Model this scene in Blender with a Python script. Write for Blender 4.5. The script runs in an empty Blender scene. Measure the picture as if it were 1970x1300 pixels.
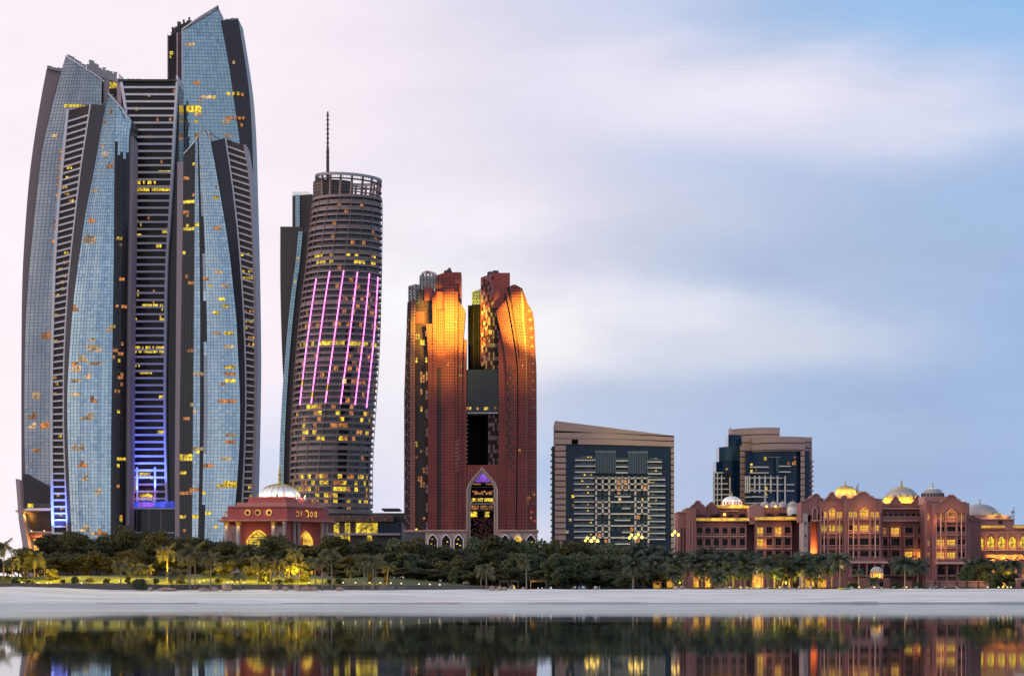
import bpy, math, random, bisect
from mathutils import Vector, Matrix, noise as mnoise
random.seed(11)
SC = bpy.context.scene
COL = SC.collection
R = math.radians

# ---------------------------------------------------------------- camera
FPX, HY, CZ = 4925.0, 1143.6, 2.0          # focal length in photo pixels, horizon row, eye height
cam_d = bpy.data.cameras.new('camera')
cam = bpy.data.objects.new('camera', cam_d)
COL.objects.link(cam)
cam.location = (0, 0, CZ)
cam.rotation_euler = (R(90), 0, 0)
cam_d.sensor_fit = 'HORIZONTAL'
cam_d.sensor_width = 36
cam_d.lens = 36 * FPX / 1970
cam_d.shift_y = (HY - 650) / 1970
cam_d.clip_start, cam_d.clip_end = 1, 40000
SC.camera = cam


def lin(r, g, b):
    f = lambda c: (c / 12.92 if c <= 0.04045 else ((c + 0.055) / 1.055) ** 2.4)
    return (f(r / 255), f(g / 255), f(b / 255), 1.0)


# ---------------------------------------------------------------- world
SUN_AZ, SUN_EL = R(-105), R(14)
W = bpy.data.worlds.new('World')
SC.world = W
W.use_nodes = True
nt = W.node_tree
nt.nodes.clear()
N = nt.nodes.new


def wm(op, a, b=None, c=None):
    n = N('ShaderNodeMath')
    n.operation = op
    for i, x in enumerate((a, b, c)):
        if x is None:
            continue
        if isinstance(x, (int, float)):
            n.inputs[i].default_value = x
        else:
            nt.links.new(x, n.inputs[i])
    return n.outputs[0]


def wmix(fac, a, b):
    n = N('ShaderNodeMix')
    n.data_type = 'RGBA'
    for sock, x in ((n.inputs['Factor'], fac), (n.inputs[6], a), (n.inputs[7], b)):
        if isinstance(x, (int, float, tuple)):
            sock.default_value = x
        else:
            nt.links.new(x, sock)
    return n.outputs[2]


tc = N('ShaderNodeTexCoord')
sx = N('ShaderNodeSeparateXYZ')
nt.links.new(tc.outputs['Generated'], sx.inputs[0])
az = wm('ARCTAN2', sx.outputs[0], sx.outputs[1])
el = wm('ARCSINE', sx.outputs[2])


def wnoise(vec, scale, detail=3.0, rough=0.5):
    n = N('ShaderNodeTexNoise')
    n.inputs['Scale'].default_value = scale
    n.inputs['Detail'].default_value = detail
    n.inputs['Roughness'].default_value = rough
    nt.links.new(vec, n.inputs['Vector'])
    return n.outputs['Fac']


def wvec(a, b, c=0.0):
    n = N('ShaderNodeCombineXYZ')
    for i, x in enumerate((a, b, c)):
        if isinstance(x, (int, float)):
            n.inputs[i].default_value = x
        else:
            nt.links.new(x, n.inputs[i])
    return n.outputs[0]


streak = wvec(sx.outputs[0], sx.outputs[1], wm('MULTIPLY', sx.outputs[2], 2.6))
n1 = wnoise(streak, 9.0, 4.0, 0.5)
n2 = wnoise(wvec(wm('ADD', sx.outputs[0], 7.3), sx.outputs[1], wm('MULTIPLY', sx.outputs[2], 3.2)), 16.0, 5.0, 0.55)
U = wm('ADD', wm('MULTIPLY', az, FPX), wm('ADD', wm('MULTIPLY', wm('SUBTRACT', n1, 0.5), 620), 985))
V = wm('ADD', wm('MULTIPLY', el, -FPX), wm('ADD', wm('MULTIPLY', wm('SUBTRACT', n2, 0.5), 130), HY))
# base: veil of high cloud, pink white towards the sunset on the left, blue to the right; unseen sky behind brightened to light the facades
ramp = N('ShaderNodeValToRGB')
stops = [(-15600, (222, 228, 238)), (-10000, (240, 234, 238)), (-5200, (255, 240, 236)), (-1500, (253, 242, 246)),
         (-200, (250, 239, 245)), (520, (247, 235, 244)), (900, (229, 221, 234)), (1250, (194, 202, 227)),
         (1650, (166, 186, 220)), (2100, (150, 177, 218)), (4200, (146, 173, 214)), (9500, (186, 203, 226)),
         (17000, (222, 228, 238))]
U0, U1 = -15600.0, 17000.0
while len(ramp.color_ramp.elements) < len(stops):
    ramp.color_ramp.elements.new(0.5)
for e, (u, c) in zip(ramp.color_ramp.elements, stops):
    e.position = (u - U0) / (U1 - U0)
for e, (u, c) in zip(ramp.color_ramp.elements, stops):
    e.color = lin(*c)
nt.links.new(wm('DIVIDE', wm('SUBTRACT', U, U0), U1 - U0), ramp.inputs[0])
sky = ramp.outputs[0]
# banks of cloud: centre, half widths, colour, density
for (u0, v0, ru, rv, c, a) in [
        (1960, 60, 420, 150, (142, 190, 236), .75), (1100, 20, 260, 90, (206, 212, 238), .6),
        (1480, 215, 400, 95, (238, 230, 243), .92), (1240, 165, 210, 55, (236, 229, 242), .6),
        (1790, 275, 190, 55, (218, 220, 238), .7), (1930, 420, 160, 60, (160, 190, 224), .5),
        (860, 420, 260, 150, (236, 228, 237), .5), (1270, 450, 240, 70, (196, 199, 217), .45),
        (1640, 520, 420, 90, (164, 180, 211), .6), (1110, 645, 300, 84, (247, 243, 244), .9),
        (830, 640, 170, 170, (246, 243, 247), .9), (1450, 650, 260, 50, (208, 211, 226), .7),
        (1270, 775, 330, 60, (178, 189, 214), .75), (1750, 760, 300, 60, (145, 170, 211), .6),
        (1120, 930, 210, 120, (163, 188, 223), .8), (1700, 930, 420, 90, (146, 170, 210), .7),
        (560, 930, 190, 130, (200, 209, 235), .85)]:
    du = wm('DIVIDE', wm('SUBTRACT', U, u0), ru)
    dv = wm('DIVIDE', wm('SUBTRACT', V, v0), rv)
    g = wm('EXPONENT', wm('MULTIPLY', wm('ADD', wm('MULTIPLY', du, du), wm('MULTIPLY', dv, dv)), -1.0))
    sky = wmix(wm('MULTIPLY', g, a), sky, lin(*c))
# unseen cloud added outside the view, shaped for tone in the glass reflections
n3 = wnoise(wvec(wm('ADD', sx.outputs[0], 3.1), wm('ADD', sx.outputs[1], 1.7), wm('MULTIPLY', sx.outputs[2], 3.0)), 5.5, 4.0, 0.5)
out = wm('MINIMUM', wm('MAXIMUM', wm('DIVIDE', wm('SUBTRACT', wm('ABSOLUTE', az), .5), .7), 0.0), 1.0)
cl3 = wm('MINIMUM', wm('MAXIMUM', wm('MULTIPLY', wm('SUBTRACT', n3, .40), 3.6), 0.0), 1.0)
sky = wmix(wm('MULTIPLY', wm('MULTIPLY', out, cl3), .85), sky, lin(128, 156, 194))
# soft mottling of the cloud veil and a darker, bluer zenith
mott = wm('ADD', 0.93, wm('MULTIPLY', n2, 0.14))
zen = wm('SUBTRACT', 1.0, wm('MULTIPLY', wm('MAXIMUM', sx.outputs[2], 0.0), 0.2))
mul = N('ShaderNodeMix')
mul.data_type = 'RGBA'
mul.blend_type = 'MULTIPLY'
mul.inputs['Factor'].default_value = 1.0
nt.links.new(sky, mul.inputs[6])
g2 = wm('MULTIPLY', mott, zen)
nt.links.new(wvec(g2, g2, wm('MULTIPLY', g2, 1.0)), mul.inputs[7])
bg_cloud = N('ShaderNodeBackground')
nt.links.new(mul.outputs[2], bg_cloud.inputs[0])
bg_cloud.inputs[1].default_value = 1.16
nish = N('ShaderNodeTexSky')
nish.sky_type = 'NISHITA'
nish.sun_disc = False
nish.sun_elevation = SUN_EL
nish.sun_rotation = SUN_AZ
bg_sky = N('ShaderNodeBackground')
nt.links.new(nish.outputs[0], bg_sky.inputs[0])
bg_sky.inputs[1].default_value = 0.1
mixs = N('ShaderNodeMixShader')
mixs.inputs[0].default_value = 0.9
nt.links.new(bg_sky.outputs[0], mixs.inputs[1])
nt.links.new(bg_cloud.outputs[0], mixs.inputs[2])
wo = N('ShaderNodeOutputWorld')
nt.links.new(mixs.outputs[0], wo.inputs[0])

# ---------------------------------------------------------------- sun
sd = bpy.data.lights.new('sun', 'SUN')
sd.energy = 1.4
sd.angle = R(14)
sd.color = (1.0, 0.84, 0.78)
so = bpy.data.objects.new('sun', sd)
COL.objects.link(so)
sdir = Vector((math.sin(SUN_AZ) * math.cos(SUN_EL), math.cos(SUN_AZ) * math.cos(SUN_EL), math.sin(SUN_EL)))
so.rotation_euler = sdir.to_track_quat('Z', 'Y').to_euler()
so.location = sdir * 300
so.visible_glossy = False              # veiled by cloud: no sharp sun shows in the glass

SC.view_settings.view_transform = 'Standard'
SC.view_settings.look = 'None'
SC.view_settings.gamma = 1
SC.view_settings.exposure = 0
SC.view_settings.use_curve_mapping = False
SC.render.engine = 'CYCLES'
SC.cycles.max_bounces = 5
SC.cycles.diffuse_bounces = 2
SC.cycles.glossy_bounces = 4
SC.cycles.transmission_bounces = 2
SC.cycles.caustics_reflective = False
SC.cycles.caustics_refractive = False
SC.cycles.sample_clamp_indirect = 4
SC.cycles.use_denoising = True

# ---------------------------------------------------------------- materials
M = {}


def nodes(name):
    m = bpy.data.materials.new(name)
    m.use_nodes = True
    M[name] = m
    t = m.node_tree
    return m, t, t.nodes['Principled BSDF']


def mat(name, c, rough=0.6, metal=0.0, spec=0.5, c2=None, scale=0.4, bump=0.0, bscale=2.0, stretch=(1, 1, 1), detail=4.0):
    """plain surface whose colour wanders between c and c2 (grain, wear) with optional fine relief"""
    m, t, p = nodes(name)
    p.inputs['Roughness'].default_value = rough
    p.inputs['Metallic'].default_value = metal
    p.inputs['Specular IOR Level'].default_value = spec
    if c2 is None:
        c2 = tuple(x * 0.78 for x in c)
    tcn = t.nodes.new('ShaderNodeTexCoord')
    mp = t.nodes.new('ShaderNodeMapping')
    mp.inputs['Scale'].default_value = stretch
    t.links.new(tcn.outputs['Object'], mp.inputs[0])
    nz = t.nodes.new('ShaderNodeTexNoise')
    nz.inputs['Scale'].default_value = scale
    nz.inputs['Detail'].default_value = detail
    t.links.new(mp.outputs[0], nz.inputs['Vector'])
    rp = t.nodes.new('ShaderNodeValToRGB')
    rp.color_ramp.elements[0].position = 0.3
    rp.color_ramp.elements[1].position = 0.7
    rp.color_ramp.elements[0].color = (*c2, 1)
    rp.color_ramp.elements[1].color = (*c, 1)
    t.links.new(nz.outputs['Fac'], rp.inputs[0])
    t.links.new(rp.outputs[0], p.inputs['Base Color'])
    if bump:
        nb = t.nodes.new('ShaderNodeTexNoise')
        nb.inputs['Scale'].default_value = bscale
        nb.inputs['Detail'].default_value = 5
        t.links.new(mp.outputs[0], nb.inputs['Vector'])
        bp = t.nodes.new('ShaderNodeBump')
        bp.inputs['Strength'].default_value = bump
        bp.inputs['Distance'].default_value = 0.3
        t.links.new(nb.outputs['Fac'], bp.inputs['Height'])
        t.links.new(bp.outputs[0], p.inputs['Normal'])
    return m


def lamp_mat(name, c, e, dark=0.25, scale=0.7, base=(0.05, 0.04, 0.03)):
    """a lit room or lamp: emission broken up by what stands behind the glass"""
    m, t, p = nodes(name)
    p.inputs['Base Color'].default_value = (*base, 1)
    p.inputs['Roughness'].default_value = 0.2
    tcn = t.nodes.new('ShaderNodeTexCoord')
    nz = t.nodes.new('ShaderNodeTexNoise')
    nz.inputs['Scale'].default_value = scale
    nz.inputs['Detail'].default_value = 2
    t.links.new(tcn.outputs['Object'], nz.inputs['Vector'])
    mr = t.nodes.new('ShaderNodeMapRange')
    mr.inputs[1].default_value = 0.36
    mr.inputs[2].default_value = 0.62
    mr.inputs[3].default_value = dark * e
    mr.inputs[4].default_value = e
    t.links.new(nz.outputs['Fac'], mr.inputs[0])
    p.inputs['Emission Color'].default_value = (*c, 1)
    # rooms differ: some brighter, some dimmer, some warmer
    nr = t.nodes.new('ShaderNodeTexNoise')
    nr.inputs['Scale'].default_value = .16
    nr.inputs['Detail'].default_value = 1
    t.links.new(tcn.outputs['Object'], nr.inputs['Vector'])
    m2 = t.nodes.new('ShaderNodeMapRange')
    m2.inputs[1].default_value = .35
    m2.inputs[2].default_value = .65
    m2.inputs[3].default_value = .45 if dark < .5 else .85
    m2.inputs[4].default_value = 1.15
    t.links.new(nr.outputs['Fac'], m2.inputs[0])
    mu = t.nodes.new('ShaderNodeMath')
    mu.operation = 'MULTIPLY'
    t.links.new(mr.outputs[0], mu.inputs[0])
    t.links.new(m2.outputs[0], mu.inputs[1])
    t.links.new(mu.outputs[0], p.inputs['Emission Strength'])
    return m


mat('glass_blue', (.38, .49, .56), .05, .85, .5, (.30, .42, .48), .05)
mat('glass_pale', (.52, .63, .70), .05, .85, .5, (.42, .53, .60), .05)
mat('glass_grey', (.40, .41, .43), .09, .80, .5, (.30, .32, .35), .05)
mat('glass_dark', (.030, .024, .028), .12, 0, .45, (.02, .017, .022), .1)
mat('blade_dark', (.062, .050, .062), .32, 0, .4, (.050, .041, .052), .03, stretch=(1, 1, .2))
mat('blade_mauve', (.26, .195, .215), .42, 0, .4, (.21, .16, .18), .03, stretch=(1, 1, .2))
mat('bronze_glass', (.036, .018, .020), .16, 0, .28, (.022, .012, .015), .2)
mat('brown_panel', (.15, .085, .075), .45, 0, .4, (.11, .062, .056), .2)
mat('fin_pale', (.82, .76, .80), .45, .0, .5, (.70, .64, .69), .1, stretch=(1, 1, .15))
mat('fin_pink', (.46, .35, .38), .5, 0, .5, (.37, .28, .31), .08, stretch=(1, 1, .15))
mat('mullion', (.05, .055, .065), .4, .3, .5)
mat('mullion_brown', (.07, .04, .035), .45, .2, .5)
mat('steel', (.38, .34, .35), .4, .6, .5)
mat('steel_dark', (.10, .085, .085), .5, .4, .5)
lamp_mat('lit_yellow', (1.0, .68, .04), 1.5, .12, .9)
lamp_mat('lit_orange', (1.0, .36, .08), .8, .15, .8)
lamp_mat('lit_pale', (1.0, .66, .36), .85, .25, .8)
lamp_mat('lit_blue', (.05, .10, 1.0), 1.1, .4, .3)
lamp_mat('lit_violet', (.40, .12, 1.0), 1.2, .2, .9)
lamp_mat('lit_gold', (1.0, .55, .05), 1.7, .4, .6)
lamp_mat('lit_red', (1.0, .10, .06), .7, .3, .8)
lamp_mat('led_pink', (1.0, .20, .72), 4.2, .75, .3)
lamp_mat('lamp_gold', (1.0, .62, .10), 4.0, .8, .3)
lamp_mat('lamp_white', (1.0, .80, .40), 1.8, .9, .3)
mat('band_mauve', (.30, .215, .205), .5, 0, .4, (.235, .165, .16), .15, stretch=(1, 1, 3))
mat('tower_glass', (.040, .042, .050), .10, .1, .6, (.022, .022, .03), .15)
mat('flank_brown', (.105, .078, .074), .5, 0, .4, (.085, .062, .060), .04, stretch=(1, 1, .3))
mat('copper', (.34, .060, .050), .20, .42, .5, (.25, .042, .036), .12)
mat('copper_light', (.42, .15, .11), .30, .35, .5, (.34, .11, .08), .12)
mat('copper_dark', (.075, .026, .024), .25, .1, .5, (.05, .018, .018), .12)
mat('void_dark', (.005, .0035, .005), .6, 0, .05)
mat('joint_dark', (.045, .014, .012), .5, 0, .3)
mat('checker_pink', (.34, .19, .19), .4, .1, .5)
mat('cream', (.52, .36, .31), .6, 0, .4, (.44, .30, .26), .3, .2, 2)
mat('bridge_glass', (.016, .015, .018), .14, .0, .5, (.012, .011, .014), .2)
mat('cladding', (.56, .355, .345), .55, 0, .4, (.49, .305, .295), .12, stretch=(1, 1, 3))
mat('cladding_line', (.095, .045, .045), .6, 0, .3)
mat('slab_pink', (.92, .80, .83), .55, 0, .4, (.82, .70, .72), .3)
mat('node_brown', (.12, .055, .06), .6)
mat('blue_glass', (.006, .032, .115), .14, .0, .28, (.008, .025, .048), .1)
mat('teal_glass', (.030, .066, .130), .14, .0, .35, (.035, .07, .085), .2)
mat('grey_wall', (.11, .105, .105), .5, 0, .4)
mat('palace', (.290, .142, .140), .75, 0, .3, (.215, .098, .102), .16, .3, 1.2, (1, 1, .5), 6)
mat('palace_light', (.42, .220, .208), .7, 0, .3, (.35, .175, .168), .2, .2, 1.5)
mat('palace_trim', (.66, .40, .37), .65, 0, .3, (.56, .33, .31), .3)
mat('window_dark', (.020, .009, .012), .25, 0, .2, (.012, .008, .01), .5)
mat('red_stone', (.50, .130, .115), .7, 0, .3, (.40, .100, .088), .15, .25, 1.2)
mat('red_stone_light', (.56, .235, .20), .7, 0, .3, (.47, .19, .165), .25)
mat('grey_stone', (.40, .32, .34), .65, 0, .3, (.33, .26, .28), .3)
mat('dome_white', (.84, .84, .86), .35, .0, .5, (.74, .74, .76), .2)
mat('dome_gold', (.60, .44, .16), .35, .45, .5, (.50, .36, .13), .3)
mat('gold', (.75, .48, .10), .3, .8, .5)
mat('dome_grey', (.40, .37, .38), .4, .2, .5, (.32, .29, .31), .3)
mat('sand', (.90, .88, .86), .9, 0, .2, (.62, .585, .55), .2, .9, .9, (.22, 1.3, 1), 10)
mat('wet_sand', (.30, .28, .26), .35, 0, .4)
mat('ground', (.16, .14, .11), .95, 0, .2)
mat('fence_weave', (.17, .145, .15), .85, 0, .2, (.11, .09, .095), 2.5, .4, 9, (6, 1, 1))
mat('fence_post', (.12, .10, .10), .8)
mat('boulder', (.46, .33, .26), .85, 0, .2, (.30, .21, .17), .9, .6, 3)
mat('plastic_white', (.72, .72, .72), .5)
mat('cushion_grey', (.20, .19, .19), .9)
mat('kayak_yellow', (.75, .55, .03), .4)
mat('kayak_green', (.12, .45, .22), .4)
mat('parasol_red', (.35, .03, .05), .8)
mat('thatch', (.16, .11, .075), .95, 0, .1, (.09, .06, .045), 3, .5, 9)
mat('bark', (.10, .075, .06), .9, 0, .2, (.06, .045, .035), 2, .5, 8)
mat('palm_bark', (.30, .25, .22), .9, 0, .2, (.19, .155, .135), 3, .5, 6, (.4, .4, 3))


def leaf_mat(name, c, c2, rough=.6, hue=.35):
    """leaves: colour differs from plant to plant and clump to clump, a little light passes through"""
    m, t, p = nodes(name)
    oi = t.nodes.new('ShaderNodeObjectInfo')
    tcn = t.nodes.new('ShaderNodeTexCoord')
    nz = t.nodes.new('ShaderNodeTexNoise')
    nz.inputs['Scale'].default_value = .55
    nz.inputs['Detail'].default_value = 3
    t.links.new(tcn.outputs['Object'], nz.inputs['Vector'])
    ad = t.nodes.new('ShaderNodeMath')
    ad.operation = 'MULTIPLY_ADD'
    t.links.new(oi.outputs['Random'], ad.inputs[0])
    ad.inputs[1].default_value = hue
    t.links.new(nz.outputs['Fac'], ad.inputs[2])
    mr = t.nodes.new('ShaderNodeMapRange')
    mr.inputs[1].default_value = .35
    mr.inputs[2].default_value = .95
    t.links.new(ad.outputs[0], mr.inputs[0])
    mx = t.nodes.new('ShaderNodeMix')
    mx.data_type = 'RGBA'
    mx.inputs[6].default_value = (*c, 1)
    mx.inputs[7].default_value = (*c2, 1)
    t.links.new(mr.outputs[0], mx.inputs['Factor'])
    t.links.new(mx.outputs[2], p.inputs['Base Color'])
    p.inputs['Roughness'].default_value = rough
    p.inputs['Specular IOR Level'].default_value = .3
    tr = t.nodes.new('ShaderNodeBsdfTranslucent')
    t.links.new(mx.outputs[2], tr.inputs[0])
    ms = t.nodes.new('ShaderNodeMixShader')
    ms.inputs[0].default_value = .25
    t.links.new(p.outputs[0], ms.inputs[1])
    t.links.new(tr.outputs[0], ms.inputs[2])
    t.links.new(ms.outputs[0], t.nodes['Material Output'].inputs[0])


leaf_mat('leaf_dark', (.042, .044, .022), (.128, .116, .046))
leaf_mat('leaf_green', (.058, .082, .042), (.150, .175, .085))
leaf_mat('leaf_olive', (.075, .075, .030), (.125, .115, .050))
leaf_mat('frond_date', (.075, .100, .075), (.150, .180, .130))
leaf_mat('frond_coconut', (.120, .120, .060), (.210, .195, .110))
leaf_mat('lawn_grass', (.085, .105, .024), (.135, .150, .036))


def water_mat():
    m, t, p = nodes('water')
    tcn = t.nodes.new('ShaderNodeTexCoord')
    mp = t.nodes.new('ShaderNodeMapping')
    mp.inputs['Scale'].default_value = (1, .35, 1)
    t.links.new(tcn.outputs['Object'], mp.inputs[0])
    nz = t.nodes.new('ShaderNodeTexNoise')
    nz.inputs['Scale'].default_value = .55
    nz.inputs['Detail'].default_value = 3
    t.links.new(mp.outputs[0], nz.inputs['Vector'])
    bp = t.nodes.new('ShaderNodeBump')
    bp.inputs['Strength'].default_value = .02
    bp.inputs['Distance'].default_value = .1
    t.links.new(nz.outputs['Fac'], bp.inputs['Height'])
    # calm water seen low: sky and shore mirrored, with the small loss that ripples cost
    gl = t.nodes.new('ShaderNodeBsdfGlossy')
    gl.inputs['Color'].default_value = (.80, .84, .85, 1)
    # wind patches: some water a little rougher than the rest
    wp = t.nodes.new('ShaderNodeTexNoise')
    wp.inputs['Scale'].default_value = .03
    wp.inputs['Detail'].default_value = 4
    mpw = t.nodes.new('ShaderNodeMapping')
    mpw.inputs['Scale'].default_value = (.5, .8, 1)
    t.links.new(tcn.outputs['Object'], mpw.inputs[0])
    t.links.new(mpw.outputs[0], wp.inputs['Vector'])
    rr = t.nodes.new('ShaderNodeMapRange')
    rr.inputs[1].default_value = .35
    rr.inputs[2].default_value = .65
    rr.inputs[3].default_value = .016
    rr.inputs[4].default_value = .036
    t.links.new(wp.outputs['Fac'], rr.inputs[0])
    t.links.new(rr.outputs[0], gl.inputs['Roughness'])
    t.links.new(bp.outputs[0], gl.inputs['Normal'])
    fr = t.nodes.new('ShaderNodeFresnel')
    fr.inputs['IOR'].default_value = 1.33
    df = t.nodes.new('ShaderNodeBsdfDiffuse')
    df.inputs['Color'].default_value = (.012, .020, .024, 1)
    ms = t.nodes.new('ShaderNodeMixShader')
    t.links.new(fr.outputs[0], ms.inputs[0])
    t.links.new(df.outputs[0], ms.inputs[1])
    t.links.new(gl.outputs[0], ms.inputs[2])
    t.links.new(ms.outputs[0], t.nodes['Material Output'].inputs[0])
    t.nodes.remove(p)


water_mat()

# ---------------------------------------------------------------- mesh building


class MB:
    """collects faces in world coordinates, then becomes ONE mesh object"""

    def __init__(s):
        s.v, s.f, s.m = [], [], []

    def poly(s, pts, m):
        i = len(s.v)
        s.v.extend(pts)
        s.f.append(tuple(range(i, i + len(pts))))
        s.m.append(m)

    def quad(s, a, b, c, d, m):
        s.poly((a, b, c, d), m)

    def box(s, x0, x1, y0, y1, z0, z1, m):
        i = len(s.v)
        s.v.extend([(x0, y0, z0), (x1, y0, z0), (x1, y1, z0), (x0, y1, z0), (x0, y0, z1), (x1, y0, z1), (x1, y1, z1), (x0, y1, z1)])
        for f in ((0, 1, 5, 4), (1, 2, 6, 5), (2, 3, 7, 6), (3, 0, 4, 7), (4, 5, 6, 7), (3, 2, 1, 0)):
            s.f.append(tuple(i + k for k in f))
            s.m.append(m)

    def extr(s, xz, y0, y1, m):
        """outline in the front elevation, given depth"""
        n = len(xz)
        i = len(s.v)
        s.v.extend([(x, y0, z) for x, z in xz])
        s.v.extend([(x, y1, z) for x, z in xz])
        s.f.append(tuple(range(i, i + n)))
        s.f.append(tuple(range(i + 2 * n - 1, i + n - 1, -1)))
        s.m += [m, m]
        for k in range(n):
            j = (k + 1) % n
            s.f.append((i + k, i + n + k, i + n + j, i + j))
            s.m.append(m)

    def plan(s, xy, z0, z1, m, cap=None):
        n = len(xy)
        i = len(s.v)
        s.v.extend([(x, y, z0) for x, y in xy])
        s.v.extend([(x, y, z1) for x, y in xy])
        s.f.append(tuple(range(i + n - 1, i - 1, -1)))
        s.f.append(tuple(range(i + n, i + 2 * n)))
        s.m += [m, cap or m]
        for k in range(n):
            j = (k + 1) % n
            s.f.append((i + k, i + j, i + n + j, i + n + k))
            s.m.append(m)

    def lathe(s, prof, cx, cy, n, m, rib=0.0, nr=0):
        i = len(s.v)
        for (r, z) in prof:
            for k in range(n):
                a = 2 * math.pi * k / n
                rr = r * (1 + rib * abs(math.sin(a * nr / 2)) if nr else 1)
                s.v.append((cx + rr * math.cos(a), cy + rr * math.sin(a), z))
        for q in range(len(prof) - 1):
            mm = m[q] if isinstance(m, list) else m
            for k in range(n):
                j = (k + 1) % n
                s.f.append((i + q * n + k, i + q * n + j, i + (q + 1) * n + j, i + (q + 1) * n + k))
                s.m.append(mm)

    def tube(s, pts, r, n, m):
        i = len(s.v)
        P = [Vector(p) for p in pts]
        for q, p in enumerate(P):
            t = (P[min(q + 1, len(P) - 1)] - P[max(q - 1, 0)]).normalized()
            a = t.orthogonal().normalized() if abs(t.z) < .95 else Vector((1, 0, 0))
            a = (a - t * a.dot(t)).normalized()
            b = t.cross(a)
            rr = r[q] if isinstance(r, (list, tuple)) else r
            for k in range(n):
                w = 2 * math.pi * k / n
                s.v.append(tuple(p + (a * math.cos(w) + b * math.sin(w)) * rr))
        for q in range(len(P) - 1):
            for k in range(n):
                j = (k + 1) % n
                s.f.append((i + q * n + k, i + q * n + j, i + (q + 1) * n + j, i + (q + 1) * n + k))
                s.m.append(m)
        s.f.append(tuple(i + k for k in range(n - 1, -1, -1)))
        s.m.append(m)
        e = i + (len(P) - 1) * n
        s.f.append(tuple(e + k for k in range(n)))
        s.m.append(m)

    def mesh(s, name, org=(0, 0, 0), smooth=False):
        me = bpy.data.meshes.new(name)
        ox, oy, oz = org
        me.from_pydata([(x - ox, y - oy, z - oz) for x, y, z in s.v], [], s.f)
        used = []
        idx = []
        for q in s.m:
            if q not in used:
                used.append(q)
            idx.append(used.index(q))
        for q in used:
            me.materials.append(M[q])
        me.polygons.foreach_set('material_index', idx)
        if smooth:
            me.polygons.foreach_set('use_smooth', [True] * len(s.f))
        me.update()
        return me

    def build(s, name, parent=None, kind=None, smooth=False, label=None, org=None):
        if org is None:
            org = parent['_o'] if parent is not None else (0, 0, 0)
        o = bpy.data.objects.new(name, s.mesh(name, org, smooth))
        COL.objects.link(o)
        o['_o'] = org
        if parent is not None:
            o.parent = parent
        else:
            o.location = org
        if kind:
            o['kind'] = kind
        if label:
            o['label'] = label
        return o


def tag(o, label, cat, group=None, kind=None):
    o['label'] = label
    o['category'] = cat
    if group:
        o['group'] = group
    if kind:
        o['kind'] = kind
    return o


def thing(name, loc, label, cat, group=None):
    o = bpy.data.objects.new(name, None)
    o.empty_display_size = 1
    COL.objects.link(o)
    o.location = loc
    o['_o'] = tuple(loc)
    return tag(o, label, cat, group)


def piece(name, me, parent, loc, rot=None, scale=None):
    """a part sharing mesh data; loc in world coordinates"""
    o = bpy.data.objects.new(name, me)
    COL.objects.link(o)
    o.parent = parent
    po = parent['_o']
    o.location = (loc[0] - po[0], loc[1] - po[1], loc[2] - po[2])
    o['_o'] = tuple(loc)
    if rot:
        o.rotation_euler = rot
    if scale:
        o.scale = scale
    return o


class Lay:
    """a frontal plane at depth D: photo columns and rows to metres"""

    def __init__(s, D):
        s.D, s.k = D, D / FPX

    def X(s, u):
        return (u - 985) * s.k

    def Z(s, v):
        return CZ + (HY - v) * s.k

    def xz(s, pts):
        return [(s.X(u), s.Z(v)) for u, v in pts]

    def box(s, mb, u0, u1, v0, v1, d0, d1, m):
        mb.box(s.X(u0), s.X(u1), s.D + d0, s.D + d1, s.Z(v1), s.Z(v0), m)

    def extr(s, mb, pts, d0, d1, m):
        mb.extr(s.xz(pts), s.D + d0, s.D + d1, m)


def curve(pts):
    """smooth curve u(v) through measured (v, u) pairs"""
    pts = sorted(pts)
    vs = [p[0] for p in pts]
    us = [p[1] for p in pts]
    n = len(pts)
    ds = [(us[i + 1] - us[i]) / (vs[i + 1] - vs[i]) for i in range(n - 1)]
    ts = [ds[0]] + [(ds[i - 1] + ds[i]) / 2 for i in range(1, n - 1)] + [ds[-1]]

    def f(v):
        if v <= vs[0]:
            return us[0] + (v - vs[0]) * ts[0]
        if v >= vs[-1]:
            return us[-1] + (v - vs[-1]) * ts[-1]
        i = bisect.bisect_right(vs, v) - 1
        h = vs[i + 1] - vs[i]
        t = (v - vs[i]) / h
        return ((2 * t ** 3 - 3 * t * t + 1) * us[i] + (t ** 3 - 2 * t * t + t) * h * ts[i]
                + (-2 * t ** 3 + 3 * t * t) * us[i + 1] + (t ** 3 - t * t) * h * ts[i + 1])
    return f


def lin_pts(pts):
    xs = [p[0] for p in pts]
    ys = [p[1] for p in pts]

    def f(x):
        if x <= xs[0]:
            return ys[0]
        if x >= xs[-1]:
            return ys[-1]
        i = bisect.bisect_right(xs, x) - 1
        t = (x - xs[i]) / (xs[i + 1] - xs[i])
        return ys[i] + (ys[i + 1] - ys[i]) * t
    return f


def lit_cells(rows, cols, count, seed, kinds=('lit_yellow', 'lit_orange', 'lit_pale'), w=(1, 3), h=(1, 2), zone=(0, 1)):
    rn = random.Random(seed)
    d = {}
    for _ in range(count):
        j = int(rows * (zone[0] + (zone[1] - zone[0]) * rn.random()))
        i = rn.randrange(max(1, cols))
        k = rn.choice(kinds)
        for a in range(rn.randint(*w)):
            for b in range(rn.randint(*h)):
                d[(i + a, j + b)] = k
    return d


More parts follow.
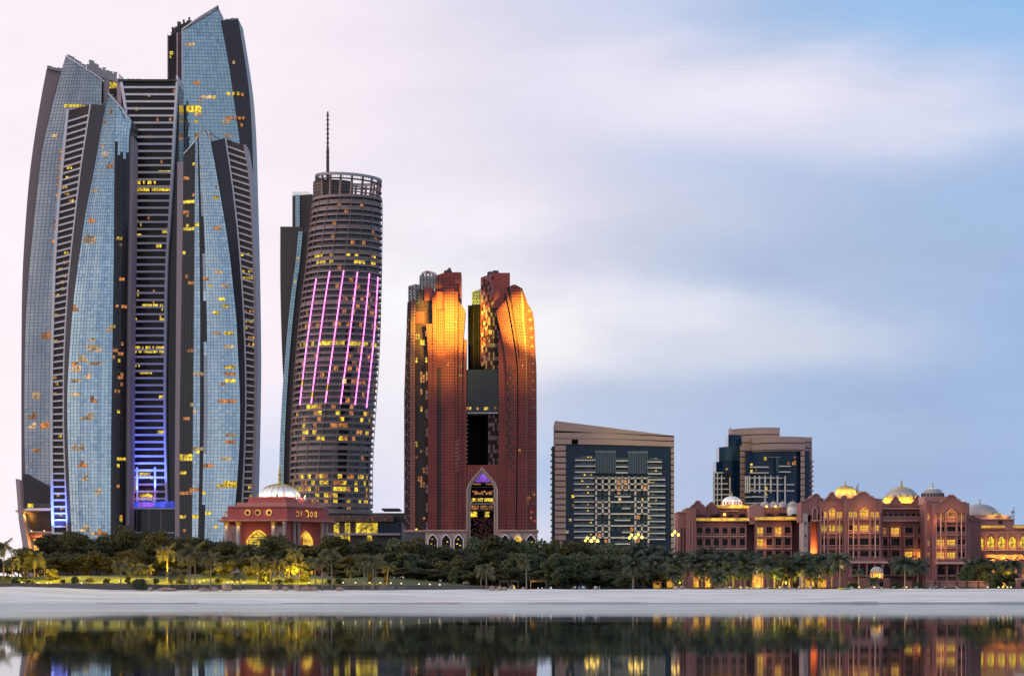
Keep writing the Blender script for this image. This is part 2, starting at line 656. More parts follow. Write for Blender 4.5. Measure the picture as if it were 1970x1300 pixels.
class Ribbon:
    """one face of a tower between two edge curves, closed to a solid behind; the glass is laid pane by pane"""

    def __init__(s, L, uL, uR, vtop, vbot, d=None, thick=20.0):
        s.L, s.uL, s.uR, s.vbot, s.thick = L, uL, uR, vbot, thick
        s.vtop = vtop if callable(vtop) else (lambda q: vtop)
        s.d = d if callable(d) else (lambda q: (d or 0.0))
        vm_ = s.vbot + (s.vtop(.5) - s.vbot) * .45
        s.wref = max(1e-3, s.uR(vm_) - s.uL(vm_))

    def p(s, q, v, off=0.0):
        a, b = s.uL(v), s.uR(v)
        d0 = s.d(0)
        return (s.L.X(a + (b - a) * q), s.L.D + d0 + (s.d(q) - d0) * min(1.0, (b - a) / s.wref) + off, s.L.Z(v))

    def body(s, mb, m, nu=4, step=24, top=None, inset=.35):
        tops = [s.vtop(i / nu) for i in range(nu + 1)]
        vmin = min(tops)
        rows = []
        v = s.vbot
        while v > vmin:
            rows.append(v)
            v -= step
        rows.append(vmin)
        for i in range(nu):
            q0, q1 = i / nu, (i + 1) / nu
            for j in range(len(rows) - 1):
                a0, a1 = max(rows[j], tops[i]), max(rows[j], tops[i + 1])
                b0, b1 = max(rows[j + 1], tops[i]), max(rows[j + 1], tops[i + 1])
                if a0 - b0 < 1e-6 and a1 - b1 < 1e-6:
                    continue
                mb.quad(s.p(q0, a0, inset), s.p(q1, a1, inset), s.p(q1, b1, inset), s.p(q0, b0, inset), m)
                k0 = s.thick - s.d(q0)
                k1 = s.thick - s.d(q1)
                mb.quad(s.p(q0, a0, k0), s.p(q0, b0, k0), s.p(q1, b1, k1), s.p(q1, a1, k1), m)
            mb.quad(s.p(q0, tops[i], 0), s.p(q1, tops[i + 1], 0), s.p(q1, tops[i + 1], s.thick - s.d(q1)), s.p(q0, tops[i], s.thick - s.d(q0)), top or m)
        for q, tp in ((0, tops[0]), (1, tops[-1])):
            for j in range(len(rows) - 1):
                a, b = max(rows[j], tp), max(rows[j + 1], tp)
                if a - b < 1e-6:
                    continue
                k = s.thick - s.d(q)
                mb.quad(s.p(q, a, 0), s.p(q, b, 0), s.p(q, b, k), s.p(q, a, k), m)

    def panes(s, mb, mm, nu, row, m, lit=None, mull='mullion', mw=.2, md=.12, jit=.019, alt=None, hm=1, vm=1, rseed=1):
        """mb: panes, mm: mullions"""
        rn = random.Random(rseed)
        qs = [i / nu for i in range(nu + 1)]
        tops = [s.vtop(q) for q in qs]
        vmin = min(tops)
        nr = int(math.ceil((s.vbot - vmin) / row))
        for j in range(nr):
            va, vb = s.vbot - j * row, s.vbot - (j + 1) * row
            for i in range(nu):
                a0, a1 = max(va, tops[i]), max(va, tops[i + 1])
                b0, b1 = max(vb, tops[i]), max(vb, tops[i + 1])
                if a0 - b0 < .05 and a1 - b1 < .05:
                    continue
                k = m
                if lit and (i, j) in lit:
                    k = lit[(i, j)]
                elif alt:
                    k = alt(i, j) or m
                o = [rn.uniform(-jit, jit) for _ in range(3)]
                o.append(o[0] + o[2] - o[1])
                mb.quad(s.p(qs[i], a0, o[0]), s.p(qs[i + 1], a1, o[1]), s.p(qs[i + 1], b1, o[2]), s.p(qs[i], b0, o[3]), k)
                if mm is not None and j % hm == 0:
                    h = mw / 2 / s.L.k
                    A, B = s.p(qs[i], a0 + h, -md), s.p(qs[i + 1], a1 + h, -md)
                    C, E = s.p(qs[i + 1], a1 - h, -md), s.p(qs[i], a0 - h, -md)
                    mm.quad(A, B, C, E, mull)
                    mm.quad(E, C, s.p(qs[i + 1], a1 - h, .02), s.p(qs[i], a0 - h, .02), mull)
        if mm is not None:
            for i in range(0, nu + 1, vm):
                v = s.vbot
                st = max(row * 3, 14)
                while v > tops[i]:
                    w = max(v - st, tops[i])
                    x = mw / 2
                    A, B = s.p(qs[i], v, -md - .02), s.p(qs[i], w, -md - .02)
                    mm.quad((A[0] - x, A[1], A[2]), (A[0] + x, A[1], A[2]), (B[0] + x, B[1], B[2]), (B[0] - x, B[1], B[2]), mull)
                    for e in (-x, x):
                        mm.quad((A[0] + e, A[1], A[2]), (A[0] + e, A[1] + md, A[2]), (B[0] + e, B[1] + md, B[2]), (B[0] + e, B[1], B[2]), mull)
                    v = w
        return nr

    def bar(s, v, hpx, m, d0=-.4, d1=1.0, q0=0.0, q1=1.0, slope=0.0):
        """one horizontal member across the ribbon as its own small mesh"""
        mb = MB()
        h = hpx / 2
        pts = []
        for (q, vv) in ((q0, v + h + slope), (q1, v + h), (q1, v - h), (q0, v - h + slope)):
            x, y, z = s.p(q, vv)
            pts.append((x, z, y))
        for off in (d0, d1):
            pass
        y0 = [p[2] + d0 for p in pts]
        y1 = [p[2] + d1 for p in pts]
        f = [(p[0], y0[i], p[1]) for i, p in enumerate(pts)]
        b = [(p[0], y1[i], p[1]) for i, p in enumerate(pts)]
        mb.quad(*f, m)
        mb.quad(*b[::-1], m)
        for i in range(4):
            j = (i + 1) % 4
            mb.quad(f[i], b[i], b[j], f[j], m)
        return mb


def light(name, kind, loc, energy, color, size=.5, spot=None, target=None, blend=.6):
    d = bpy.data.lights.new(name, kind)
    d.energy = energy
    d.color = color
    if kind == 'AREA':
        d.size = size
    else:
        d.shadow_soft_size = size
    if kind == 'SPOT':
        d.spot_size = spot
        d.spot_blend = blend
    o = bpy.data.objects.new(name, d)
    COL.objects.link(o)
    o.location = loc
    o.visible_glossy = False            # kept out of reflections; many of these lamps have no fixture
    if target is not None:
        o.rotation_euler = (Vector(target) - Vector(loc)).to_track_quat('-Z', 'Y').to_euler()
    return o

# ================================================================ ground, beach, water
mb = MB()
mb.quad((-4000, -2500, 0), (4000, -2500, 0), (4000, 640, 0), (-4000, 640, 0), 'water')
mb.build('water', kind='structure')
mb = MB()
mb.quad((-9000, 640, 1.6), (9000, 640, 1.6), (9000, 30000, 1.6), (-9000, 30000, 1.6), 'ground')
mb.build('ground', kind='structure')


def nz(x, y, s, seed=0.0):
    return mnoise.noise(Vector((x / s, y / s, seed)))


def beach_z(x, y):
    t = lin_pts([(588, -.9), (600, 0), (605, .42), (612, .85), (646, 3.2), (655, 3.5)])(y + 1.6 * nz(x, 0, 45, 3) + .02 * x)
    lft = max(0.0, min(1.0, (-100 - x) / 26)) * max(0.0, min(1.0, (y - 612) / 30))
    return t + .9 * lft + .10 * nz(x, y * 3.0, 7, 1) * min(1, max(0, (y - 600) / 6)) + .16 * nz(x, y, 22, 9) * min(1, max(0, (y - 603) / 8))


xs = [-1500, -900, -500, -300] + [-200 + 2.0 * i for i in range(201)] + [300, 500, 900, 1500]
ys = [588 + 1.0 * i for i in range(66)]
mb = MB()
for y in ys:
    for x in xs:
        mb.v.append((x, y, beach_z(x, y)))
nxs = len(xs)
for j in range(len(ys) - 1):
    for i in range(nxs - 1):
        a = j * nxs + i
        mb.f.append((a, a + 1, a + nxs + 1, a + nxs))
        w_ = nz(xs[i], ys[j] * 2.2, 16, 4)
        mb.m.append('wet_sand' if ys[j] < 600.6 or (603 < ys[j] < 611 and w_ > .36) or (ys[j] < 603 and w_ > .05) else 'sand')
mb.build('beach', kind='structure', smooth=True)


def lawn_z(x, y):
    t = max(0.0, min(1.0, (y - 652) / 26))
    rise = max(0.0, min(1.0, (4 - x) / 40))
    base = 3.3 + (1.0 + 2.6 * t * t * (3 - 2 * t)) * rise
    bump = 1.0 * nz(x, y, 17, 5) * t * rise + .35 * nz(x, y, 6, 8) * t * rise
    return base + bump


xs = [-1200, -600, -300] + [-180 + 2.5 * i for i in range(145)] + [300, 600, 1200]
ys = [651.5 + 2.0 * i for i in range(26)]
mb = MB()
for y in ys:
    for x in xs:
        mb.v.append((x, y, lawn_z(x, y)))
nxs = len(xs)
for j in range(len(ys) - 1):
    for i in range(nxs - 1):
        a = j * nxs + i
        mb.f.append((a, a + 1, a + nxs + 1, a + nxs))
        mb.m.append('lawn_grass')
mb.build('lawn', kind='structure', smooth=True)

# ================================================================ the five curved glass towers on the left


def parapet_fins(L, root, pts, n, w=.8, h=1.5, d=0.0, m='steel', name='roof_louvre'):
    """row of small uprights along a sloping roof edge"""
    mb = MB()
    for i in range(n):
        t = (i + .5) / n
        f = lin_pts([(0, pts[0][0]), (1, pts[1][0])])(t), lin_pts([(0, pts[0][1]), (1, pts[1][1])])(t)
        x, z = L.X(f[0]), L.Z(f[1])
        hh = h * (.7 + .6 * random.random())
        mb.box(x - w / 2, x + w / 2, L.D + d, L.D + d + 3, z - .6, z + hh, m)
        mb.box(x - w * .8, x + w * .8, L.D + d + .4, L.D + d + 2.2, z + hh, z + hh + .35, m)
    return mb.build(name, root, kind='stuff')


def glass_face(root, rb, nu, row, m, lit, name='curtain_wall', mull='mullion', mw=.12, seed=1, alt=None, bodym='blade_dark', hm=1, vm=1):
    b, p, mm = MB(), MB(), MB()
    rb.body(b, bodym, nu=max(4, nu // 3), top='steel_dark')
    b.build(name + '_core' if name != 'curtain_wall' else 'core', root)
    rb.panes(p, mm, nu, row, m, lit, mull, mw, rseed=seed, alt=alt, hm=hm, vm=vm)
    p.build('glass_panes', root, kind='stuff')
    mm.build('mullions', root, kind='stuff')


def solid(root, rb, m, name, nu=3, top=None):
    b = MB()
    rb.body(b, m, nu=nu, step=16, top=top, inset=0.0)
    return b.build(name, root)


# ---- leftmost tower (behind)
L = Lay(1440)
tA = thing('skyscraper', (L.X(120), L.D, 3.5), 'leftmost glass skyscraper, curved grey glass with a mauve dark left edge and pointed slanted top', 'skyscraper', 'curved glass skyscrapers on the left')
aL = curve([(130.6, 88.6), (172, 80.6), (258, 66), (339, 55.3), (458, 45.8), (534, 41.8), (690, 39.8), (820, 39.6), (968, 40.5), (1060, 42)])
aG = curve([(110, 128), (137, 119.6), (213, 99.4), (296, 81), (350, 74.5), (445, 64.2), (526, 56.3), (604, 51), (690, 48.3), (855, 47.8), (911, 49), (1060, 52)])
aR = curve([(110, 198), (400, 192), (700, 180), (1060, 175)])
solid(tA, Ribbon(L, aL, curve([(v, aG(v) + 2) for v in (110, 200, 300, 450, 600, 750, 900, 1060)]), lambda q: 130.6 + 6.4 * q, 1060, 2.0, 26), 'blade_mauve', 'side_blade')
lit = lit_cells(130, 14, 22, 3, ('lit_orange', 'lit_pale', 'lit_orange'), (2, 2), (1, 2))
for v in (296, 308, 320, 333, 345, 356, 380, 428, 440):
    for i in (5, 6):
        lit[(i, int((1060 - v) / 6.35))] = 'lit_orange'
for i in range(4, 12):
    lit[(i, int((1060 - 207) / 6.35))] = 'lit_yellow'
rA = Ribbon(L, aG, aR, lambda q: 110 + 45 * q, 1060, lambda q: -4 * math.sin(math.pi * (.15 + .7 * q)), 24)
glass_face(tA, rA, 16, 6.35, 'glass_grey', lit, seed=4)
mb = MB()
L.extr(mb, [(49.2, 911), (98, 936), (98, 975), (41, 975)], -6, 6, 'blade_dark')
mb.build('base_wall', tA)
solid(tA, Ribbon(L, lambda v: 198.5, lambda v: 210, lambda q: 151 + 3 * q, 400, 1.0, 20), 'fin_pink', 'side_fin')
rb = Ribbon(L, lambda v: 210, lambda v: 224, lambda q: 154 + 2.5 * q, 400, 1.6, 20)
lit = {(i, int((400 - v) / 6.4)): 'lit_yellow' for i in range(5) for v in (162, 168)}
glass_face(tA, rb, 5, 6.4, 'bronze_glass', lit, name='bronze', mull='mullion_brown', seed=5)
parapet_fins(L, tA, ((129, 110), (165, 132)), 8)
parapet_fins(L, tA, ((90, 130.6), (118, 136.5)), 7, h=1.0)
parapet_fins(L, tA, ((165, 134), (222, 155)), 13, h=5.0, w=1.2, d=3)
parapet_fins(L, tA, ((168, 136), (204, 150)), 9, h=4.2, w=.7, d=8, m='steel_dark', name='roof_crane')
for v, u0, u1 in ((113, 127.5, 198), ):
    mb = MB()
    mb.tube([(L.X(128), L.D - 3, L.Z(110)), (L.X(163), L.D - 4.6, L.Z(132.5)), (L.X(198), L.D - 2.5, L.Z(155))], .45, 6, 'fin_pale')
    mb.build('roof_coping', tA)

# ---- front left tower
L = Lay(1380)
tB = thing('skyscraper', (L.X(175), L.D, 3.5), 'front left skyscraper, pale blue glass beside a dark blade and wide ladder of white bars', 'skyscraper', 'curved glass skyscrapers on the left')
bO = curve([(211, 127.7), (350, 114.5), (421, 108), (512, 102.5), (582, 100), (663, 98), (760, 96.8), (900, 97), (1013, 99.5), (1075, 102)])
bI = lambda v: bO(v) + 5.0
bK = curve([(200.6, 175.6), (258, 166.7), (310, 158.7), (345, 154), (423, 145), (480, 138.7), (539, 133), (598, 129), (650, 126.2), (685, 124.8), (753, 123.8), (826, 124), (893, 126), (958, 128.3), (1016, 130.8), (1075, 134)])
bKi = lambda v: bK(v) - 2.6
bG = curve([(183, 211), (207, 205.8), (264, 195), (304, 188), (345, 180.5), (410, 167.5), (469, 158.7), (515, 152), (569, 145), (623, 140), (685, 135.5), (753, 132), (826, 132), (893, 134), (966, 137), (1022, 140), (1075, 143.5)])
bR = curve([(183, 251), (233, 254), (300, 254), (700, 249), (1075, 247)])
bS = curve([(183, 227), (240, 225), (290, 224), (340, 223), (475, 222), (582, 220.6), (690, 219), (826, 217), (1016, 216), (1075, 216)])
solid(tB, Ribbon(L, bO, bI, lambda q: 211 - q, 1075, -.6, 20), 'fin_pale', 'ladder_fin')
solid(tB, Ribbon(L, bKi, bK, lambda q: 200.6, 1075, -.8, 20), 'fin_pale', 'ladder_fin')
lit = {}
rn = random.Random(8)
for v in (325, 338, 360, 372, 388, 488, 502, 515, 528, 540, 554, 566, 606, 632, 656, 723, 735, 760, 838, 950, 980, 993):
    i0 = rn.randrange(4)
    for i in (i0, i0 + 1):
        lit[(i, int((1075 - v) / 6.3))] = rn.choice(('lit_yellow', 'lit_yellow', 'lit_orange'))
rb = Ribbon(L, bI, bKi, lambda q: 212 - 11 * q, 1075, 1.2, 20)
glass_face(tB, rb, 6, 6.3, 'brown_panel', lit, name='recess', mull='mullion_brown', mw=.3, seed=6)
n = 0
v = 222.0
while v < 1040:
    sl = max(0.0, 12.5 * (1 - (v - 205) / 640))
    rb.bar(v, 3.2, 'fin_pale', -1.6, .6, slope=sl).build('sunshade_bar', tB)
    v += 12.75
solid(tB, Ribbon(L, bK, curve([(vv, bG(vv) + .5) for vv in (183, 230, 300, 400, 500, 600, 700, 800, 900, 1000, 1075)]), lambda q: 200.6 + 6.4 * q, 1075, lambda q: -.8 - 2.5 * q, 22), 'blade_dark', 'side_blade')
lit = lit_cells(136, 13, 24, 9, ('lit_pale', 'lit_pale', 'lit_orange'), (2, 4), (1, 2))
lit.update({(i, int((1075 - v) / 6.5)): 'lit_pale' for v, a, b in ((459, 1, 6), (466, 1, 6), (705, 1, 4), (712, 1, 4), (734, 1, 4), (757, 1, 4), (655, 6, 8), (369, 1, 4), (300, 4, 6)) for i in range(a, b)})
bGm = Ribbon(L, bG, bS, lambda q: 183 + 15 * q, 1075, lambda q: -3.5 - 3.2 * math.sin(math.pi * (.1 + .75 * q)), 24)
glass_face(tB, bGm, 13, 6.5, 'glass_pale', lit, seed=7, bodym='glass_dark')
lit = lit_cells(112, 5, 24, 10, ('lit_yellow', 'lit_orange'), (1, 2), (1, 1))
ragged = [122, 118, 119, 117, 119]  # ragged top of the dark panes: a neighbour's reflection put into the material
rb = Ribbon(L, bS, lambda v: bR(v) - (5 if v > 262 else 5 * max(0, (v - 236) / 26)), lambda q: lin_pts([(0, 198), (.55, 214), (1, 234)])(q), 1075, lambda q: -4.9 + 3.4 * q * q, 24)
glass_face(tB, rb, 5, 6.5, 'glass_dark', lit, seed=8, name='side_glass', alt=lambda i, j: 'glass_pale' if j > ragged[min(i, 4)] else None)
solid(tB, Ribbon(L, lambda v: bR(v) - 5, lambda v: bR(v) + .8, lambda q: 262, 1075, .6, 20), 'fin_pink', 'side_fin')
parapet_fins(L, tB, ((213, 184), (240, 214)), 6, h=.8)
for (u0, v0, u1, v1) in ((152, 212, 158, 198), (158, 198, 170, 203), (190, 202, 208, 190), (158, 198, 176, 201)):
    mb = MB()
    mb.tube([(L.X(u0), L.D + 4, L.Z(v0)), (L.X(u1), L.D + 4, L.Z(v1))], .28, 5, 'steel')
    mb.build('roof_strut', tB)
mb = MB()
mb.tube([(L.X(211), L.D - 5, L.Z(183)), (L.X(239), L.D - 6.4, L.Z(214.5)), (L.X(252), L.D - 6, L.Z(234))], .4, 6, 'fin_pale')
mb.build('roof_coping', tB)

# ---- middle block with white floor bars
L = Lay(1412)
tC = thing('skyscraper', (L.X(288), L.D, 3.5), 'dark bronze tower block crossed by white floor bars, lit blue at its foot', 'skyscraper', 'curved glass skyscrapers on the left')
cL = curve([(143, 229), (213, 240), (300, 246), (420, 253), (600, 252), (800, 250), (1075, 248)])
cR = curve([(145, 340), (229, 335), (310, 330.8), (421, 324.8), (475, 320.8), (555, 318), (663, 316.5), (797, 315.5), (885, 317), (964, 319), (1075, 321)])
solid(tC, Ribbon(L, lambda v: cR(v) - .5, lambda v: cR(v) + 3.6, lambda q: 145 + 3 * q, 976, -1.5, 24), 'fin_pale', 'side_fin')
solid(tC, Ribbon(L, lambda v: cL(v) - .5, lambda v: cL(v) + 5.0, lambda q: 143 + 4 * q, 1075, -1.5, 24), 'fin_pale', 'side_fin')
solid(tC, Ribbon(L, lambda v: 224, lambda v: 232, lambda q: 150, 400, 2, 24), 'fin_pink', 'side_fin')
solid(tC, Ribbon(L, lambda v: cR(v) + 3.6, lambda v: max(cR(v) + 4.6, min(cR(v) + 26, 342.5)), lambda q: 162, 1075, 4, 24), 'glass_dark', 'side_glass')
rb = Ribbon(L, lambda v: cL(v) + 5, cR, lambda q: 157, 976, 0.0, 24)
row = 6.75
lit = {}
rn = random.Random(5)


def litrow(v, u0, u1, k='lit_yellow', p=.85):
    j = int((976 - v) / row)
    for i in range(18):
        u = rb.uL(v) + (rb.uR(v) - rb.uL(v)) * (i + .5) / 18
        if u0 <= u <= u1 and rn.random() < p:
            lit[(i, j)] = k


for a in ((352, 257, 302), (365, 254, 330), (366, 254, 330), (450, 254, 272), (447, 312, 322), (476, 300, 312), (563, 254, 268), (588, 275, 318),
          (615, 303, 316), (672, 253, 318), (675, 253, 318), (701, 254, 268), (716, 270, 302), (766, 305, 316), (832, 302, 316),
          (887, 252, 266), (912, 270, 290), (925, 252, 262), (940, 252, 260), (953, 268, 294), (957, 268, 294), (330, 304, 330)):
    litrow(*a)
for a in lit_cells(120, 18, 26, 12, ('lit_orange', 'lit_yellow'), (1, 1), (1, 1)).items():
    lit.setdefault(*a)
glass_face(tC, rb, 18, row, 'bronze_glass', lit, mull='mullion_brown', mw=.16, seed=9)
v = 169.0
while v < 968:
    rb.bar(v, 3.8, 'fin_pale', -1.4, .4).build('floor_bar', tC)
    v += 13.62
mb = MB()
L.box(mb, 228, 340, 154, 158, -2, 22, 'steel_dark')
mb.build('roof_edge', tC)
parapet_fins(L, tC, ((240, 155), (338, 158)), 22, h=.7, w=.6)
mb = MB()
L.box(mb, 252, 336, 965, 976, -7, 4, 'lit_blue')  # emissive box stands in for the terrace washed in blue light
mb.build('glowing_terrace', tC)
mb = MB()
L.box(mb, 270, 300, 968, 975.5, -7.4, -7.1, 'lit_violet')  # violet part of the terrace glow as an emissive box
mb.build('violet_glow', tC)
for u in (266, 300.5):
    mb = MB()
    mb.tube([(L.X(u), L.D - 4.5, L.Z(976)), (L.X(u), L.D - 4.5, L.Z(899))], .6, 8, 'fin_pale')
    mb.build('pylon', tC)
mb = MB()
L.box(mb, 246, 339, 981, 1145, -9, 8, 'glass_dark')
mb.build('podium', tC)
for v in (979, 1025):
    mb = MB()
    L.box(mb, 245, 339, v - 1.3, v + 1.3, -9.8, 8, 'fin_pale')
    mb.build('podium_ledge', tC)
for u in (268, 291, 314):
    mb = MB()
    L.box(mb, u - .5, u + .5, 981, 1060, -9.3, -8.9, 'steel')
    mb.build('podium_mullion', tC)
for u in (268, 288, 308):
    light('blue_floodlight', 'SPOT', (L.X(u), L.D - 10, L.Z(962)), 75000, (.08, .14, 1.0), .5, R(70), (L.X(u), L.D - 1, L.Z(800)))
light('violet_floodlight', 'POINT', (L.X(284), L.D - 9, L.Z(955)), 1500, (.6, .25, 1.0), .5)

# ---- tallest tower, behind on the right
L = Lay(1460)
tD = thing('skyscraper', (L.X(410), L.D, 3.5), 'tallest glass skyscraper, blue curved glass rising to a sharp point with a dark right blade', 'skyscraper', 'curved glass skyscrapers on the left')
dR = curve([(15, 420), (43, 426), (129, 442), (205, 453), (275, 462.5), (420, 474), (600, 482), (1075, 480)])
dE = curve([(37, 458.5), (113, 470.6), (172, 478.7), (242, 484), (350, 487.5), (528, 492), (700, 494), (900, 491), (1075, 486)])
lit = lit_cells(150, 12, 16, 14, ('lit_pale', 'lit_orange', 'lit_pale'), (1, 2), (1, 1), (.68, .95))
lit.update({(i, int((1075 - v) / 6.7)): k for v, a, b, k in ((207, 1, 5, 'lit_yellow'), (212, 1, 5, 'lit_yellow'), (220, 3, 5, 'lit_pale'), (90, 1, 4, 'lit_pale'), (163, 3, 5, 'lit_orange'),
             (186, 5, 7, 'lit_pale'), (189, 8, 9, 'lit_yellow'), (236, 3, 4, 'lit_yellow'), (180, 12, 13, 'lit_yellow'), (228, 11, 13, 'lit_orange'), (265, 3, 5, 'lit_pale')) for i in range(a, b)})
rD = Ribbon(L, lambda v: 351.5, dR, lambda q: 59 - 44 * q, 1075, lambda q: -1.5 + 2.6 * q, 26)
glass_face(tD, rD, 14, 6.7, 'glass_blue', lit, seed=10)
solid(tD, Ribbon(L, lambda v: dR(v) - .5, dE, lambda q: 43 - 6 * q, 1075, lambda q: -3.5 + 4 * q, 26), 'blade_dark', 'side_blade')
mb = MB()
for (u, v, k) in ((451, 123, 'lit_pale'), (450, 182, 'lit_yellow'), (459, 182, 'lit_yellow'), (467, 184, 'lit_orange'), (455, 228, 'lit_orange'), (462, 230, 'lit_orange'), (469, 229, 'lit_orange'), (466, 243, 'lit_orange')):
    L.box(mb, u - 2, u + 2, v - 2.5, v + 2.5, -4.2, 1, k)
mb.build('lit_windows', tD, kind='stuff')
rb = Ribbon(L, lambda v: 322.5, lambda v: 339.5, lambda q: 69 - 5 * q, 400, 1.0, 24)
glass_face(tD, rb, 5, 6.7, 'bronze_glass', {(1, 44): 'lit_yellow', (2, 44): 'lit_yellow', (1, 43): 'lit_yellow'}, name='bronze', mull='mullion_brown', seed=11)
solid(tD, Ribbon(L, lambda v: 321.5, lambda v: 323, lambda q: 66, 400, .2, 24), 'fin_pale', 'side_fin')
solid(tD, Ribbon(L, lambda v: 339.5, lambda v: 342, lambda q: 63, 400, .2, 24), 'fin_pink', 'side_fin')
solid(tD, Ribbon(L, lambda v: 342, lambda v: 351, lambda q: 62 - 3 * q, 1075, 2.2, 24), 'brown_panel', 'recess_wall')
solid(tD, Ribbon(L, lambda v: 350.4, lambda v: 351.8, lambda q: 59, 1075, -2.2, 24), 'fin_pale', 'side_fin')
mb = MB()
mb.extr(L.xz([(322, 66), (322, 64), (330, 54), (362, 35), (367, 36), (368, 52), (352, 60)]), L.D + 12, L.D + 22, 'fin_pink')
mb.build('roof_screen', tD)
parapet_fins(L, tD, ((324, 62), (363, 36)), 12, h=1.8, w=1.0, d=10, m='fin_pale')
parapet_fins(L, tD, ((326, 66), (362, 50)), 10, h=5.5, w=.7, d=8, m='steel_dark', name='roof_rib')
parapet_fins(L, tD, ((368, 49), (419, 17)), 14, h=1.6, w=.9, d=1)
parapet_fins(L, tD, ((428, 43), (457, 38)), 7, h=1.2, w=.8, d=1)
mb = MB()
mb.tube([(L.X(420), L.D - 3, L.Z(18)), (L.X(420), L.D - 3, L.Z(13.5))], .5, 6, 'steel_dark')
mb.build('roof_mast', tD)
mb = MB()
mb.tube([(L.X(351.5), L.D - 2, L.Z(59)), (L.X(385), L.D - 4.4, L.Z(37)), (L.X(420), L.D - 4, L.Z(15))], .45, 6, 'fin_pale')
mb.build('roof_coping', tD)

# ---- front right tower
L = Lay(1384)
tE = thing('skyscraper', (L.X(415), L.D, 3.5), 'front right glass skyscraper with dark blade and narrow ladder of bars on its right', 'skyscraper', 'curved glass skyscrapers on the left')
eG = curve([(249, 401), (275, 407), (345, 420), (415, 432), (491, 443.5), (555, 450.5), (609, 456), (677, 459.5), (709, 461), (782, 463.5), (855, 462.5), (929, 458), (966, 455), (1075, 446)])
eK = curve([(266.6, 433), (345, 444.8), (421, 454), (475, 459.3), (550, 464.8), (623, 468.7), (690, 471), (768, 472), (855, 470), (929, 467), (964, 465.4), (1075, 459)])
eI = curve([(279, 468), (340, 478), (501, 486), (582, 488), (690, 489), (768, 489), (943, 484), (1075, 478)])
eO = curve([(278, 473), (340, 481.5), (421, 485.5), (501, 490), (582, 493), (690, 495.6), (768, 494.8), (850, 493), (943, 490), (1075, 485)])
eC = curve([(290, 353.5), (400, 352.5), (690, 348), (850, 346), (1075, 346)])
eS = curve([(249, 378), (340, 377), (460, 376), (600, 375), (760, 373.5), (1075, 371)])
topE = lambda q: lin_pts([(0, 298), (.86, 249), (1, 262)])(q)
solid(tE, Ribbon(L, lambda v: 336.5 + 5 * max(0, min(1, (900 - v) / 560)), eC, lambda q: 312, 1075, -.6, 20), 'fin_pink', 'side_fin')
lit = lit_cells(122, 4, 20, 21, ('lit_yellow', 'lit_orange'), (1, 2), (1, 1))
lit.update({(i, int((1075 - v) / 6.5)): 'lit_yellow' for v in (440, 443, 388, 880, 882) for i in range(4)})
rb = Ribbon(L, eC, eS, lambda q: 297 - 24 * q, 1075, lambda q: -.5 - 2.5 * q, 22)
glass_face(tE, rb, 4, 6.5, 'glass_dark', lit, seed=12, name='side_glass', bodym='glass_dark')  # dark panes carry a neighbouring tower's reflection as colour
lit = lit_cells(122, 12, 24, 23, ('lit_pale', 'lit_orange', 'lit_yellow'), (1, 3), (1, 1))
lit.update({(i, int((1075 - v) / 6.5)): k for v, a, b, k in ((385, 9, 12, 'lit_yellow'), (540, 3, 5, 'lit_orange'), (529, 7, 10, 'lit_pale'), (580, 8, 10, 'lit_yellow'), (593, 9, 11, 'lit_yellow'), (606, 6, 8, 'lit_yellow'),
             (645, 6, 8, 'lit_pale'), (645, 9, 12, 'lit_yellow'), (672, 9, 12, 'lit_pale'), (710, 9, 12, 'lit_yellow'), (723, 9, 12, 'lit_orange'), (736, 9, 12, 'lit_yellow'), (776, 7, 12, 'lit_orange'), (840, 9, 12, 'lit_pale'),
             (853, 9, 12, 'lit_orange'), (932, 9, 13, 'lit_yellow'), (935, 9, 13, 'lit_yellow'), (895, 3, 6, 'lit_orange')) for i in range(a, b)})
alt = lambda i, j: ('glass_dark' if i == 2 or (i == 3 and math.sin(j * .21) + math.sin(j * .083 + 1) > .75) else ('glass_grey' if i == 3 and math.sin(j * .13 + 2) > -.3 else None))  # dark and grey pane columns paint in a mirrored tower
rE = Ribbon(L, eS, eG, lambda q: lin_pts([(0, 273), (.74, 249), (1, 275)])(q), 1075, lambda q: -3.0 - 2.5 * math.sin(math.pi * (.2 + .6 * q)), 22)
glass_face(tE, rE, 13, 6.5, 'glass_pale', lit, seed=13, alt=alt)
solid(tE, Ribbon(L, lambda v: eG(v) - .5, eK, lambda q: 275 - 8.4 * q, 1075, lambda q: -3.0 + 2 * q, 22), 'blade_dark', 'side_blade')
eKi = lambda v: eK(v) + 2.4
solid(tE, Ribbon(L, eK, eKi, lambda q: 266.6, 1075, -1.2, 20), 'fin_pale', 'ladder_fin')
solid(tE, Ribbon(L, eI, eO, lambda q: 279, 1075, -.6, 20), 'fin_pink', 'ladder_fin')
rb = Ribbon(L, eKi, eI, lambda q: 268 + 11 * q, 1075, 1.2, 18)
lit = {}
for v in (648, 652, 660, 522, 490, 535, 600, 620, 630, 940):
    for i in range(4):
        if rn.random() < .7:
            lit[(i, int((1075 - v) / 6.4))] = rn.choice(('lit_orange', 'lit_orange', 'lit_yellow'))
glass_face(tE, rb, 4, 6.4, 'brown_panel', lit, name='recess', mull='mullion_brown', mw=.3, seed=14)
v = 282.0
while v < 1040:
    sl = -max(0.0, 12.0 * (1 - (v - 270) / 560))
    rb.bar(v - sl * .0 + max(0, -sl) * 1.0, 3.0, 'fin_pale', -1.6, .6, slope=sl).build('sunshade_bar', tE)
    v += 12.75
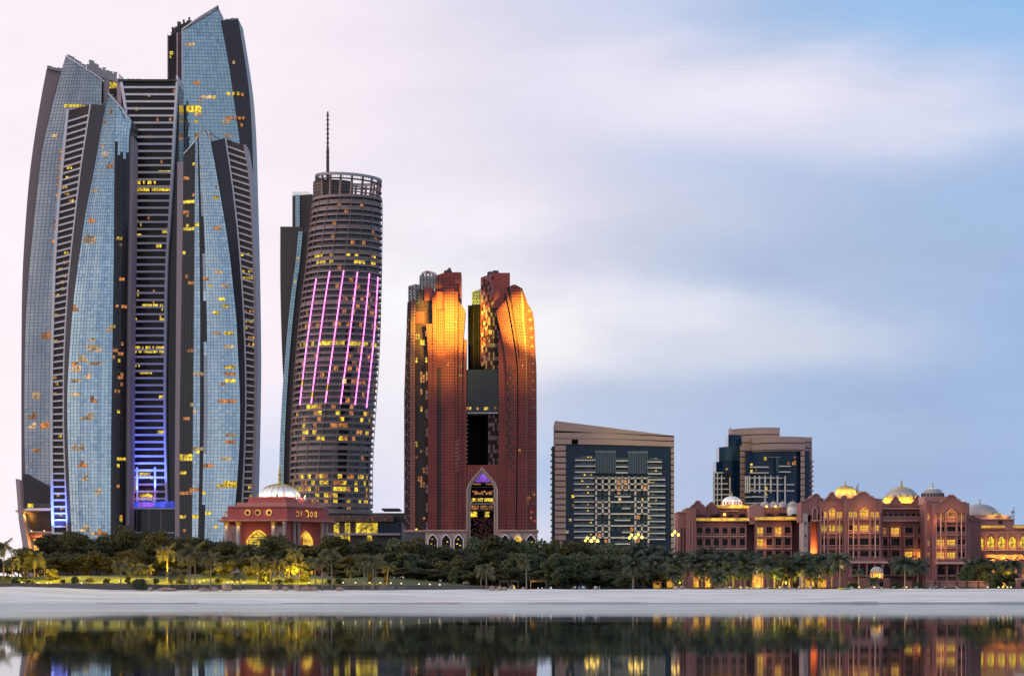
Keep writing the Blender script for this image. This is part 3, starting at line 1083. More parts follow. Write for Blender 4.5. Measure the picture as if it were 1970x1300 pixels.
for (u0, v0, u1, v1) in ((385, 252, 401, 248), (388, 251, 392, 258), (407, 256, 424, 269), (432, 268, 440, 264), (440, 264, 447, 278), (402, 248, 408, 258)):
    mb = MB()
    mb.tube([(L.X(u0), L.D + 3, L.Z(v0)), (L.X(u1), L.D + 3, L.Z(v1))], .28, 5, 'steel')
    mb.build('roof_strut', tE)
mb = MB()
mb.tube([(L.X(354), L.D - 1, L.Z(297)), (L.X(378), L.D - 3, L.Z(273)), (L.X(400), L.D - 5, L.Z(249)), (L.X(407), L.D - 4.5, L.Z(275))], .4, 6, 'fin_pale')
mb.build('roof_coping', tE)
for tw, D_, u0, u1 in ((tA, 1442, 46, 190), (tB, 1382, 104, 246), (tC, 1414, 248, 322), (tD, 1463, 352, 478), (tE, 1386, 338, 476)):
    Lp = Lay(D_)
    mb = MB()
    Lp.box(mb, u0, u1, 1074, 1145, .5, 20, 'glass_dark')
    mb.build('plinth', tw)

# ---- flared pavilion at the foot of the leftmost tower
L = Lay(1398)
pv = thing('pavilion', (L.X(66), L.D, 3.5), 'flared pavilion with leaf shaped canopy and glowing entrance at the leftmost tower foot', 'pavilion')
mb = MB()
L.extr(mb, [(30, 920), (38, 923), (40, 968), (46, 1000), (72, 1144), (58, 1144), (36, 1000)], 0, 9, 'fin_pink')
mb.build('fin_wall', pv)
cx, cy = L.X(86), L.D + 16


def flare(mb, prof, m, n=40):
    mb.lathe([(r * L.k, L.Z(v)) for r, v in prof], cx, cy, n, m)


mb = MB()
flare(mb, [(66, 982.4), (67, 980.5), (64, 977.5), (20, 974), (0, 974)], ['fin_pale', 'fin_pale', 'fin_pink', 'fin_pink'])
flare(mb, [(66, 982.4), (46, 987.5)], ['brown_panel'])
mb.build('leaf_canopy', pv, smooth=False)
mb = MB()
flare(mb, [(48, 984), (44, 1004), (38, 1022)], 'flank_brown')
mb.build('drum', pv)
mb = MB()
flare(mb, [(38, 1020), (50, 1022), (50.5, 1024), (48, 1029), (38, 1036)], ['fin_pink', 'fin_pink', 'palace', 'palace'])
mb.build('bowl_canopy', pv)
mb = MB()
flare(mb, [(33, 1034), (33, 1144)], 'lit_gold', 24)
mb.build('lit_entrance', pv)
for k in range(16):
    a = 2 * math.pi * k / 16 + .1
    mb = MB()
    x, y = cx + 34 * L.k * math.cos(a), cy + 34 * L.k * math.sin(a)
    mb.box(x - .6, x + .6, y - .6, y + .6, L.Z(1144), L.Z(1035), 'fin_pink')
    if math.sin(a) < .3:
        mb.build('pillar', pv)
for k in range(9):
    a = math.pi * (1.08 + .1 * k)
    mb = MB()
    x, y = cx + 46 * L.k * math.cos(a), cy + 46 * L.k * math.sin(a)
    mb.lathe([(0, L.Z(1022)), (.35, L.Z(1021)), (.35, L.Z(1019.5)), (0, L.Z(1018.5))], x, y, 6, 'lamp_white')
    if k % 2 == 0:
        mb.build('rim_lamp', pv)
mb = MB()
L.box(mb, 52, 62, 968, 975.5, 2, 6, 'lit_yellow')
L.box(mb, 62, 98, 968, 976, 3, 8, 'grey_wall')
mb.build('canopy_window', pv)
light('entrance_lamp', 'POINT', (cx - 3, cy - 12.5, L.Z(1043)), 4500, (1, .5, .1), .6)
light('canopy_lamp', 'POINT', (cx - 11, cy - 12, L.Z(991)), 1800, (1, .62, .1), .5)

Lb = Lay(1380)
light('blue_floodlight', 'SPOT', (Lb.X(112), Lb.D - 12, Lb.Z(1025)), 90000, (.08, .16, 1.0), .5, R(60), (Lb.X(112), Lb.D, Lb.Z(985)))

# ================================================================ round twisted tower with pink light lines
L = Lay(1300)
tF = thing('skyscraper', (L.X(640), L.D + 22, 3.5), 'round banded brown tower with slanting pink light lines and a tall roof mast', 'skyscraper')
fl = curve([(340, 599), (372, 596.5), (446, 588), (517, 581), (550, 576), (646, 566), (742, 558.5), (858, 552.7), (915, 551.5), (985, 551)])
fr = curve([(340, 730.5), (375, 730), (446, 729.8), (560, 728.5), (646, 725.8), (742, 720), (838, 714), (896, 711.5), (985, 712)])
fc = lambda v: (fl(v) + fr(v)) / 2
frr = lambda v: (fr(v) - fl(v)) / 2
FY = L.D + 22
NF = 54
th = [2 * math.pi * i / NF for i in range(NF)]


def fp(a, v, off=0.0):
    """point on the drum; a = angle from the front, positive to the right"""
    r = frr(v) * L.k + off
    return (L.X(fc(v)) + r * math.sin(a), FY - r * math.cos(a), L.Z(v))


def ring(mb, v0, v1, off0, off1, m, a0=0, a1=2 * math.pi, n=NF):
    for i in range(n):
        p, q = a0 + (a1 - a0) * i / n, a0 + (a1 - a0) * (i + 1) / n
        A, B, C, E = fp(p, v1, off1), fp(q, v1, off1), fp(q, v0, off1), fp(p, v0, off1)
        mb.quad(A, B, C, E, m)
        mb.quad(fp(p, v0, off0), fp(p, v0, off1), fp(q, v0, off1), fp(q, v0, off0), m)
        mb.quad(fp(p, v1, off1), fp(p, v1, off0), fp(q, v1, off0), fp(q, v1, off1), m)
        mb.quad(fp(q, v1, off0), fp(p, v1, off0), fp(p, v0, off0), fp(q, v0, off0), m)


FL0, FLH, NFL = 982.0, 12.2, 50
panes, mull = MB(), MB()
rn = random.Random(31)
litF = {}
full = {26: 1.0}                              # the bright storey half way up
for j in range(NFL):
    v = FL0 - (j + .5) * FLH
    for i in range(NF):
        a = th[i] - math.pi
        u = fc(v) + frr(v) * math.sin(a)
        if math.cos(a) < 0:
            continue
        k = None
        if 657 < v < 669 and rn.random() < .75:
            k = 'lit_yellow'
        elif 610 < v < 623 and rn.random() < .5:
            k = 'lit_orange'
        elif 485 < v < 510 and 595 < u < 725 and rn.random() < .45:
            k = 'lit_yellow'
        elif 730 < v < 743 and u > 635 and rn.random() < .7:
            k = 'lit_yellow' if u < 660 else 'lit_orange'
        elif 780 < v < 845 and rn.random() < .30:
            k = rn.choice(('lit_yellow', 'lit_orange'))
        elif 903 < v < 965 and rn.random() < .42:
            k = rn.choice(('lit_yellow', 'lit_yellow', 'lit_orange'))
        elif 570 < v < 600 and u > 655 and rn.random() < .35:
            k = 'lit_orange'
        elif 450 < v < 475 and u > 670 and rn.random() < .35:
            k = 'lit_orange'
        elif rn.random() < .03:
            k = 'lit_orange'
        if k:
            litF[(i, j)] = k
for j in range(NFL):
    v1, v0 = FL0 - j * FLH, FL0 - (j + 1) * FLH
    for i in range(NF):
        a, b = th[i] - math.pi, th[i] - math.pi + 2 * math.pi / NF
        jt = rn.uniform(-.05, .05)
        panes.quad(fp(a, v1, -1.2 + jt), fp(b, v1, -1.2 - jt), fp(b, v0, -1.2 - jt), fp(a, v0, -1.2 + jt), litF.get((i, j), 'tower_glass'))
        A, B = fp(a, v1, -1.0), fp(a, v0, -1.0)
        mull.quad((A[0] - .09, A[1], A[2]), (A[0] + .09, A[1], A[2]), (B[0] + .09, B[1], B[2]), (B[0] - .09, B[1], B[2]), 'mullion_brown')
panes.build('glass_panes', tF, kind='stuff')
mull.build('mullions', tF, kind='stuff')
thick = {49, 48, 45, 41, 40, 33, 24, 10, 1, 0}
for j in range(NFL + 1):
    mb = MB()
    v = FL0 - j * FLH
    h = 3.4 if j in thick else 1.7
    ring(mb, v - h, v + h, -1.1, .0, 'band_mauve')
    ring(mb, v + h + .2, v + h + .9, -1.0, .45, 'fin_pink')
    mb.build('floor_band', tF)
# slanting ribs, six of them lit pink
for k in range(18):
    a0 = R(-58.0 + 20.3 * k)
    if math.cos(a0) < -.3:
        continue
    pts = []
    for q in range(25):
        v = 378 + (975 - 378) * q / 24
        pts.append(fp(a0 - R(11) * (v - 550) / 231, v, .35))
    mb = MB()
    mb.tube(pts, .16, 4, 'band_mauve')
    rib = mb.build('rib', tF)
    if 1 <= k <= 6:
        mb = MB()
        vt = {1: 533, 2: 520, 3: 519, 4: 521, 5: 522, 6: 526}[k]
        vb = 784
        nseg = int((vb - vt) / FLH)
        for q in range(nseg):
            va, vc = vt + q * FLH + .8, vt + (q + 1) * FLH - .8
            P = [fp(a0 - R(11) * (v - 550) / 231, v, .75) for v in (va, vc)]
            mb.tube(P, .31, 5, 'lit_gold' if (k, q) in ((1, 16), (2, 19), (3, 18)) else 'led_pink')
        mb.build('led_strip', tF)
mb = MB()
mb.lathe([(78 * L.k, L.Z(1145)), (78 * L.k, L.Z(984)), (0, L.Z(983))], L.X(631.5), FY, 40, 'flank_brown')
mb.build('base_drum', tF)
# crown: open ring on columns to the right, plant drum to the left
mb = MB()
ring(mb, 371, 376, -3.5, .3, 'band_mauve')
mb.build('crown_base', tF)


def cp(a, v, off):
    """crown ring leans up to the left"""
    x, y, z = fp(a, v, off)
    return (x, y, z + (1 - math.sin(a)) * 4.3 * L.k - 6 * L.k)


for (va, vb, m_) in ((327, 332, 'steel'), (337, 339.5, 'steel_dark'), (352, 354, 'band_mauve'), (361, 363, 'band_mauve')):
    mb = MB()
    n = 40
    for i in range(n):
        a, b = -math.pi + 2 * math.pi * i / n, -math.pi + 2 * math.pi * (i + 1) / n
        if vb > 345 and not (R(0) < a < R(125)):
            continue
        for o in (0, -.9):
            mb.quad(cp(a, vb, o), cp(b, vb, o), cp(b, va, o), cp(a, va, o), m_)
        mb.quad(cp(a, va, 0), cp(b, va, 0), cp(b, va, -.9), cp(a, va, -.9), m_)
        mb.quad(cp(a, vb, 0), cp(b, vb, 0), cp(b, vb, -.9), cp(a, vb, -.9), m_)
    mb.build('crown_ring', tF)
for i in range(18):
    a = -math.pi + 2 * math.pi * (i + .5) / 18
    mb = MB()
    A, B = cp(a, 329, -.6), fp(a, 372, -1.6)
    mb.tube([B, A], [.75, .55], 4, 'band_mauve')
    mb.build('crown_column', tF)
mb = MB()
for i in range(72):
    a = -math.pi + 2 * math.pi * i / 72
    A, B = cp(a, 326, -.3), cp(a, 340, -.3)
    mb.tube([B, A], .12, 3, 'steel_dark')
mb.build('crown_screen', tF, kind='stuff')
mb = MB()
mb.lathe([(0, L.Z(338)), (39 * L.k, L.Z(338)), (39 * L.k, L.Z(374)), (0, L.Z(374))], L.X(635), FY, 36, 'flank_brown')
for v in (345, 351, 357):
    mb.lathe([(39.6 * L.k, L.Z(v - .8)), (39.6 * L.k, L.Z(v + .8))], L.X(635), FY, 36, 'band_mauve')
mb.build('plant_drum', tF)
mb = MB()
mx, my = L.X(627.5), FY - 39.5 * L.k - .5
mb.tube([(mx, my, L.Z(365)), (mx, my, L.Z(335)), (mx, my, L.Z(280)), (mx, my, L.Z(279)), (mx, my, L.Z(207))], [.25, .8, .72, .48, .42], 6, 'flank_brown')
for v in range(214, 335, 9):
    mb.box(mx - .8, mx + .8, my - .8, my + .8, L.Z(v + .5), L.Z(v - .5), 'steel_dark')
mb.build('mast', tF)
# flank slabs on the left
L2 = Lay(1335)
kk = L2.k
sl = curve([(435, 538.5), (550, 538.6), (704, 543), (819, 550), (985, 556)])
rb = Ribbon(L2, sl, lambda v: min(fl(v) + 14, sl(v) + 44), 435, 1060, 2, 26)
solid(tF, rb, 'flank_brown', 'flank_wall')
rb = Ribbon(L2, lambda v: fl(v) - 13, lambda v: fl(v) - 4.5, 446, 1060, -3, 20)
glass_face(tF, rb, 3, 6.2, 'glass_blue', {(1, int((1060 - v) / 6.2)): 'lit_yellow' for v in (497, 543)}, name='glass_strip', seed=33)
solid(tF, Ribbon(L2, lambda v: fl(v) - 4.5, lambda v: fl(v) + 20, 440, 1060, -1.5, 20), 'flank_brown', 'flank_wall')
solid(tF, Ribbon(L2, lambda v: 561, lambda v: 600, lambda q: 374 - 3 * q, 470, 4.5, 22), 'flank_brown', 'flank_wall')
rb = Ribbon(L2, lambda v: 567, lambda v: 575.5, 373, 436, 3.6, 8)
glass_face(tF, rb, 3, 6.2, 'glass_blue', {}, name='glass_strip', seed=34)
mb = MB()
for i in range(16):
    x = L2.X(562 + i * 2.1)
    mb.box(x - .1, x + .1, L2.D + 5, L2.D + 5.2, L2.Z(374), L2.Z(367 - (i % 3)), 'steel')
mb.build('roof_rail', tF, kind='stuff')

# ---- low glazed building at its foot
L = Lay(1240)
lb = thing('low_building', (L.X(705), L.D, 3.5), 'low flat roofed building with yellow lit glazing at the foot of the round brown tower', 'building')
mb = MB()
L.box(mb, 626, 772, 1003, 1075, 4, 40, 'grey_wall')
L.box(mb, 712, 776, 985, 1003, 10, 40, 'grey_wall')
mb.build('wall', lb)
mb = MB()
L.box(mb, 624, 757, 991, 1003, -3, 40, 'brown_panel')
mb.build('roof_band', lb)
mb = MB()
L.box(mb, 733, 767, 976.5, 979.5, 6, 34, 'grey_wall')
mb.build('roof_slab', lb)
mb = MB()
for i in range(90):
    u, v = 626 + 130 * random.random(), 992.5 + 9 * random.random()
    L.box(mb, u - .5, u + .5, v - .4, v + .4, -3.3, -2.9, random.choice(('fin_pink', 'lit_orange', 'steel')))
mb.build('roof_perforations', lb, kind='stuff')
for i in range(13):
    u = 631 + 10.6 * i
    mb = MB()
    L.box(mb, u, u + 9.8, 1005, 1025, 2.6, 3.4, 'lit_yellow' if u < 716 and i not in (0, 2, 4) else ('blue_glass' if u > 716 else 'brown_panel'))
    mb.build('window', lb)
    if i < 8:
        mb = MB()
        L.box(mb, u + .3, u + 9.6, 1029, 1042, 2.6, 3.4, 'lit_yellow' if i in (1, 2, 3, 7) else 'brown_panel')
        mb.build('window', lb)
mb = MB()
L.box(mb, 628, 770, 1025, 1029, -1, 4, 'fin_pink')
mb.build('floor_slab', lb)

# ================================================================ domed gatehouse
L = Lay(930)
gt = thing('gatehouse', (L.X(530), L.D + 14, 3.5), 'red stone gatehouse with a white and gold dome, ring windows and glowing arches', 'gatehouse')


def chev(u0, uc, u1, d):
    """plan of a block whose front corner stands at column uc"""
    return [(L.X(u0), L.D + 9 + d), (L.X(u0), L.D - 4 + d), (L.X(uc), L.D - 8 + d), (L.X(u1), L.D + 9 + d), (L.X(u1), L.D + 32), (L.X(u0), L.D + 32)]


def gblock(name, u0, uc, u1, v0, v1, d, m):
    mb = MB()
    mb.plan(chev(u0, uc, u1, d), L.Z(v1), L.Z(v0), m)
    return mb.build(name, gt)


def gfront(u, off=0.0):
    """depth of the chevron face at column u for the 440-556-620 block"""
    if u < 556:
        return L.D - 4 + (u - 440) / 116 * -4 + off
    return L.D - 8 + (u - 556) / 64 * 17 + off


gblock('wall', 440, 555, 618, 1002, 1145, 2.2, 'red_stone')
gblock('cornice', 423, 557, 636, 1000, 1003, -2.6, 'red_stone_light')
gblock('cornice', 430, 556, 630, 994, 1000, -1.2, 'red_stone')
gblock('upper_wall', 440, 556, 620, 975, 994, 0, 'red_stone')
gblock('cornice', 441, 556, 621, 973, 976, -.8, 'red_stone_light')
gblock('parapet', 456, 553, 605, 966.5, 973, 2.5, 'red_stone_light')
gblock('attic', 476, 551, 586, 956, 966.5, 6, 'red_stone')
cx, cy = L.X(531.5), L.D + 13
mb = MB()
mb.lathe([(44 * L.k, L.Z(967)), (44 * L.k, L.Z(955)), (42 * L.k, L.Z(953.5))], cx, cy, 40, 'red_stone_light')
mb.build('drum', gt)
prof = [(41 * math.cos(R(a)), 954.8 - 27.5 * math.sin(R(a))) for a in range(0, 91, 6)]
mb = MB()
mb.lathe([(r * L.k + .02, L.Z(v)) for r, v in prof], cx, cy, 64, ['dome_white'] * 10 + ['dome_gold'] * 5)
dm = mb.build('dome', gt, smooth=True)
mb = MB()
for k in range(20):
    a = 2 * math.pi * k / 20
    pts = []
    for e in range(0, 85, 7):
        r = 41.3 * math.cos(R(e)) * L.k
        pts.append((cx + r * math.cos(a), cy + r * math.sin(a), L.Z(954.8 - 27.8 * math.sin(R(e)))))
    mb.tube(pts, .055, 4, 'gold')
    am = a + math.pi / 20
    for s_ in (-1, 1):
        pts = []
        for q in range(5):
            e = 38 + 22 * q / 4
            b = am - s_ * (math.pi / 20) * (1 - q / 4.0)
            r = 41.4 * math.cos(R(e)) * L.k
            pts.append((cx + r * math.cos(b), cy + r * math.sin(b), L.Z(954.8 - 27.9 * math.sin(R(e)))))
        mb.tube(pts, .09, 4, 'gold')
mb.build('gilding', dm)
mb = MB()
mb.lathe([(r * L.k, L.Z(v)) for r, v in [(4, 929), (2.6, 925), (2, 920), (3, 917.5), (1.6, 914), (2.6, 911), (2.2, 905), (1.2, 897), (0.05, 889)]], cx, cy, 10, 'gold')
mb.build('finial', gt, smooth=True)
for (u, d) in ((479.6, 4.2), (495.5, 2.5), (533, 0), (569, 6), (583, 10)):
    mb = MB()
    mb.lathe([(r * L.k, L.Z(v)) for r, v in [(3.2, 961), (3.2, 957), (2.2, 955.5), (2.4, 953.5), (1.6, 951), (.05, 948.5)]], L.X(u), L.D + d, 8, ['plastic_white', 'plastic_white', 'dome_gold', 'dome_gold', 'gold'])
    mb.build('urn', gt)


def yring(name, u, v, r, d, ex=1.0, m='lit_gold'):
    mb = MB()
    n = 20
    for i in range(n):
        a, b = 2 * math.pi * i / n, 2 * math.pi * (i + 1) / n
        P = [(L.X(u + rr * ex * math.cos(w)), d + yy, L.Z(v - rr * math.sin(w))) for rr, w, yy in ((r, a, -.5), (r, b, -.5), (r * .68, b, -.5), (r * .68, a, -.5))]
        Q = [(L.X(u + rr * ex * math.cos(w)), d + .3, L.Z(v - rr * math.sin(w))) for rr, w in ((r, a), (r, b), (r * .68, b), (r * .68, a))]
        mb.quad(*P, m)
        mb.quad(P[0], P[1], Q[1], Q[0], m)
        mb.quad(P[2], P[3], Q[3], Q[2], m)
    o = mb.build(name, gt)
    mb = MB()
    mb.extr([(L.X(u + r * .7 * ex * math.cos(2 * math.pi * i / 14)), L.Z(v - r * .7 * math.sin(2 * math.pi * i / 14))) for i in range(14)], d - .12, d + .3, 'copper_dark')
    mb.build('oculus_glass', o)


for u in (479.3, 499, 521):
    yring('oculus_ring', u, 986.6, 5.6, gfront(u))
for u, r, ex in ((574, 5.4, .5), (580.5, 4.5, .15), (589.7, 8.4, .5), (598, 5, .45), (605.5, 5.2, .4)):
    yring('oculus_ring', u, 988.5, r, gfront(u), ex)
for (u, d, lit_) in ((439.5, -6.5, 1), (463, -7.6, 1), (531, -10, 1), (552, -9.5, 0), (568, -3.6, 0), (575, -1.8, 0), (618, 5.5, 0), (625, 8, 0)):
    mb = MB()
    r = 4.0 if lit_ else 3.0
    mb.lathe([(r * L.k, L.Z(1145)), (r * L.k, L.Z(1012))], L.X(u), L.D + d, 14, 'grey_stone')
    c = mb.build('column', gt, smooth=True)
    mb = MB()
    mb.lathe([(r * L.k, L.Z(1012)), (r * 1.3 * L.k, L.Z(1007.5)), (r * 1.5 * L.k, L.Z(1004)), (0, L.Z(1003.5))], L.X(u), L.D + d, 14, 'gold' if lit_ else 'grey_stone')
    mb.build('capital', c)
    if lit_:
        light('column_lamp', 'POINT', (L.X(u), L.D + d - 1.9, L.Z(1013)), 160, (1, .68, .12), .25)


for a in (200, 235, 270, 305, 340):
    light('dome_floodlight', 'POINT', (cx + 52 * L.k * math.cos(R(a)), cy + 52 * L.k * math.sin(R(a)), L.Z(951)), 420, (1, .90, .72), .3)


def pointed(uc, hw, v_ap, v_sp, v_bot, n=10):
    """left to right outline of a pointed arch, in photo coordinates"""
    out = [(uc - hw, v_bot)]
    for q in range(n + 1):
        t = q / n
        out.append((uc - hw * (1 - t ** 1.25) ** .8 if t < 1 else uc, v_sp + (v_ap - v_sp) * t ** .95))
    return out + [(2 * uc - u, v) for u, v in out[-2::-1]]


def arch_frame(L, root, name, uc, hw, v_ap, v_sp, v_bot, w, d0, d1, m, wx=1.0):
    o = pointed(uc, hw, v_ap, v_sp, v_bot)
    i = pointed(uc, hw - w * wx, v_ap + w * 1.5, v_sp, v_bot)
    mb = MB()
    for k in range(len(o) - 1):
        a, b, c, e = o[k], o[k + 1], i[k + 1], i[k]
        P = [(L.X(p[0]), L.D + d0, L.Z(p[1])) for p in (a, b, c, e)]
        Q = [(L.X(p[0]), L.D + d1, L.Z(p[1])) for p in (a, b, c, e)]
        mb.quad(*P, m)
        mb.quad(P[0], Q[0], Q[1], P[1], m)
        mb.quad(P[2], Q[2], Q[3], P[3], m)
    return mb.build(name, root)


def arch_fill(L, root, name, uc, hw, v_ap, v_sp, v_bot, d0, d1, m):
    mb = MB()
    L.extr(mb, pointed(uc, hw, v_ap, v_sp, v_bot), d0, d1, m)
    return mb.build(name, root)


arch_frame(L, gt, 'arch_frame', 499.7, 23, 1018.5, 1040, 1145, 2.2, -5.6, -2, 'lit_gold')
arch_fill(L, gt, 'arch_glow', 499.7, 20, 1023, 1042, 1145, -4.6, -3, 'lit_yellow')
mb = MB()
for q in range(9):
    v = 1028 + q * 5
    L.box(mb, 481, 519, v, v + 1.2, -5.2, -4.9, 'red_stone')
mb.build('arch_grille', gt)
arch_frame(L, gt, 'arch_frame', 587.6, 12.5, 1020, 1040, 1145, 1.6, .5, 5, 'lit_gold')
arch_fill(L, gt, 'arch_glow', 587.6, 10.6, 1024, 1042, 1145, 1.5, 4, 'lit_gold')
for u, d in ((451, -3.6), (542.5, -6.6)):
    mb = MB()
    L.box(mb, u - 8, u + 8, 1012, 1145, d, d + 3, 'grey_stone')
    w_ = mb.build('niche_panel', gt)
    arch_frame(L, w_, 'niche_frame', u, 4, 1022, 1028, 1050, .8, d - .4, d, 'palace_trim')

# ================================================================ copper coloured twin towers
L = Lay(1200)
tG = thing('skyscraper', (L.X(905), L.D, 3.5), 'copper red twin towers with golden crowns, joined by a bridge over a pointed arch', 'skyscraper')
UP = {}


def strip(name, top, bot, d, nu, row=5.6, m='copper', mull='joint_dark', litd=None, vb=1021, seed=1, thick=12, wl=None, alt=None, jit=.01):
    """top: (uL, uR, vL, vR); bot: (uL, uR) reached at v=704 and kept to the foot"""
    uL = curve([(min(top[2], top[3]) - .01, top[0]), (655, top[0] + (bot[0] - top[0]) * .72), (704, bot[0]), (760, bot[0]), (1021, bot[0])]) if wl is None else wl[0]
    uR = curve([(min(top[2], top[3]) - .01, top[1]), (655, top[1] + (bot[1] - top[1]) * .72), (704, bot[1]), (760, bot[1]), (1021, bot[1])]) if wl is None else wl[1]
    rb = Ribbon(L, uL, uR, lambda q: top[2] + (top[3] - top[2]) * q, vb, d, thick)
    b, p, mm = MB(), MB(), MB()
    rb.body(b, 'copper_dark', nu=2, top='copper')
    b.build('core', tG)
    rb.panes(p, mm, nu, row, m, litd, mull, .2, .08, jit, alt=alt, rseed=seed)
    p.build(name, tG, kind='stuff')
    mm.build('panel_joints', tG, kind='stuff')
    return rb


# left tower
strip('copper_panels', (819.6, 832.5, 625, 623), (823.5, 834), -2.0, 3, seed=41)
strip('copper_panels', (832, 839.5, 561, 561), (834, 840.5), -3.2, 2, seed=42)
strip('copper_panels', (839.5, 856, 598, 597), (840.5, 857), -1.6, 4, seed=43, alt=lambda i, j: 'copper_dark' if i < 2 and j < 56 else None)
strip('copper_panels', (855.5, 875, 546, 552), (857, 873.5), -4.0, 4, seed=44)
strip('copper_panels', (874, 881, 561, 562), (873.5, 880), -3.0, 2, seed=45)
strip('copper_panels', (881, 896.8, 578, 598), (880, 889), -1.0, 3, seed=46, litd={(1, 53): 'lit_orange', (2, 53): 'lit_orange', (1, 56): 'lit_orange', (2, 56): 'lit_orange'})
cst = lambda a, b: (lambda v: a, lambda v: b)
strip('copper_panels', (888, 897, 652, 652), (888, 897), .8, 2, seed=47, wl=cst(887.5, 897.3))
rG = strip('dark_panels', (798, 820, 590, 590), (798, 820), 4, 5, m='copper_dark', seed=48, wl=cst(798, 822), litd=lit_cells(76, 5, 26, 49, ('lit_orange', 'lit_yellow', 'lit_orange'), (1, 2), (1, 2), (0, .9)))
strip('copper_panels', (788, 799, 577, 577), (788, 799), 1.5, 2, m='copper_light', seed=50, wl=(lambda v: 788.5 + max(0, 700 - v) * .012, lambda v: 798.5 + max(0, 700 - v) * .012))
strip('checker_strip', (778, 789, 580, 580), (777, 789), 2.5, 3, row=4.6, m='copper_dark', seed=51, wl=(lambda v: 777.5 + max(0, 760 - v) * .035, lambda v: 788.5 + max(0, 700 - v) * .012),
      alt=lambda i, j: 'checker_pink' if (i == 2 and j % 3 == 0) or (i == 0 and j % 5 < 2) or (i == 1 and j % 6 == 4) else None)
strip('checker_strip', (818.5, 823.5, 700, 700), (819, 823.5), -1.6, 1, row=9, m='joint_dark', seed=52, wl=cst(819, 823.5), alt=lambda i, j: 'checker_pink' if j % 4 < 2 else None)
for (u0, u1, v0, v1, d0, d1, m_) in ((799, 834, 553, 660, 6, 24, 'copper_dark'), (816, 831.5, 551.5, 577, 3, 20, 'copper'), (836, 858, 560, 640, 2, 24, 'copper'), (800, 816, 598, 620, 3, 20, 'copper')):
    mb = MB()
    L.box(mb, u0, u1, v0, v1, d0, d1, m_)
    mb.build('upper_block', tG)
mb = MB()
L.extr(mb, [(836, 660), (836, 527), (856, 520), (887, 520), (887, 660)], 7, 26, 'copper')
mb.build('upper_core', tG)
mb = MB()
for i in range(1, 7):
    L.box(mb, 836 + i * 7.3 - .3, 836 + i * 7.3 + .3, 528 if i < 3 else 521, 655, 6.85, 7.1, 'joint_dark')
for j in range(22):
    L.box(mb, 836.5, 886.5, 532 + j * 5.6, 532.6 + j * 5.6, 6.85, 7.1, 'joint_dark')
mb.build('panel_joints', tG, kind='stuff')


def lattice(u0, u1, vtop, v1, d, dep, st=6.0):
    mb = MB()
    tp = lin_pts(vtop)
    xs_ = [u0 + (u1 - u0) * i / max(1, round((u1 - u0) / st)) for i in range(int(round((u1 - u0) / st)) + 1)]
    for dd in (0, dep / 2, dep):
        for u in xs_:
            mb.tube([(L.X(u), L.D + d + dd, L.Z(v1)), (L.X(u), L.D + d + dd, L.Z(tp(u)))], .22, 4, 'steel')
        v = v1
        while v > tp(u0):
            mb.tube([(L.X(u0), L.D + d + dd, L.Z(v)), (L.X(u1), L.D + d + dd, L.Z(v))], .18, 4, 'steel')
            for a, b in zip(xs_[:-1], xs_[1:]):
                w = max(v - st, tp(b))
                mb.tube([(L.X(a), L.D + d + dd, L.Z(v)), (L.X(b), L.D + d + dd, L.Z(w))], .14, 3, 'steel')
                mb.tube([(L.X(b), L.D + d + dd, L.Z(v)), (L.X(a), L.D + d + dd, L.Z(max(v - st, tp(a))))], .14, 3, 'steel_dark')
            v -= st
        for a, b in zip(xs_[:-1], xs_[1:]):
            mb.tube([(L.X(a), L.D + d + dd, L.Z(tp(a))), (L.X(b), L.D + d + dd, L.Z(tp(b)))], .25, 4, 'steel')
    for u in xs_:
        for v in (tp(u), v1 - 8, v1 - 18):
            mb.tube([(L.X(u), L.D + d, L.Z(v)), (L.X(u), L.D + d + dep, L.Z(v))], .16, 3, 'steel_dark')
    mb.build('roof_lattice', tG)


lattice(807, 838, [(807, 529), (812, 522), (821, 518), (840, 524)], 550, 5, 9)
lattice(785.5, 806, [(785, 549), (800, 545), (806, 546)], 581, 4, 9)
lattice(908, 925, [(908, 556), (925, 550)], 584, 12, 8)
mb = MB()
L.box(mb, 818, 826, 519, 522.5, 5, 8, 'lit_red')
mb.build('beacon', tG)
for (u0, u1, v0, v1, d) in ((853, 858, 515, 521, 10), (858, 862, 512, 516, 12), (861, 866, 509.5, 517, 11), (855, 868, 516.5, 518, 9), (864, 868, 514, 521, 12), (939, 951, 517, 522, 10), (948, 959, 514.5, 522, 11), (937, 952, 519, 523, 9)):
    mb = MB()
    L.box(mb, u0, u1, v0, v1, d, d + 5, 'steel_dark')
    mb.build('roof_machine', tG)
# right tower
dk = curve([(556, 968), (564, 970), (598, 977.5), (634, 984), (673, 990), (709, 994), (760, 994.5), (1021, 992)])
strip('copper_panels', (954.4, 968, 599, 578), (975, 992), -2.5, 6, seed=61, wl=(curve([(575, 952.5), (598.6, 954.4), (630, 961), (653, 966.5), (709, 974.6), (760, 975), (1021, 975)]), dk),
      alt=lambda i, j: 'copper_dark' if (j < 56 and j > 24 and ((i == 0 and j % 4 < 2) or (i == 1 and j % 4 >= 2))) else None)
strip('seam', (968, 975, 566, 566), (990, 996), 1.2, 1, row=11, m='copper_dark', seed=68, wl=(lambda v: dk(v) - 1, lambda v: dk(v) + 4))
st2 = lambda v: dk(v) + 2.6
r2 = curve([(548, 1003), (557, 1005), (624.6, 1009), (672, 1013), (720, 1014), (1021, 1014)])
rb = Ribbon(L, st2, r2, lambda q: lin_pts([(0, 557), (.62, 548.6), (1, 557)])(q), 1021, -4.2, 12)
b, p, mm = MB(), MB(), MB()
rb.body(b, 'copper_dark', 3, top='copper')
b.build('core', tG)
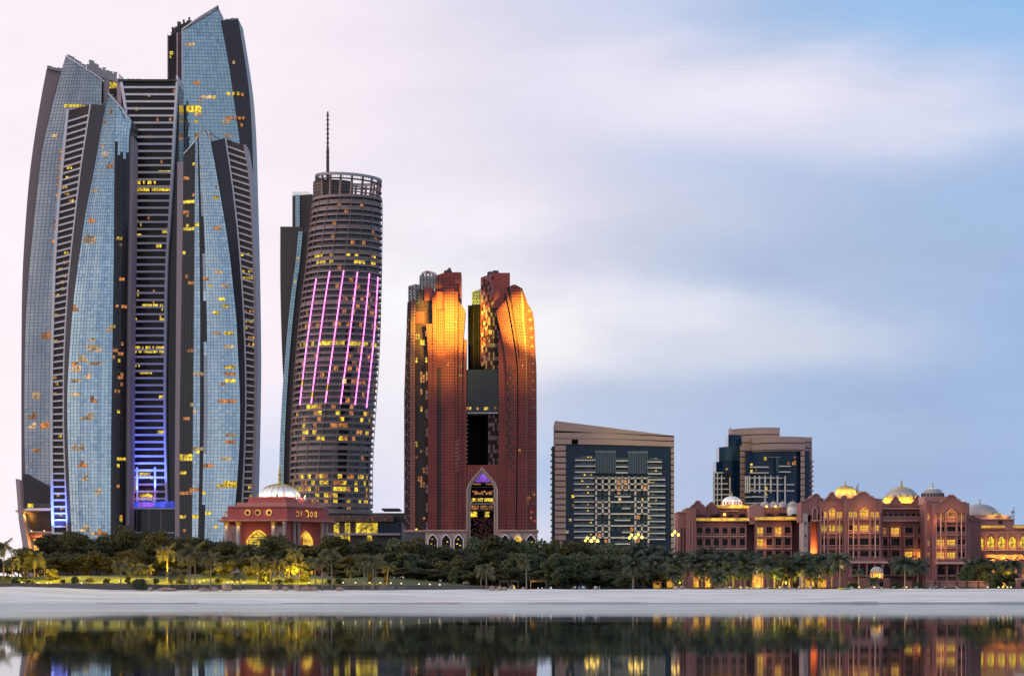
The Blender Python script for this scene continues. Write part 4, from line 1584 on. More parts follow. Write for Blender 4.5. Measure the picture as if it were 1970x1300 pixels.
rb.panes(p, mm, 7, 5.6, 'copper', {(0, 27): 'lit_orange', (1, 27): 'lit_orange'}, 'joint_dark', .2, .08, .01, alt=lambda i, j: 'copper_light' if i == 6 else ('joint_dark' if i == 1 and j > 58 else None), rseed=62)
p.build('copper_panels', tG, kind='stuff')
mm.build('panel_joints', tG, kind='stuff')
rb = Ribbon(L, r2, curve([(555, 1010), (565, 1013), (600, 1024.6), (625, 1027.5), (680, 1030), (704, 1031.5), (760, 1032), (1021, 1032.5)]),
            lambda q: lin_pts([(0, 560), (.35, 566), (.75, 590), (1, 600)])(q), 1021, lambda q: -2.4 + 3.5 * q, 12)
b, p, mm = MB(), MB(), MB()
rb.body(b, 'copper_dark', 3, top='copper')
b.build('core', tG)
rb.panes(p, mm, 6, 5.6, 'copper', lit_cells(60, 6, 8, 63, ('lit_orange', 'lit_red'), (1, 2), (1, 1), (0, .25)), 'joint_dark', .2, .08, .01,
         alt=lambda i, j: 'copper_light' if i in (3, 4) and j % 3 == 0 else None, rseed=63)
p.build('copper_panels', tG, kind='stuff')
mm.build('panel_joints', tG, kind='stuff')
strip('copper_panels', (959, 976, 653, 653), (959, 976), .6, 4, seed=64, wl=cst(959.2, 976))
for u in (981.5, 986.5):
    mb = MB()
    for q in range(14):
        v = 704 + q * 14.6 + (7.3 if u > 984 else 0)
        L.box(mb, u - 2.6, u + 2.6, v, v + 5.2, -2.75, -2.0, 'copper_dark')
    mb.build('checker_panels', tG, kind='stuff')
for u, v0 in ((882, 845), (878, 848)):
    mb = MB()
    for q in range(9):
        L.box(mb, u - 2.4, u + 2.4, v0 + q * 7, v0 + q * 7 + 3.2, -1.25 if u > 880 else -3.3, 0, 'copper_light')
    mb.build('checker_panels', tG, kind='stuff')
mb = MB()
L.extr(mb, [(924.5, 700), (924.5, 531), (949.6, 521.7), (981, 521.7), (981, 700)], 6, 26, 'copper')
mb.build('upper_core', tG)
mb = MB()
for k in range(9):
    for q in range(24):
        u = 926 + k * 3.9
        v = 524 + q * 8.2 + (4 if k % 2 else 0) + max(0, (945 - u) * .35)
        if u < 949 or (q > 8 and u < 960 and v < 705):
            if (k + q) % 3:
                L.box(mb, u, u + 3.3, v, v + 7.3, 5.8, 6.4, 'checker_pink' if (k + q // 2) % 2 == 0 else 'joint_dark')
mb.build('checker_panels', tG, kind='stuff')
strip('checker_strip', (939, 960, 590, 590), (939, 960), 4.8, 5, row=8.5, m='joint_dark', seed=66, wl=cst(939, 960), vb=896, alt=lambda i, j: 'checker_pink' if (i * 3 + j * 2) % 7 < 2 or (i % 2 == 0 and j % 3 == 0) else None)
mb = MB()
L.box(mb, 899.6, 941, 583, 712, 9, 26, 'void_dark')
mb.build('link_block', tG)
for i in range(8):
    mb = MB()
    L.box(mb, 900.5 + i * 4.9, 901 + i * 4.9, 584, 711, 8.85, 9.1, 'joint_dark')
    if i % 2 == 0:
        mb.build('panel_joint', tG)
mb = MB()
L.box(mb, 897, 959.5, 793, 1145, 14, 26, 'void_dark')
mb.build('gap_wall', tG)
for q in range(24):
    mb = MB()
    L.box(mb, 897.2, 899.4, 798 + q * 4, 800.4 + q * 4, 4, 5, 'fin_pale')
    if q % 2 == 0:
        mb.build('edge_panel', tG)
rb = Ribbon(L, lambda v: 897, lambda v: 959.5, 710, 794, 2.5, 16)
lit = {(i, 1): k for i, k in ((0, 'lit_orange'), (1, 'lit_yellow'), (4, 'lit_orange'), (7, 'lit_yellow'), (8, 'lit_yellow'), (11, 'lit_orange'))}
b, p, mm = MB(), MB(), MB()
rb.body(b, 'steel_dark')
b.build('bridge', tG)
rb.panes(p, mm, 13, 6.2, 'bridge_glass', lit, 'mullion', .2, rseed=67)
p.build('bridge_glass', tG, kind='stuff')
mm.build('mullions', tG, kind='stuff')
mb = MB()
L.box(mb, 897, 959.5, 792.6, 794.4, 1.6, 16, 'fin_pale')
mb.build('bridge_edge', tG)
# foot: red wall with the great arch
half_o = [(0, 899), (5, 904.5), (12, 912), (19, 920), (25.5, 929), (29.5, 937), (30.6, 945), (30.6, 1145)]
half_i = [(0, 909.5), (5, 914), (11, 920), (17, 927.5), (21, 935), (22.4, 943), (22.4, 961), (18.6, 966), (22.4, 971), (23, 1145)]
uc = 927.6
mb = MB()
L.extr(mb, [(896.5, 894), (960, 894), (960, 1145)] + [(uc + a, v) for a, v in half_i[::-1]] + [(uc - a, v) for a, v in half_i[1:]] + [(896.5, 1145)], 1.0, 6, 'copper')
mb.build('arch_wall', tG)
mb = MB()
for q in range(10):
    v = 897 + q * 5
    w = lin_pts([(897, 6), (945, 31)])(v)
    for s_ in (-1, 1):
        if w < 30:
            L.box(mb, *sorted((uc + s_ * (w + 2), uc + s_ * 31.5)), v, v + .6, .85, 1.2, 'joint_dark')
for q in range(11):
    u = 899 + q * 5.7
    vv = lin_pts([(0, 898), (30, 940)])(abs(u - uc)) - 2
    L.box(mb, u - .3, u + .3, 894.5, max(896, vv), .85, 1.2, 'joint_dark')
mb.build('panel_joints', tG, kind='stuff')
oo = [(uc - a, v) for a, v in half_o[::-1]] + [(uc + a, v) for a, v in half_o[1:]]
mid = [(uc - a, v) for a, v in half_i[::-1]] + [(uc + a, v) for a, v in half_i[1:]]


def resamp(P, n):
    ln = [0]
    for a, b in zip(P[:-1], P[1:]):
        ln.append(ln[-1] + math.hypot(b[0] - a[0], b[1] - a[1]))
    fx, fy = lin_pts([(l, p[0]) for l, p in zip(ln, P)]), lin_pts([(l, p[1]) for l, p in zip(ln, P)])
    return [(fx(ln[-1] * i / n), fy(ln[-1] * i / n)) for i in range(n + 1)]


mb = MB()
A, B = resamp(oo, 90), resamp(mid, 90)
for (t0, t1, d) in ((0, .45, -2.2), (.45, .62, -1.2), (.62, 1.0, -1.8)):
    for i in range(90):
        P = []
        for (q, t) in ((i, t0), (i + 1, t0), (i + 1, t1), (i, t1)):
            P.append((L.X(A[q][0] + (B[q][0] - A[q][0]) * t), L.D + d, L.Z(A[q][1] + (B[q][1] - A[q][1]) * t)))
        Q = [(x, L.D + 1.5, z) for x, y, z in P]
        mb.quad(*P, 'cream')
        mb.quad(P[0], P[1], Q[1], Q[0], 'cream')
        mb.quad(P[2], P[3], Q[3], Q[2], 'cream')
mb.build('arch_frame', tG)
mb = MB()
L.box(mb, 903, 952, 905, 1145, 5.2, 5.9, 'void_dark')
mb.build('arch_back', tG)
for (v0, v1, segs, m_) in ((909, 926, ((914, 941),), 'lit_violet'), (929, 931, ((908, 925), (934, 949)), 'lit_orange'), (943, 945, ((908, 918), (926, 934), (941, 948)), 'lit_orange'), (946, 950, ((912, 930), (934, 946)), 'lit_orange'),
                           (957, 963.5, ((907, 917), (919, 929), (932, 948)), 'lit_yellow'), (971, 979, ((907, 921), (924, 938), (940, 948)), 'lit_orange'), (983, 993, ((904.5, 918), (932.5, 941)), 'lit_yellow')):
    for a, b_ in segs:
        mb = MB()
        L.box(mb, a, b_, v0, v1, 4.6, 5.0, m_)
        mb.build('lit_window', tG)
for v in (927.5, 936, 952, 966, 968, 981):
    mb = MB()
    L.box(mb, 904.5, 950.8, v - .7, v + .7, 3.8, 5.1, 'fin_pale' if v == 968 else 'copper_dark')
    mb.build('floor_edge', tG)
mb = MB()
rn = random.Random(70)
for q in range(260):
    u, v = rn.uniform(905, 950), rn.uniform(994, 1039)
    L.box(mb, u - .7, u + .7, v - .7, v + .7, 4.9, 5.15, rn.choice(('copper_light', 'copper', 'copper_dark')))
mb.build('screen_perforations', tG, kind='stuff')
mb = MB()
for q in range(12):
    L.box(mb, 905 + q * 4.1, 905.4 + q * 4.1, 908, 994, 4.3, 4.6, 'joint_dark')
for q in range(5):
    L.box(mb, 913, 943, 911 + q * 3.4, 911.4 + q * 3.4, 4.3, 4.6, 'joint_dark')
mb.build('arch_mullions', tG, kind='stuff')
# stone base with pointed arches
for (u0, u1, d, m_) in ((819, 897, -3.2, 'cream'), (959, 1034, -3.2, 'cream'), (777, 819, 1.0, 'grey_wall')):
    mb = MB()
    L.box(mb, u0, u1, 1023, 1145, d, 20, m_)
    mb.build('base_wall', tG)
for (u0, u1, d) in ((777, 819, .4), (818, 898, -4.2), (957.5, 1036, -4.2)):
    mb = MB()
    L.box(mb, u0, u1, 1019, 1023.2, d, 20, 'cream')
    L.box(mb, u0, u1, 1019.8, 1021, d - .4, 20, 'palace_trim')
    mb.build('base_cornice', tG)
for i, u in enumerate((833, 858.5, 882.6, 972, 996.5, 1021)):
    arch_frame(L, tG, 'arch_frame', u, 9.8, 1026.5, 1039, 1145, 1.7, -3.9, -3.0, 'slab_pink')
    arch_fill(L, tG, 'arch_window', u, 8.2, 1029, 1040, 1145, -3.35, -3.1, 'lit_gold' if i == 4 else 'window_dark')
    for (du, dv) in ((-3, 1046), (2, 1042), (3, 1049), (-1, 1037)):
        mb = MB()
        L.box(mb, u + du - 1.6, u + du + 1.6, dv - .8, dv + .8, -3.55, -3.3, 'lit_yellow')
        if (i + du) % 2:
            mb.build('lit_lantern', tG)
for (u, v, e, an, bl) in ((856, 624, 330000, 66, .5), (874, 612, 300000, 66, .5), (1010, 612, 330000, 64, .5), (1024, 622, 230000, 64, .5), (858, 694, 60000, 84, 1.0), (1010, 694, 50000, 84, 1.0)):
    light('crown_glow_light', 'SPOT', (L.X(u), L.D - 27, L.Z(v)), e, (.96, 1.0, .08), 1.0, R(an), (L.X(u), L.D, L.Z(v + 4)), bl)  # unseen spots added in mid-air, standing in for sunset glow mirrored there

# ================================================================ hotel block with white balcony grid
L = Lay(1440)
tH = thing('hotel', (L.X(1180), L.D, 3.5), 'pink and dark blue hotel block with a slanting roof and pale balcony grid', 'hotel')
ZB = 1145
mb = MB()
L.extr(mb, [(1067.6, ZB), (1067.6, 809), (1297, 838), (1297, ZB)], 2.0, 50, 'cladding_line')
mb.build('body', tH)
tp = lambda u: 809 + (u - 1067.6) * 29 / 229.4
v = 822.0
k = 0
while v < 1075:
    a, b_ = v, v + 11.5 - 2.2
    if b_ < 854.5:
        mb = MB()
        if k == 0:
            L.extr(mb, [(1067.6, 828), (1067.6, 809), (1297, 838), (1297, 840.5), (1200, 835), (1100, 829.5)], -.2, 3, 'cladding')
        else:
            sl_ = 4.6
            L.extr(mb, [(1067.6, b_ - .5), (1067.6, a - 1.5), (1180, a - .5), (1297, a + sl_), (1297, b_ + sl_), (1180, b_ + 1.2)], -.2, 3, 'cladding')
        mb.build('cladding_band', tH)
    else:
        for (u0, u1, dl) in ((1067.6, 1088.6, 0), (1291, 1297, 4.6)):
            mb = MB()
            L.box(mb, u0, u1, a + dl, b_ + dl, -.2, 3, 'cladding')
            mb.build('cladding_band', tH)
    v += 11.5
    k += 1
mb = MB()
L.box(mb, 1100, 1112, 845, 854, -.4, 1, 'void_dark')
mb.build('opening', tH)
rb = Ribbon(L, lambda v: 1088.5, lambda v: 1291, lambda q: 855.5 + 4 * q, ZB, lambda q: 1.0 + 1.2 * math.sin(math.pi * q) * 0, 10)
lit = lit_cells(40, 36, 16, 81, ('lit_orange', 'lit_yellow', 'lit_pale'), (1, 1), (1, 1), (.05, .9))
b, p, mm = MB(), MB(), MB()
rb.body(b, 'blue_glass')
b.build('glass_core', tH)
rb.panes(p, mm, 36, 5.7, 'blue_glass', lit, 'mullion', .12, .06, .02, rseed=82)
p.build('glass_panes', tH, kind='stuff')
mm.build('mullions', tH, kind='stuff')
for (u0, u1, v0, v1) in ((1145.5, 1184, 871, 910.5), (1208, 1245, 872, 911.5)):
    bx = MB()
    L.box(bx, u0, u1, v0, v1, -3, 2, 'teal_glass')
    bo = bx.build('glass_bay', tH)
    mb = MB()
    for i in range(9):
        u = u0 + (u1 - u0) * i / 8
        L.box(mb, u - .25, u + .25, v0, v1, -3.2, -2.95, 'steel')
    L.box(mb, u0 - .6, u1 + .6, v0 - 2, v0 - .4, -3.4, 2, 'steel')
    for i in range(10):
        u = u0 + (u1 - u0) * i / 9
        L.box(mb, u - .3, u + .3, v0 - 4.2, v0 - 1, -3.2, -2.8, 'fin_pale')
    mb.build('bay_mullions', bo)


def slab(u0, u1, v, dep=-2.6):
    mb = MB()
    L.box(mb, u0, u1, v - 1.1, v + 1.1, dep, 1.2, 'slab_pink')
    s_ = mb.build('balcony_slab', tH)
    mb = MB()
    L.box(mb, u0, u1, v - 4.6, v - 1.1, dep + .1, dep + .2, 'teal_glass')
    L.box(mb, u0, u1, v - 4.9, v - 4.5, dep + .02, dep + .25, 'steel')
    mb.build('railing', s_)


for q in range(14):
    v = 885.2 + 11.42 * q
    slab(1106 if q < 3 else 1104, 1145 if q < 3 else 1143, v)
for q in range(3):
    slab(1172.5 if q else 1172.5, 1207.5, 886.5 + 11.42 * q)
for q in range(14):
    v = 888.5 + 11.42 * q
    slab(1245 if q < 3 else 1248, 1273 if q < 3 else 1279.5, v)
gu = [1146.6 + 12.55 * i for i in range(9)]
gv = [919.8 + 11.42 * i for i in range(13)]
for i, u in enumerate(gu):
    segs = [(0, 2)]
    if i in (0, 2, 6, 8):
        segs = [(0, 12)]
    elif i in (1, 7):
        segs = [(0, 2), (4, 6), (8, 10)]
    for a, b_ in segs:
        mb = MB()
        L.box(mb, u - 1.5, u + 1.5, gv[a] - 3, gv[b_] + 1.4, -3.6, .8, 'slab_pink')
        mb.build('grid_post', tH)
for j, v in enumerate(gv):
    if j in (0, 1, 2):
        spans = [(0, 8)]
    elif j in (4, 6, 8, 10, 12):
        spans = [(0, 8)]
    elif j in (5, 9):
        spans = [(0, 2), (6, 8)]
    else:
        spans = []
    for a, b_ in spans:
        mb = MB()
        L.box(mb, gu[a] - 2, gu[b_] + 2, v - 1.3, v + 1.3, -3.5, .8, 'slab_pink')
        mb.build('grid_beam', tH)
for (u0, u1, v) in ((1182, 1213, 955), (1196.5, 1212.5, 977.8), (1182, 1212, 1000.5), (1196.5, 1212.5, 1023.4), (1182, 1212, 1046)):
    slab(u0, u1, v)
mb = MB()
for i, u in enumerate(gu):
    for j, v in enumerate(gv):
        if j <= 2 or i in (0, 2, 6, 8) or (i in (1, 7) and j in (4, 5, 6, 8, 9, 10)):
            L.box(mb, u - 1.8, u + 1.8, v - 1.7, v + 1.7, -3.75, -3.3, 'node_brown')
mb.build('grid_nodes', tH, kind='stuff')
rn = random.Random(84)
fr, wd = MB(), MB()
for q in range(14):
    v = 885.2 + 11.42 * q
    for u in (1120, 1125, 1131, 1137) if q != 2 else (1131, 1137):
        lt = rn.random() < .16
        L.box(fr, u - 2.1, u + 2.1, v - 8, v - 1.2, .55, .9, 'steel')
        L.box(wd, u - 1.6, u + 1.6, v - 7.4, v - 1.2, .35, .6, 'lit_yellow' if lt else 'teal_glass')
    for u in (1251, 1256, 1262):
        lt = rn.random() < .2
        L.box(fr, u - 2.1, u + 2.1, v - 4.8, v + 2, .55, .9, 'steel')
        L.box(wd, u - 1.6, u + 1.6, v - 4.2, v + 2, .35, .6, 'lit_yellow' if lt else 'teal_glass')
for q in range(12):
    for i in range(8):
        if i in (2, 3, 4, 5) and q >= 2 and q % 2:
            continue
        u, v = gu[i] + 6.3, gv[q] + 10
        L.box(fr, u - 3.2, u + 3.2, v - 7.5, v + .2, .55, .9, 'steel')
        L.box(wd, u - 2.6, u + 2.6, v - 6.9, v + .2, .35, .6, 'lit_orange' if rn.random() < .14 else ('window_dark' if q < 2 else 'teal_glass'))
fr.build('window_frames', tH, kind='stuff')
wd.build('windows', tH, kind='stuff')
mb = MB()
L.box(mb, 1062, 1067.5, 857, ZB, 6, 40, 'blue_glass')
mb.build('side_bay', tH)
for q in range(19):
    mb = MB()
    L.box(mb, 1060, 1067.5, 861 + q * 11.42, 863 + q * 11.42, 4, 14, 'steel_dark')
    L.box(mb, 1059, 1062, 885 + q * 11.42, 886.2 + q * 11.42, 4, 12, 'fin_pink')
    mb.build('side_balcony', tH)

# ================================================================ second hotel, curved, behind the palace
L = Lay(1500)
tI = thing('hotel', (L.X(1470), L.D, 3.5), 'curved pink banded hotel with dark glass and balcony lattice, rising behind the palace', 'hotel')


def arcb(mb, u0, u1, v0, v1, d0, bulge, m, back=30, n=14, skew=0.0):
    """block whose front bows towards the water; skew lifts its left end"""
    for i in range(n):
        qa, qb = i / n, (i + 1) / n
        ua, ub = u0 + (u1 - u0) * qa, u0 + (u1 - u0) * qb
        ya, yb = L.D + d0 - bulge * math.sin(math.pi * min(1, max(0, qa * .8 + .2))), L.D + d0 - bulge * math.sin(math.pi * min(1, max(0, qb * .8 + .2)))
        la, lb_ = skew * (1 - qa) ** 2, skew * (1 - qb) ** 2
        mb.quad((L.X(ua), ya, L.Z(v1 + la)), (L.X(ub), yb, L.Z(v1 + lb_)), (L.X(ub), yb, L.Z(v0 + lb_)), (L.X(ua), ya, L.Z(v0 + la)), m)
        mb.quad((L.X(ua), ya, L.Z(v0 + la)), (L.X(ub), yb, L.Z(v0 + lb_)), (L.X(ub), L.D + back, L.Z(v0)), (L.X(ua), L.D + back, L.Z(v0)), m)
        mb.quad((L.X(ua), ya, L.Z(v1 + la)), (L.X(ub), yb, L.Z(v1 + lb_)), (L.X(ub), L.D + back, L.Z(v1)), (L.X(ua), L.D + back, L.Z(v1)), m)
    for q, u in ((0, u0), (1, u1)):
        y = L.D + d0 - bulge * math.sin(math.pi * min(1, max(0, q * .8 + .2)))
        mb.quad((L.X(u), y, L.Z(v1)), (L.X(u), y, L.Z(v0)), (L.X(u), L.D + back, L.Z(v0)), (L.X(u), L.D + back, L.Z(v1)), m)


def arcpart(name, *a, **k):
    mb = MB()
    arcb(mb, *a, **k)
    return mb.build(name, tI)


def bands(u0, u1, v0, v1, d, bulge, step=11.2, gap=1.9, skew=0.0):
    arcpart('wall', u0 + .3, u1 - .3, v0 + .4, v1, d + .5, bulge, 'cladding_line', skew=skew)
    v = v0
    while v < v1 - 1:
        arcpart('cladding_band', u0, u1, v, min(v + step - gap, v1), d, bulge, 'cladding', skew=skew)
        v += step


bands(1409.6, 1505, 819, 868, 14, 3, 14.5, 1.8, skew=4)
bands(1470, 1568, 837.5, 1000, 15, 0)
arcpart('glass_wall', 1404, 1433, 834, 1000, 12, 3, 'blue_glass')
arcpart('glass_wall', 1385, 1427, 857, 884, 9, 4, 'teal_glass', skew=2)
arcpart('glass_wall', 1379, 1427, 884.5, 1000, 8, 5, 'blue_glass', skew=3)
bands(1425.5, 1448, 856, 1000, 6, 0)
arcpart('glass_wall', 1434, 1541, 868, 1000, 3, 7, 'blue_glass')
for q in range(12):
    arcpart('glazing_line', 1434, 1541, 872 + q * 6, 872.5 + q * 6, 2.8, 7, 'mullion', back=5)
bands(1447, 1549.4, 840, 867.5, 1, 7, 13.2, 1.9, skew=2)
bands(1540.5, 1548.2, 866, 1000, .5, 0)
arcpart('glass_wall', 1548.2, 1559, 866, 1000, 4, 0, 'blue_glass')
for q in range(13):
    arcpart('side_balcony', 1558.5, 1568.3, 884 + q * 9.5, 887 + q * 9.5, 8, 0, 'cladding')


def onarc(u, d=2.6):
    q = (u - 1434) / 107
    return d - 7 * math.sin(math.pi * min(1, max(0, q * .8 + .2)))


for j, v in enumerate((919.5, 931.7, 944, 956, 968)):
    mb = MB()
    ends = 1527 if j < 3 else 1500
    arcb(mb, 1432.5, ends, v - 1, v + 1, 1.5, 7, 'slab_pink', back=4, skew=0)
    mb.build('grid_beam', tI)
for i, u in enumerate((1433.5, 1437, 1441, 1450.5, 1459.4, 1470, 1481, 1494, 1509)):
    mb = MB()
    y = onarc(u)
    L.box(mb, u - 1.3, u + 1.3, 915.5, 948 if i not in (5, 7, 8) else 985, y - 1.9, y, 'slab_pink')
    mb.build('grid_post', tI)
for (u0, u1, v) in ((1441, 1477, 899), (1441, 1477, 910), (1496, 1520, 897), (1496, 1520, 908), (1512, 1527, 932), (1512, 1527, 944), (1445, 1460, 955.5)):
    mb = MB()
    y = onarc((u0 + u1) / 2)
    L.box(mb, u0, u1, v - 1, v + 1, y - 2.2, y, 'slab_pink')
    mb.build('balcony_slab', tI)
for j in range(7):
    v = 909 + j * 10.5
    mb = MB()
    L.box(mb, 1373, 1391 + j * 4.5 if j < 5 else 1412, v - 1, v + 1, -1, 2, 'slab_pink')
    mb.build('balcony_slab', tI)
for i, u in enumerate((1374, 1380, 1388, 1404)):
    mb = MB()
    L.box(mb, u - 1, u + 1, 906 + i * 4, 985, -1.2, 2, 'slab_pink')
    mb.build('grid_post', tI)
mb = MB()
L.box(mb, 1373.5, 1410, 910, 1000, 1, 8, 'window_dark')
mb.build('recess_wall', tI)
mb = MB()
for (u, v, w, h, k) in ((1471, 882.5, 2.4, 3, 'lit_yellow'), (1526, 891, 2, 3, 'lit_orange'), (1516, 891, 2, 2.6, 'lit_orange'), (1530, 890, 1.5, 4, 'lit_orange'), (1445, 894, 2, 2, 'lit_yellow'), (1445, 906.5, 2, 3, 'lit_yellow'),
                        (1454, 905, 1.5, 2, 'lit_orange'), (1399, 902, 2, 1.6, 'lit_yellow'), (1473, 939.5, 1.3, 3, 'lit_yellow'), (1473, 950.5, 1.2, 2, 'lit_yellow'), (1446, 940, 1.2, 3, 'lit_orange'), (1529, 880, 1.5, 2, 'lit_orange')):
    y = onarc(u) if u > 1434 else 1
    L.box(mb, u - w, u + w, v - h, v + h, y - .6, y + .6, k)
mb.build('lit_windows', tI, kind='stuff')
mb = MB()
L.box(mb, 1490.5, 1496, 880, 909, onarc(1493) - 1.6, onarc(1493), 'teal_glass')
L.box(mb, 1472, 1500, 879.6, 880.6, onarc(1493) - 1.9, onarc(1493), 'steel')
mb.build('glass_bay', tI)

# ================================================================ the long palace on the right


def facade(L, root, u0, u1, v0, v1, d, ops, m, name='wall', rev=1.3, top=None):
    """wall with real openings (u0, u1, v0, v1, arch); reveals go back to the panes"""
    us = sorted({u0, u1, *[o[0] for o in ops], *[o[1] for o in ops]})
    vs = sorted({v0, v1, *[o[2] for o in ops], *[o[3] for o in ops]})
    mb = MB()
    y = L.D + d
    for a, b in zip(us[:-1], us[1:]):
        run = None
        for c, e in zip(vs[:-1], vs[1:]):
            hole = any(o[0] <= a + .01 and o[1] >= b - .01 and o[2] <= c + .01 and o[3] >= e - .01 for o in ops)
            if hole:
                if run is not None:
                    mb.quad((L.X(a), y, L.Z(c)), (L.X(b), y, L.Z(c)), (L.X(b), y, L.Z(run)), (L.X(a), y, L.Z(run)), m)
                run = None
            elif run is None:
                run = c
        if run is not None:
            mb.quad((L.X(a), y, L.Z(v1)), (L.X(b), y, L.Z(v1)), (L.X(b), y, L.Z(run)), (L.X(a), y, L.Z(run)), m)
    for o in ops:
        a, b, c, e = o[:4]
        P = [(L.X(a), L.Z(e)), (L.X(b), L.Z(e)), (L.X(b), L.Z(c)), (L.X(a), L.Z(c))]
        for i in range(4):
            p, q = P[i], P[(i + 1) % 4]
            mb.quad((p[0], y, p[1]), (q[0], y, q[1]), (q[0], y + rev, q[1]), (p[0], y + rev, p[1]), m)
        if len(o) > 4 and o[4]:
            hw, uc = (b - a) / 2, (a + b) / 2
            rise = hw * (1.0 if o[4] == 'round' else 1.25)
            n = 8
            for s_ in (-1, 1):
                pts = [(uc + s_ * hw, c + rise)]
                for q in range(n + 1):
                    t = q / n
                    if o[4] == 'round':
                        pts.append((uc + s_ * hw * math.cos(t * math.pi / 2), c + rise - rise * math.sin(t * math.pi / 2)))
                    else:
                        pts.append((uc + s_ * hw * (1 - t ** 1.3) ** .8 if t < 1 else uc, c + rise - rise * t))
                pts = pts[1:] + [(uc + s_ * hw, c)]
                mb.extr(L.xz(pts), y + .06, y + rev, m)
    # returns and back so the wall is a closed mass
    yb = y + 18
    for u in (u0, u1):
        mb.quad((L.X(u), y, L.Z(v1)), (L.X(u), y, L.Z(v0)), (L.X(u), yb, L.Z(v0)), (L.X(u), yb, L.Z(v1)), m)
    mb.quad((L.X(u0), y, L.Z(v0)), (L.X(u1), y, L.Z(v0)), (L.X(u1), yb, L.Z(v0)), (L.X(u0), yb, L.Z(v0)), m)
    mb.quad((L.X(u0), yb, L.Z(v1)), (L.X(u1), yb, L.Z(v1)), (L.X(u1), yb, L.Z(v0)), (L.X(u0), yb, L.Z(v0)), m)
    return mb.build(name, root)


WIN = {}


def window(L, root, u0, u1, v0, v1, d, k='window_dark', rail=True, cols=2, name='window'):
    """pane with glazing bars set back in its opening, stone balustrade in front"""
    key = (round(u1 - u0, 1), round(v1 - v0, 1), k, cols, L.D)
    w, h = (u1 - u0) * L.k, (v1 - v0) * L.k
    if key not in WIN:
        mb = MB()
        mb.box(-w / 2, w / 2, -.12, .1, 0, h, k)
        for i in range(1, cols):
            x = -w / 2 + w * i / cols
            mb.box(x - .06, x + .06, -.2, -.1, 0, h, 'mullion_brown')
        mb.box(-w / 2, w / 2, -.2, -.1, h * .62, h * .62 + .1, 'mullion_brown')
        bl = MB()
        bh = min(1.0, h * .3)
        bl.box(-w / 2, w / 2, -1.15, -.95, bh - .16, bh, 'palace_trim')
        bl.box(-w / 2, w / 2, -1.15, -.95, 0, .14, 'palace_light')
        n = max(3, int(w / .28))
        for i in range(n):
            x = -w / 2 + w * (i + .5) / n
            bl.box(x - .06, x + .06, -1.12, -.98, .14, bh - .16, 'palace_light')
        WIN[key] = (mb.mesh('window'), bl.mesh('balustrade'))
    loc = (L.X((u0 + u1) / 2), L.D + d, L.Z(v1))
    o = piece(name, WIN[key][0], root, loc)
    if rail:
        piece('balustrade', WIN[key][1], o, loc)
    return o


def ptrim(L, root, u0, u1, v0, v1, d0, d1, m='palace_trim', name='moulding'):
    mb = MB()
    L.box(mb, u0, u1, v0, v1, d0, d1, m)
    return mb.build(name, root)


def gable(L, root, pts, d0, d1, m='palace', name='gable'):
    mb = MB()
    L.extr(mb, pts, d0, d1, m)
    mb2 = MB()
    g = mb.build(name, root)
    for a, b in zip(pts[1:-2], pts[2:-1]):
        A, B = (L.X(a[0]), L.Z(a[1])), (L.X(b[0]), L.Z(b[1]))
        mb2.tube([(A[0], L.D + d0 - .1, A[1] + .1), (B[0], L.D + d0 - .1, B[1] + .1)], .2, 4, 'palace_light')
    mb2.build('coping', g)
    return g


def step_gable(uc, hw, v0, vt, foot):
    """curved and stepped Moorish gable from foot level up to the knob"""
    h = v0 - vt
    L_ = [(uc - hw, foot), (uc - hw, v0), (uc - hw * .72, v0 - h * .16), (uc - hw * .70, v0 - h * .38), (uc - hw * .42, v0 - h * .46), (uc - hw * .40, v0 - h * .72),
          (uc - hw * .24, v0 - h * .80), (uc - hw * .22, v0 - h * .95), (uc - hw * .1, vt)]
    return L_ + [(2 * uc - u, v) for u, v in L_[::-1]]


def dome(L, root, uc, r, vb, vt, d, m, finial=8, ribs=24, name='dome', drum=None, rimlight=None, base_m=None, m_top=None):
    cx, cy = L.X(uc), L.D + d + r * L.k
    mb = MB()
    pf = []
    for a in range(0, 91, 6):
        e = R(a)
        pf.append((max(.01, r * L.k * math.cos(e) ** .9 * (1 + .03 * math.sin(2 * e))), L.Z(vb - (vb - vt) * math.sin(e))))
    ms = [m] * 15
    if base_m:
        ms[0:4] = [base_m] * 4
    if m_top:
        ms[9:] = [m_top] * 6
    mb.lathe(pf, cx, cy, max(48, ribs * 4), ms, .012, ribs)
    dm = mb.build(name, root, smooth=True)
    mb = MB()
    s = finial * L.k
    zt = L.Z(vt)
    mb.lathe([(s * .22, zt - .1), (s * .16, zt + s * .12), (s * .06, zt + s * .2), (s * .15, zt + s * .32), (s * .05, zt + s * .45), (s * .1, zt + s * .55), (.03, zt + s)], cx, cy, 8, 'gold')
    mb.build('finial', dm, smooth=True)
    if drum:
        mb = MB()
        r2, va, vb2, dm_ = drum
        mb.lathe([(0, L.Z(va)), (r2 * L.k, L.Z(va)), (r2 * L.k, L.Z(vb2)), (0, L.Z(vb2))], cx, cy, 40, dm_)
        mb.build('drum', root)
    if rimlight:
        n, e, c = rimlight
        for i in range(n):
            a = math.pi * (1.12 + .76 * i / max(1, n - 1))
            light('dome_floodlight', 'POINT', (cx + (r + 5) * L.k * math.cos(a), cy + (r + 5) * L.k * math.sin(a) - .8, L.Z(vb) + .3), e, c, .3)
    return dm


def merlons(L, root, u0, u1, v, d, m='palace', st=3.0, h=2.2):
    mb = MB()
    u = u0
    while u < u1 - 1:
        L.box(mb, u, u + st * .6, v - h, v, d, d + .8, m)
        u += st
    mb.build('crenellation', root, kind='stuff')


GRP = 'pink stone palace wings along the beach'
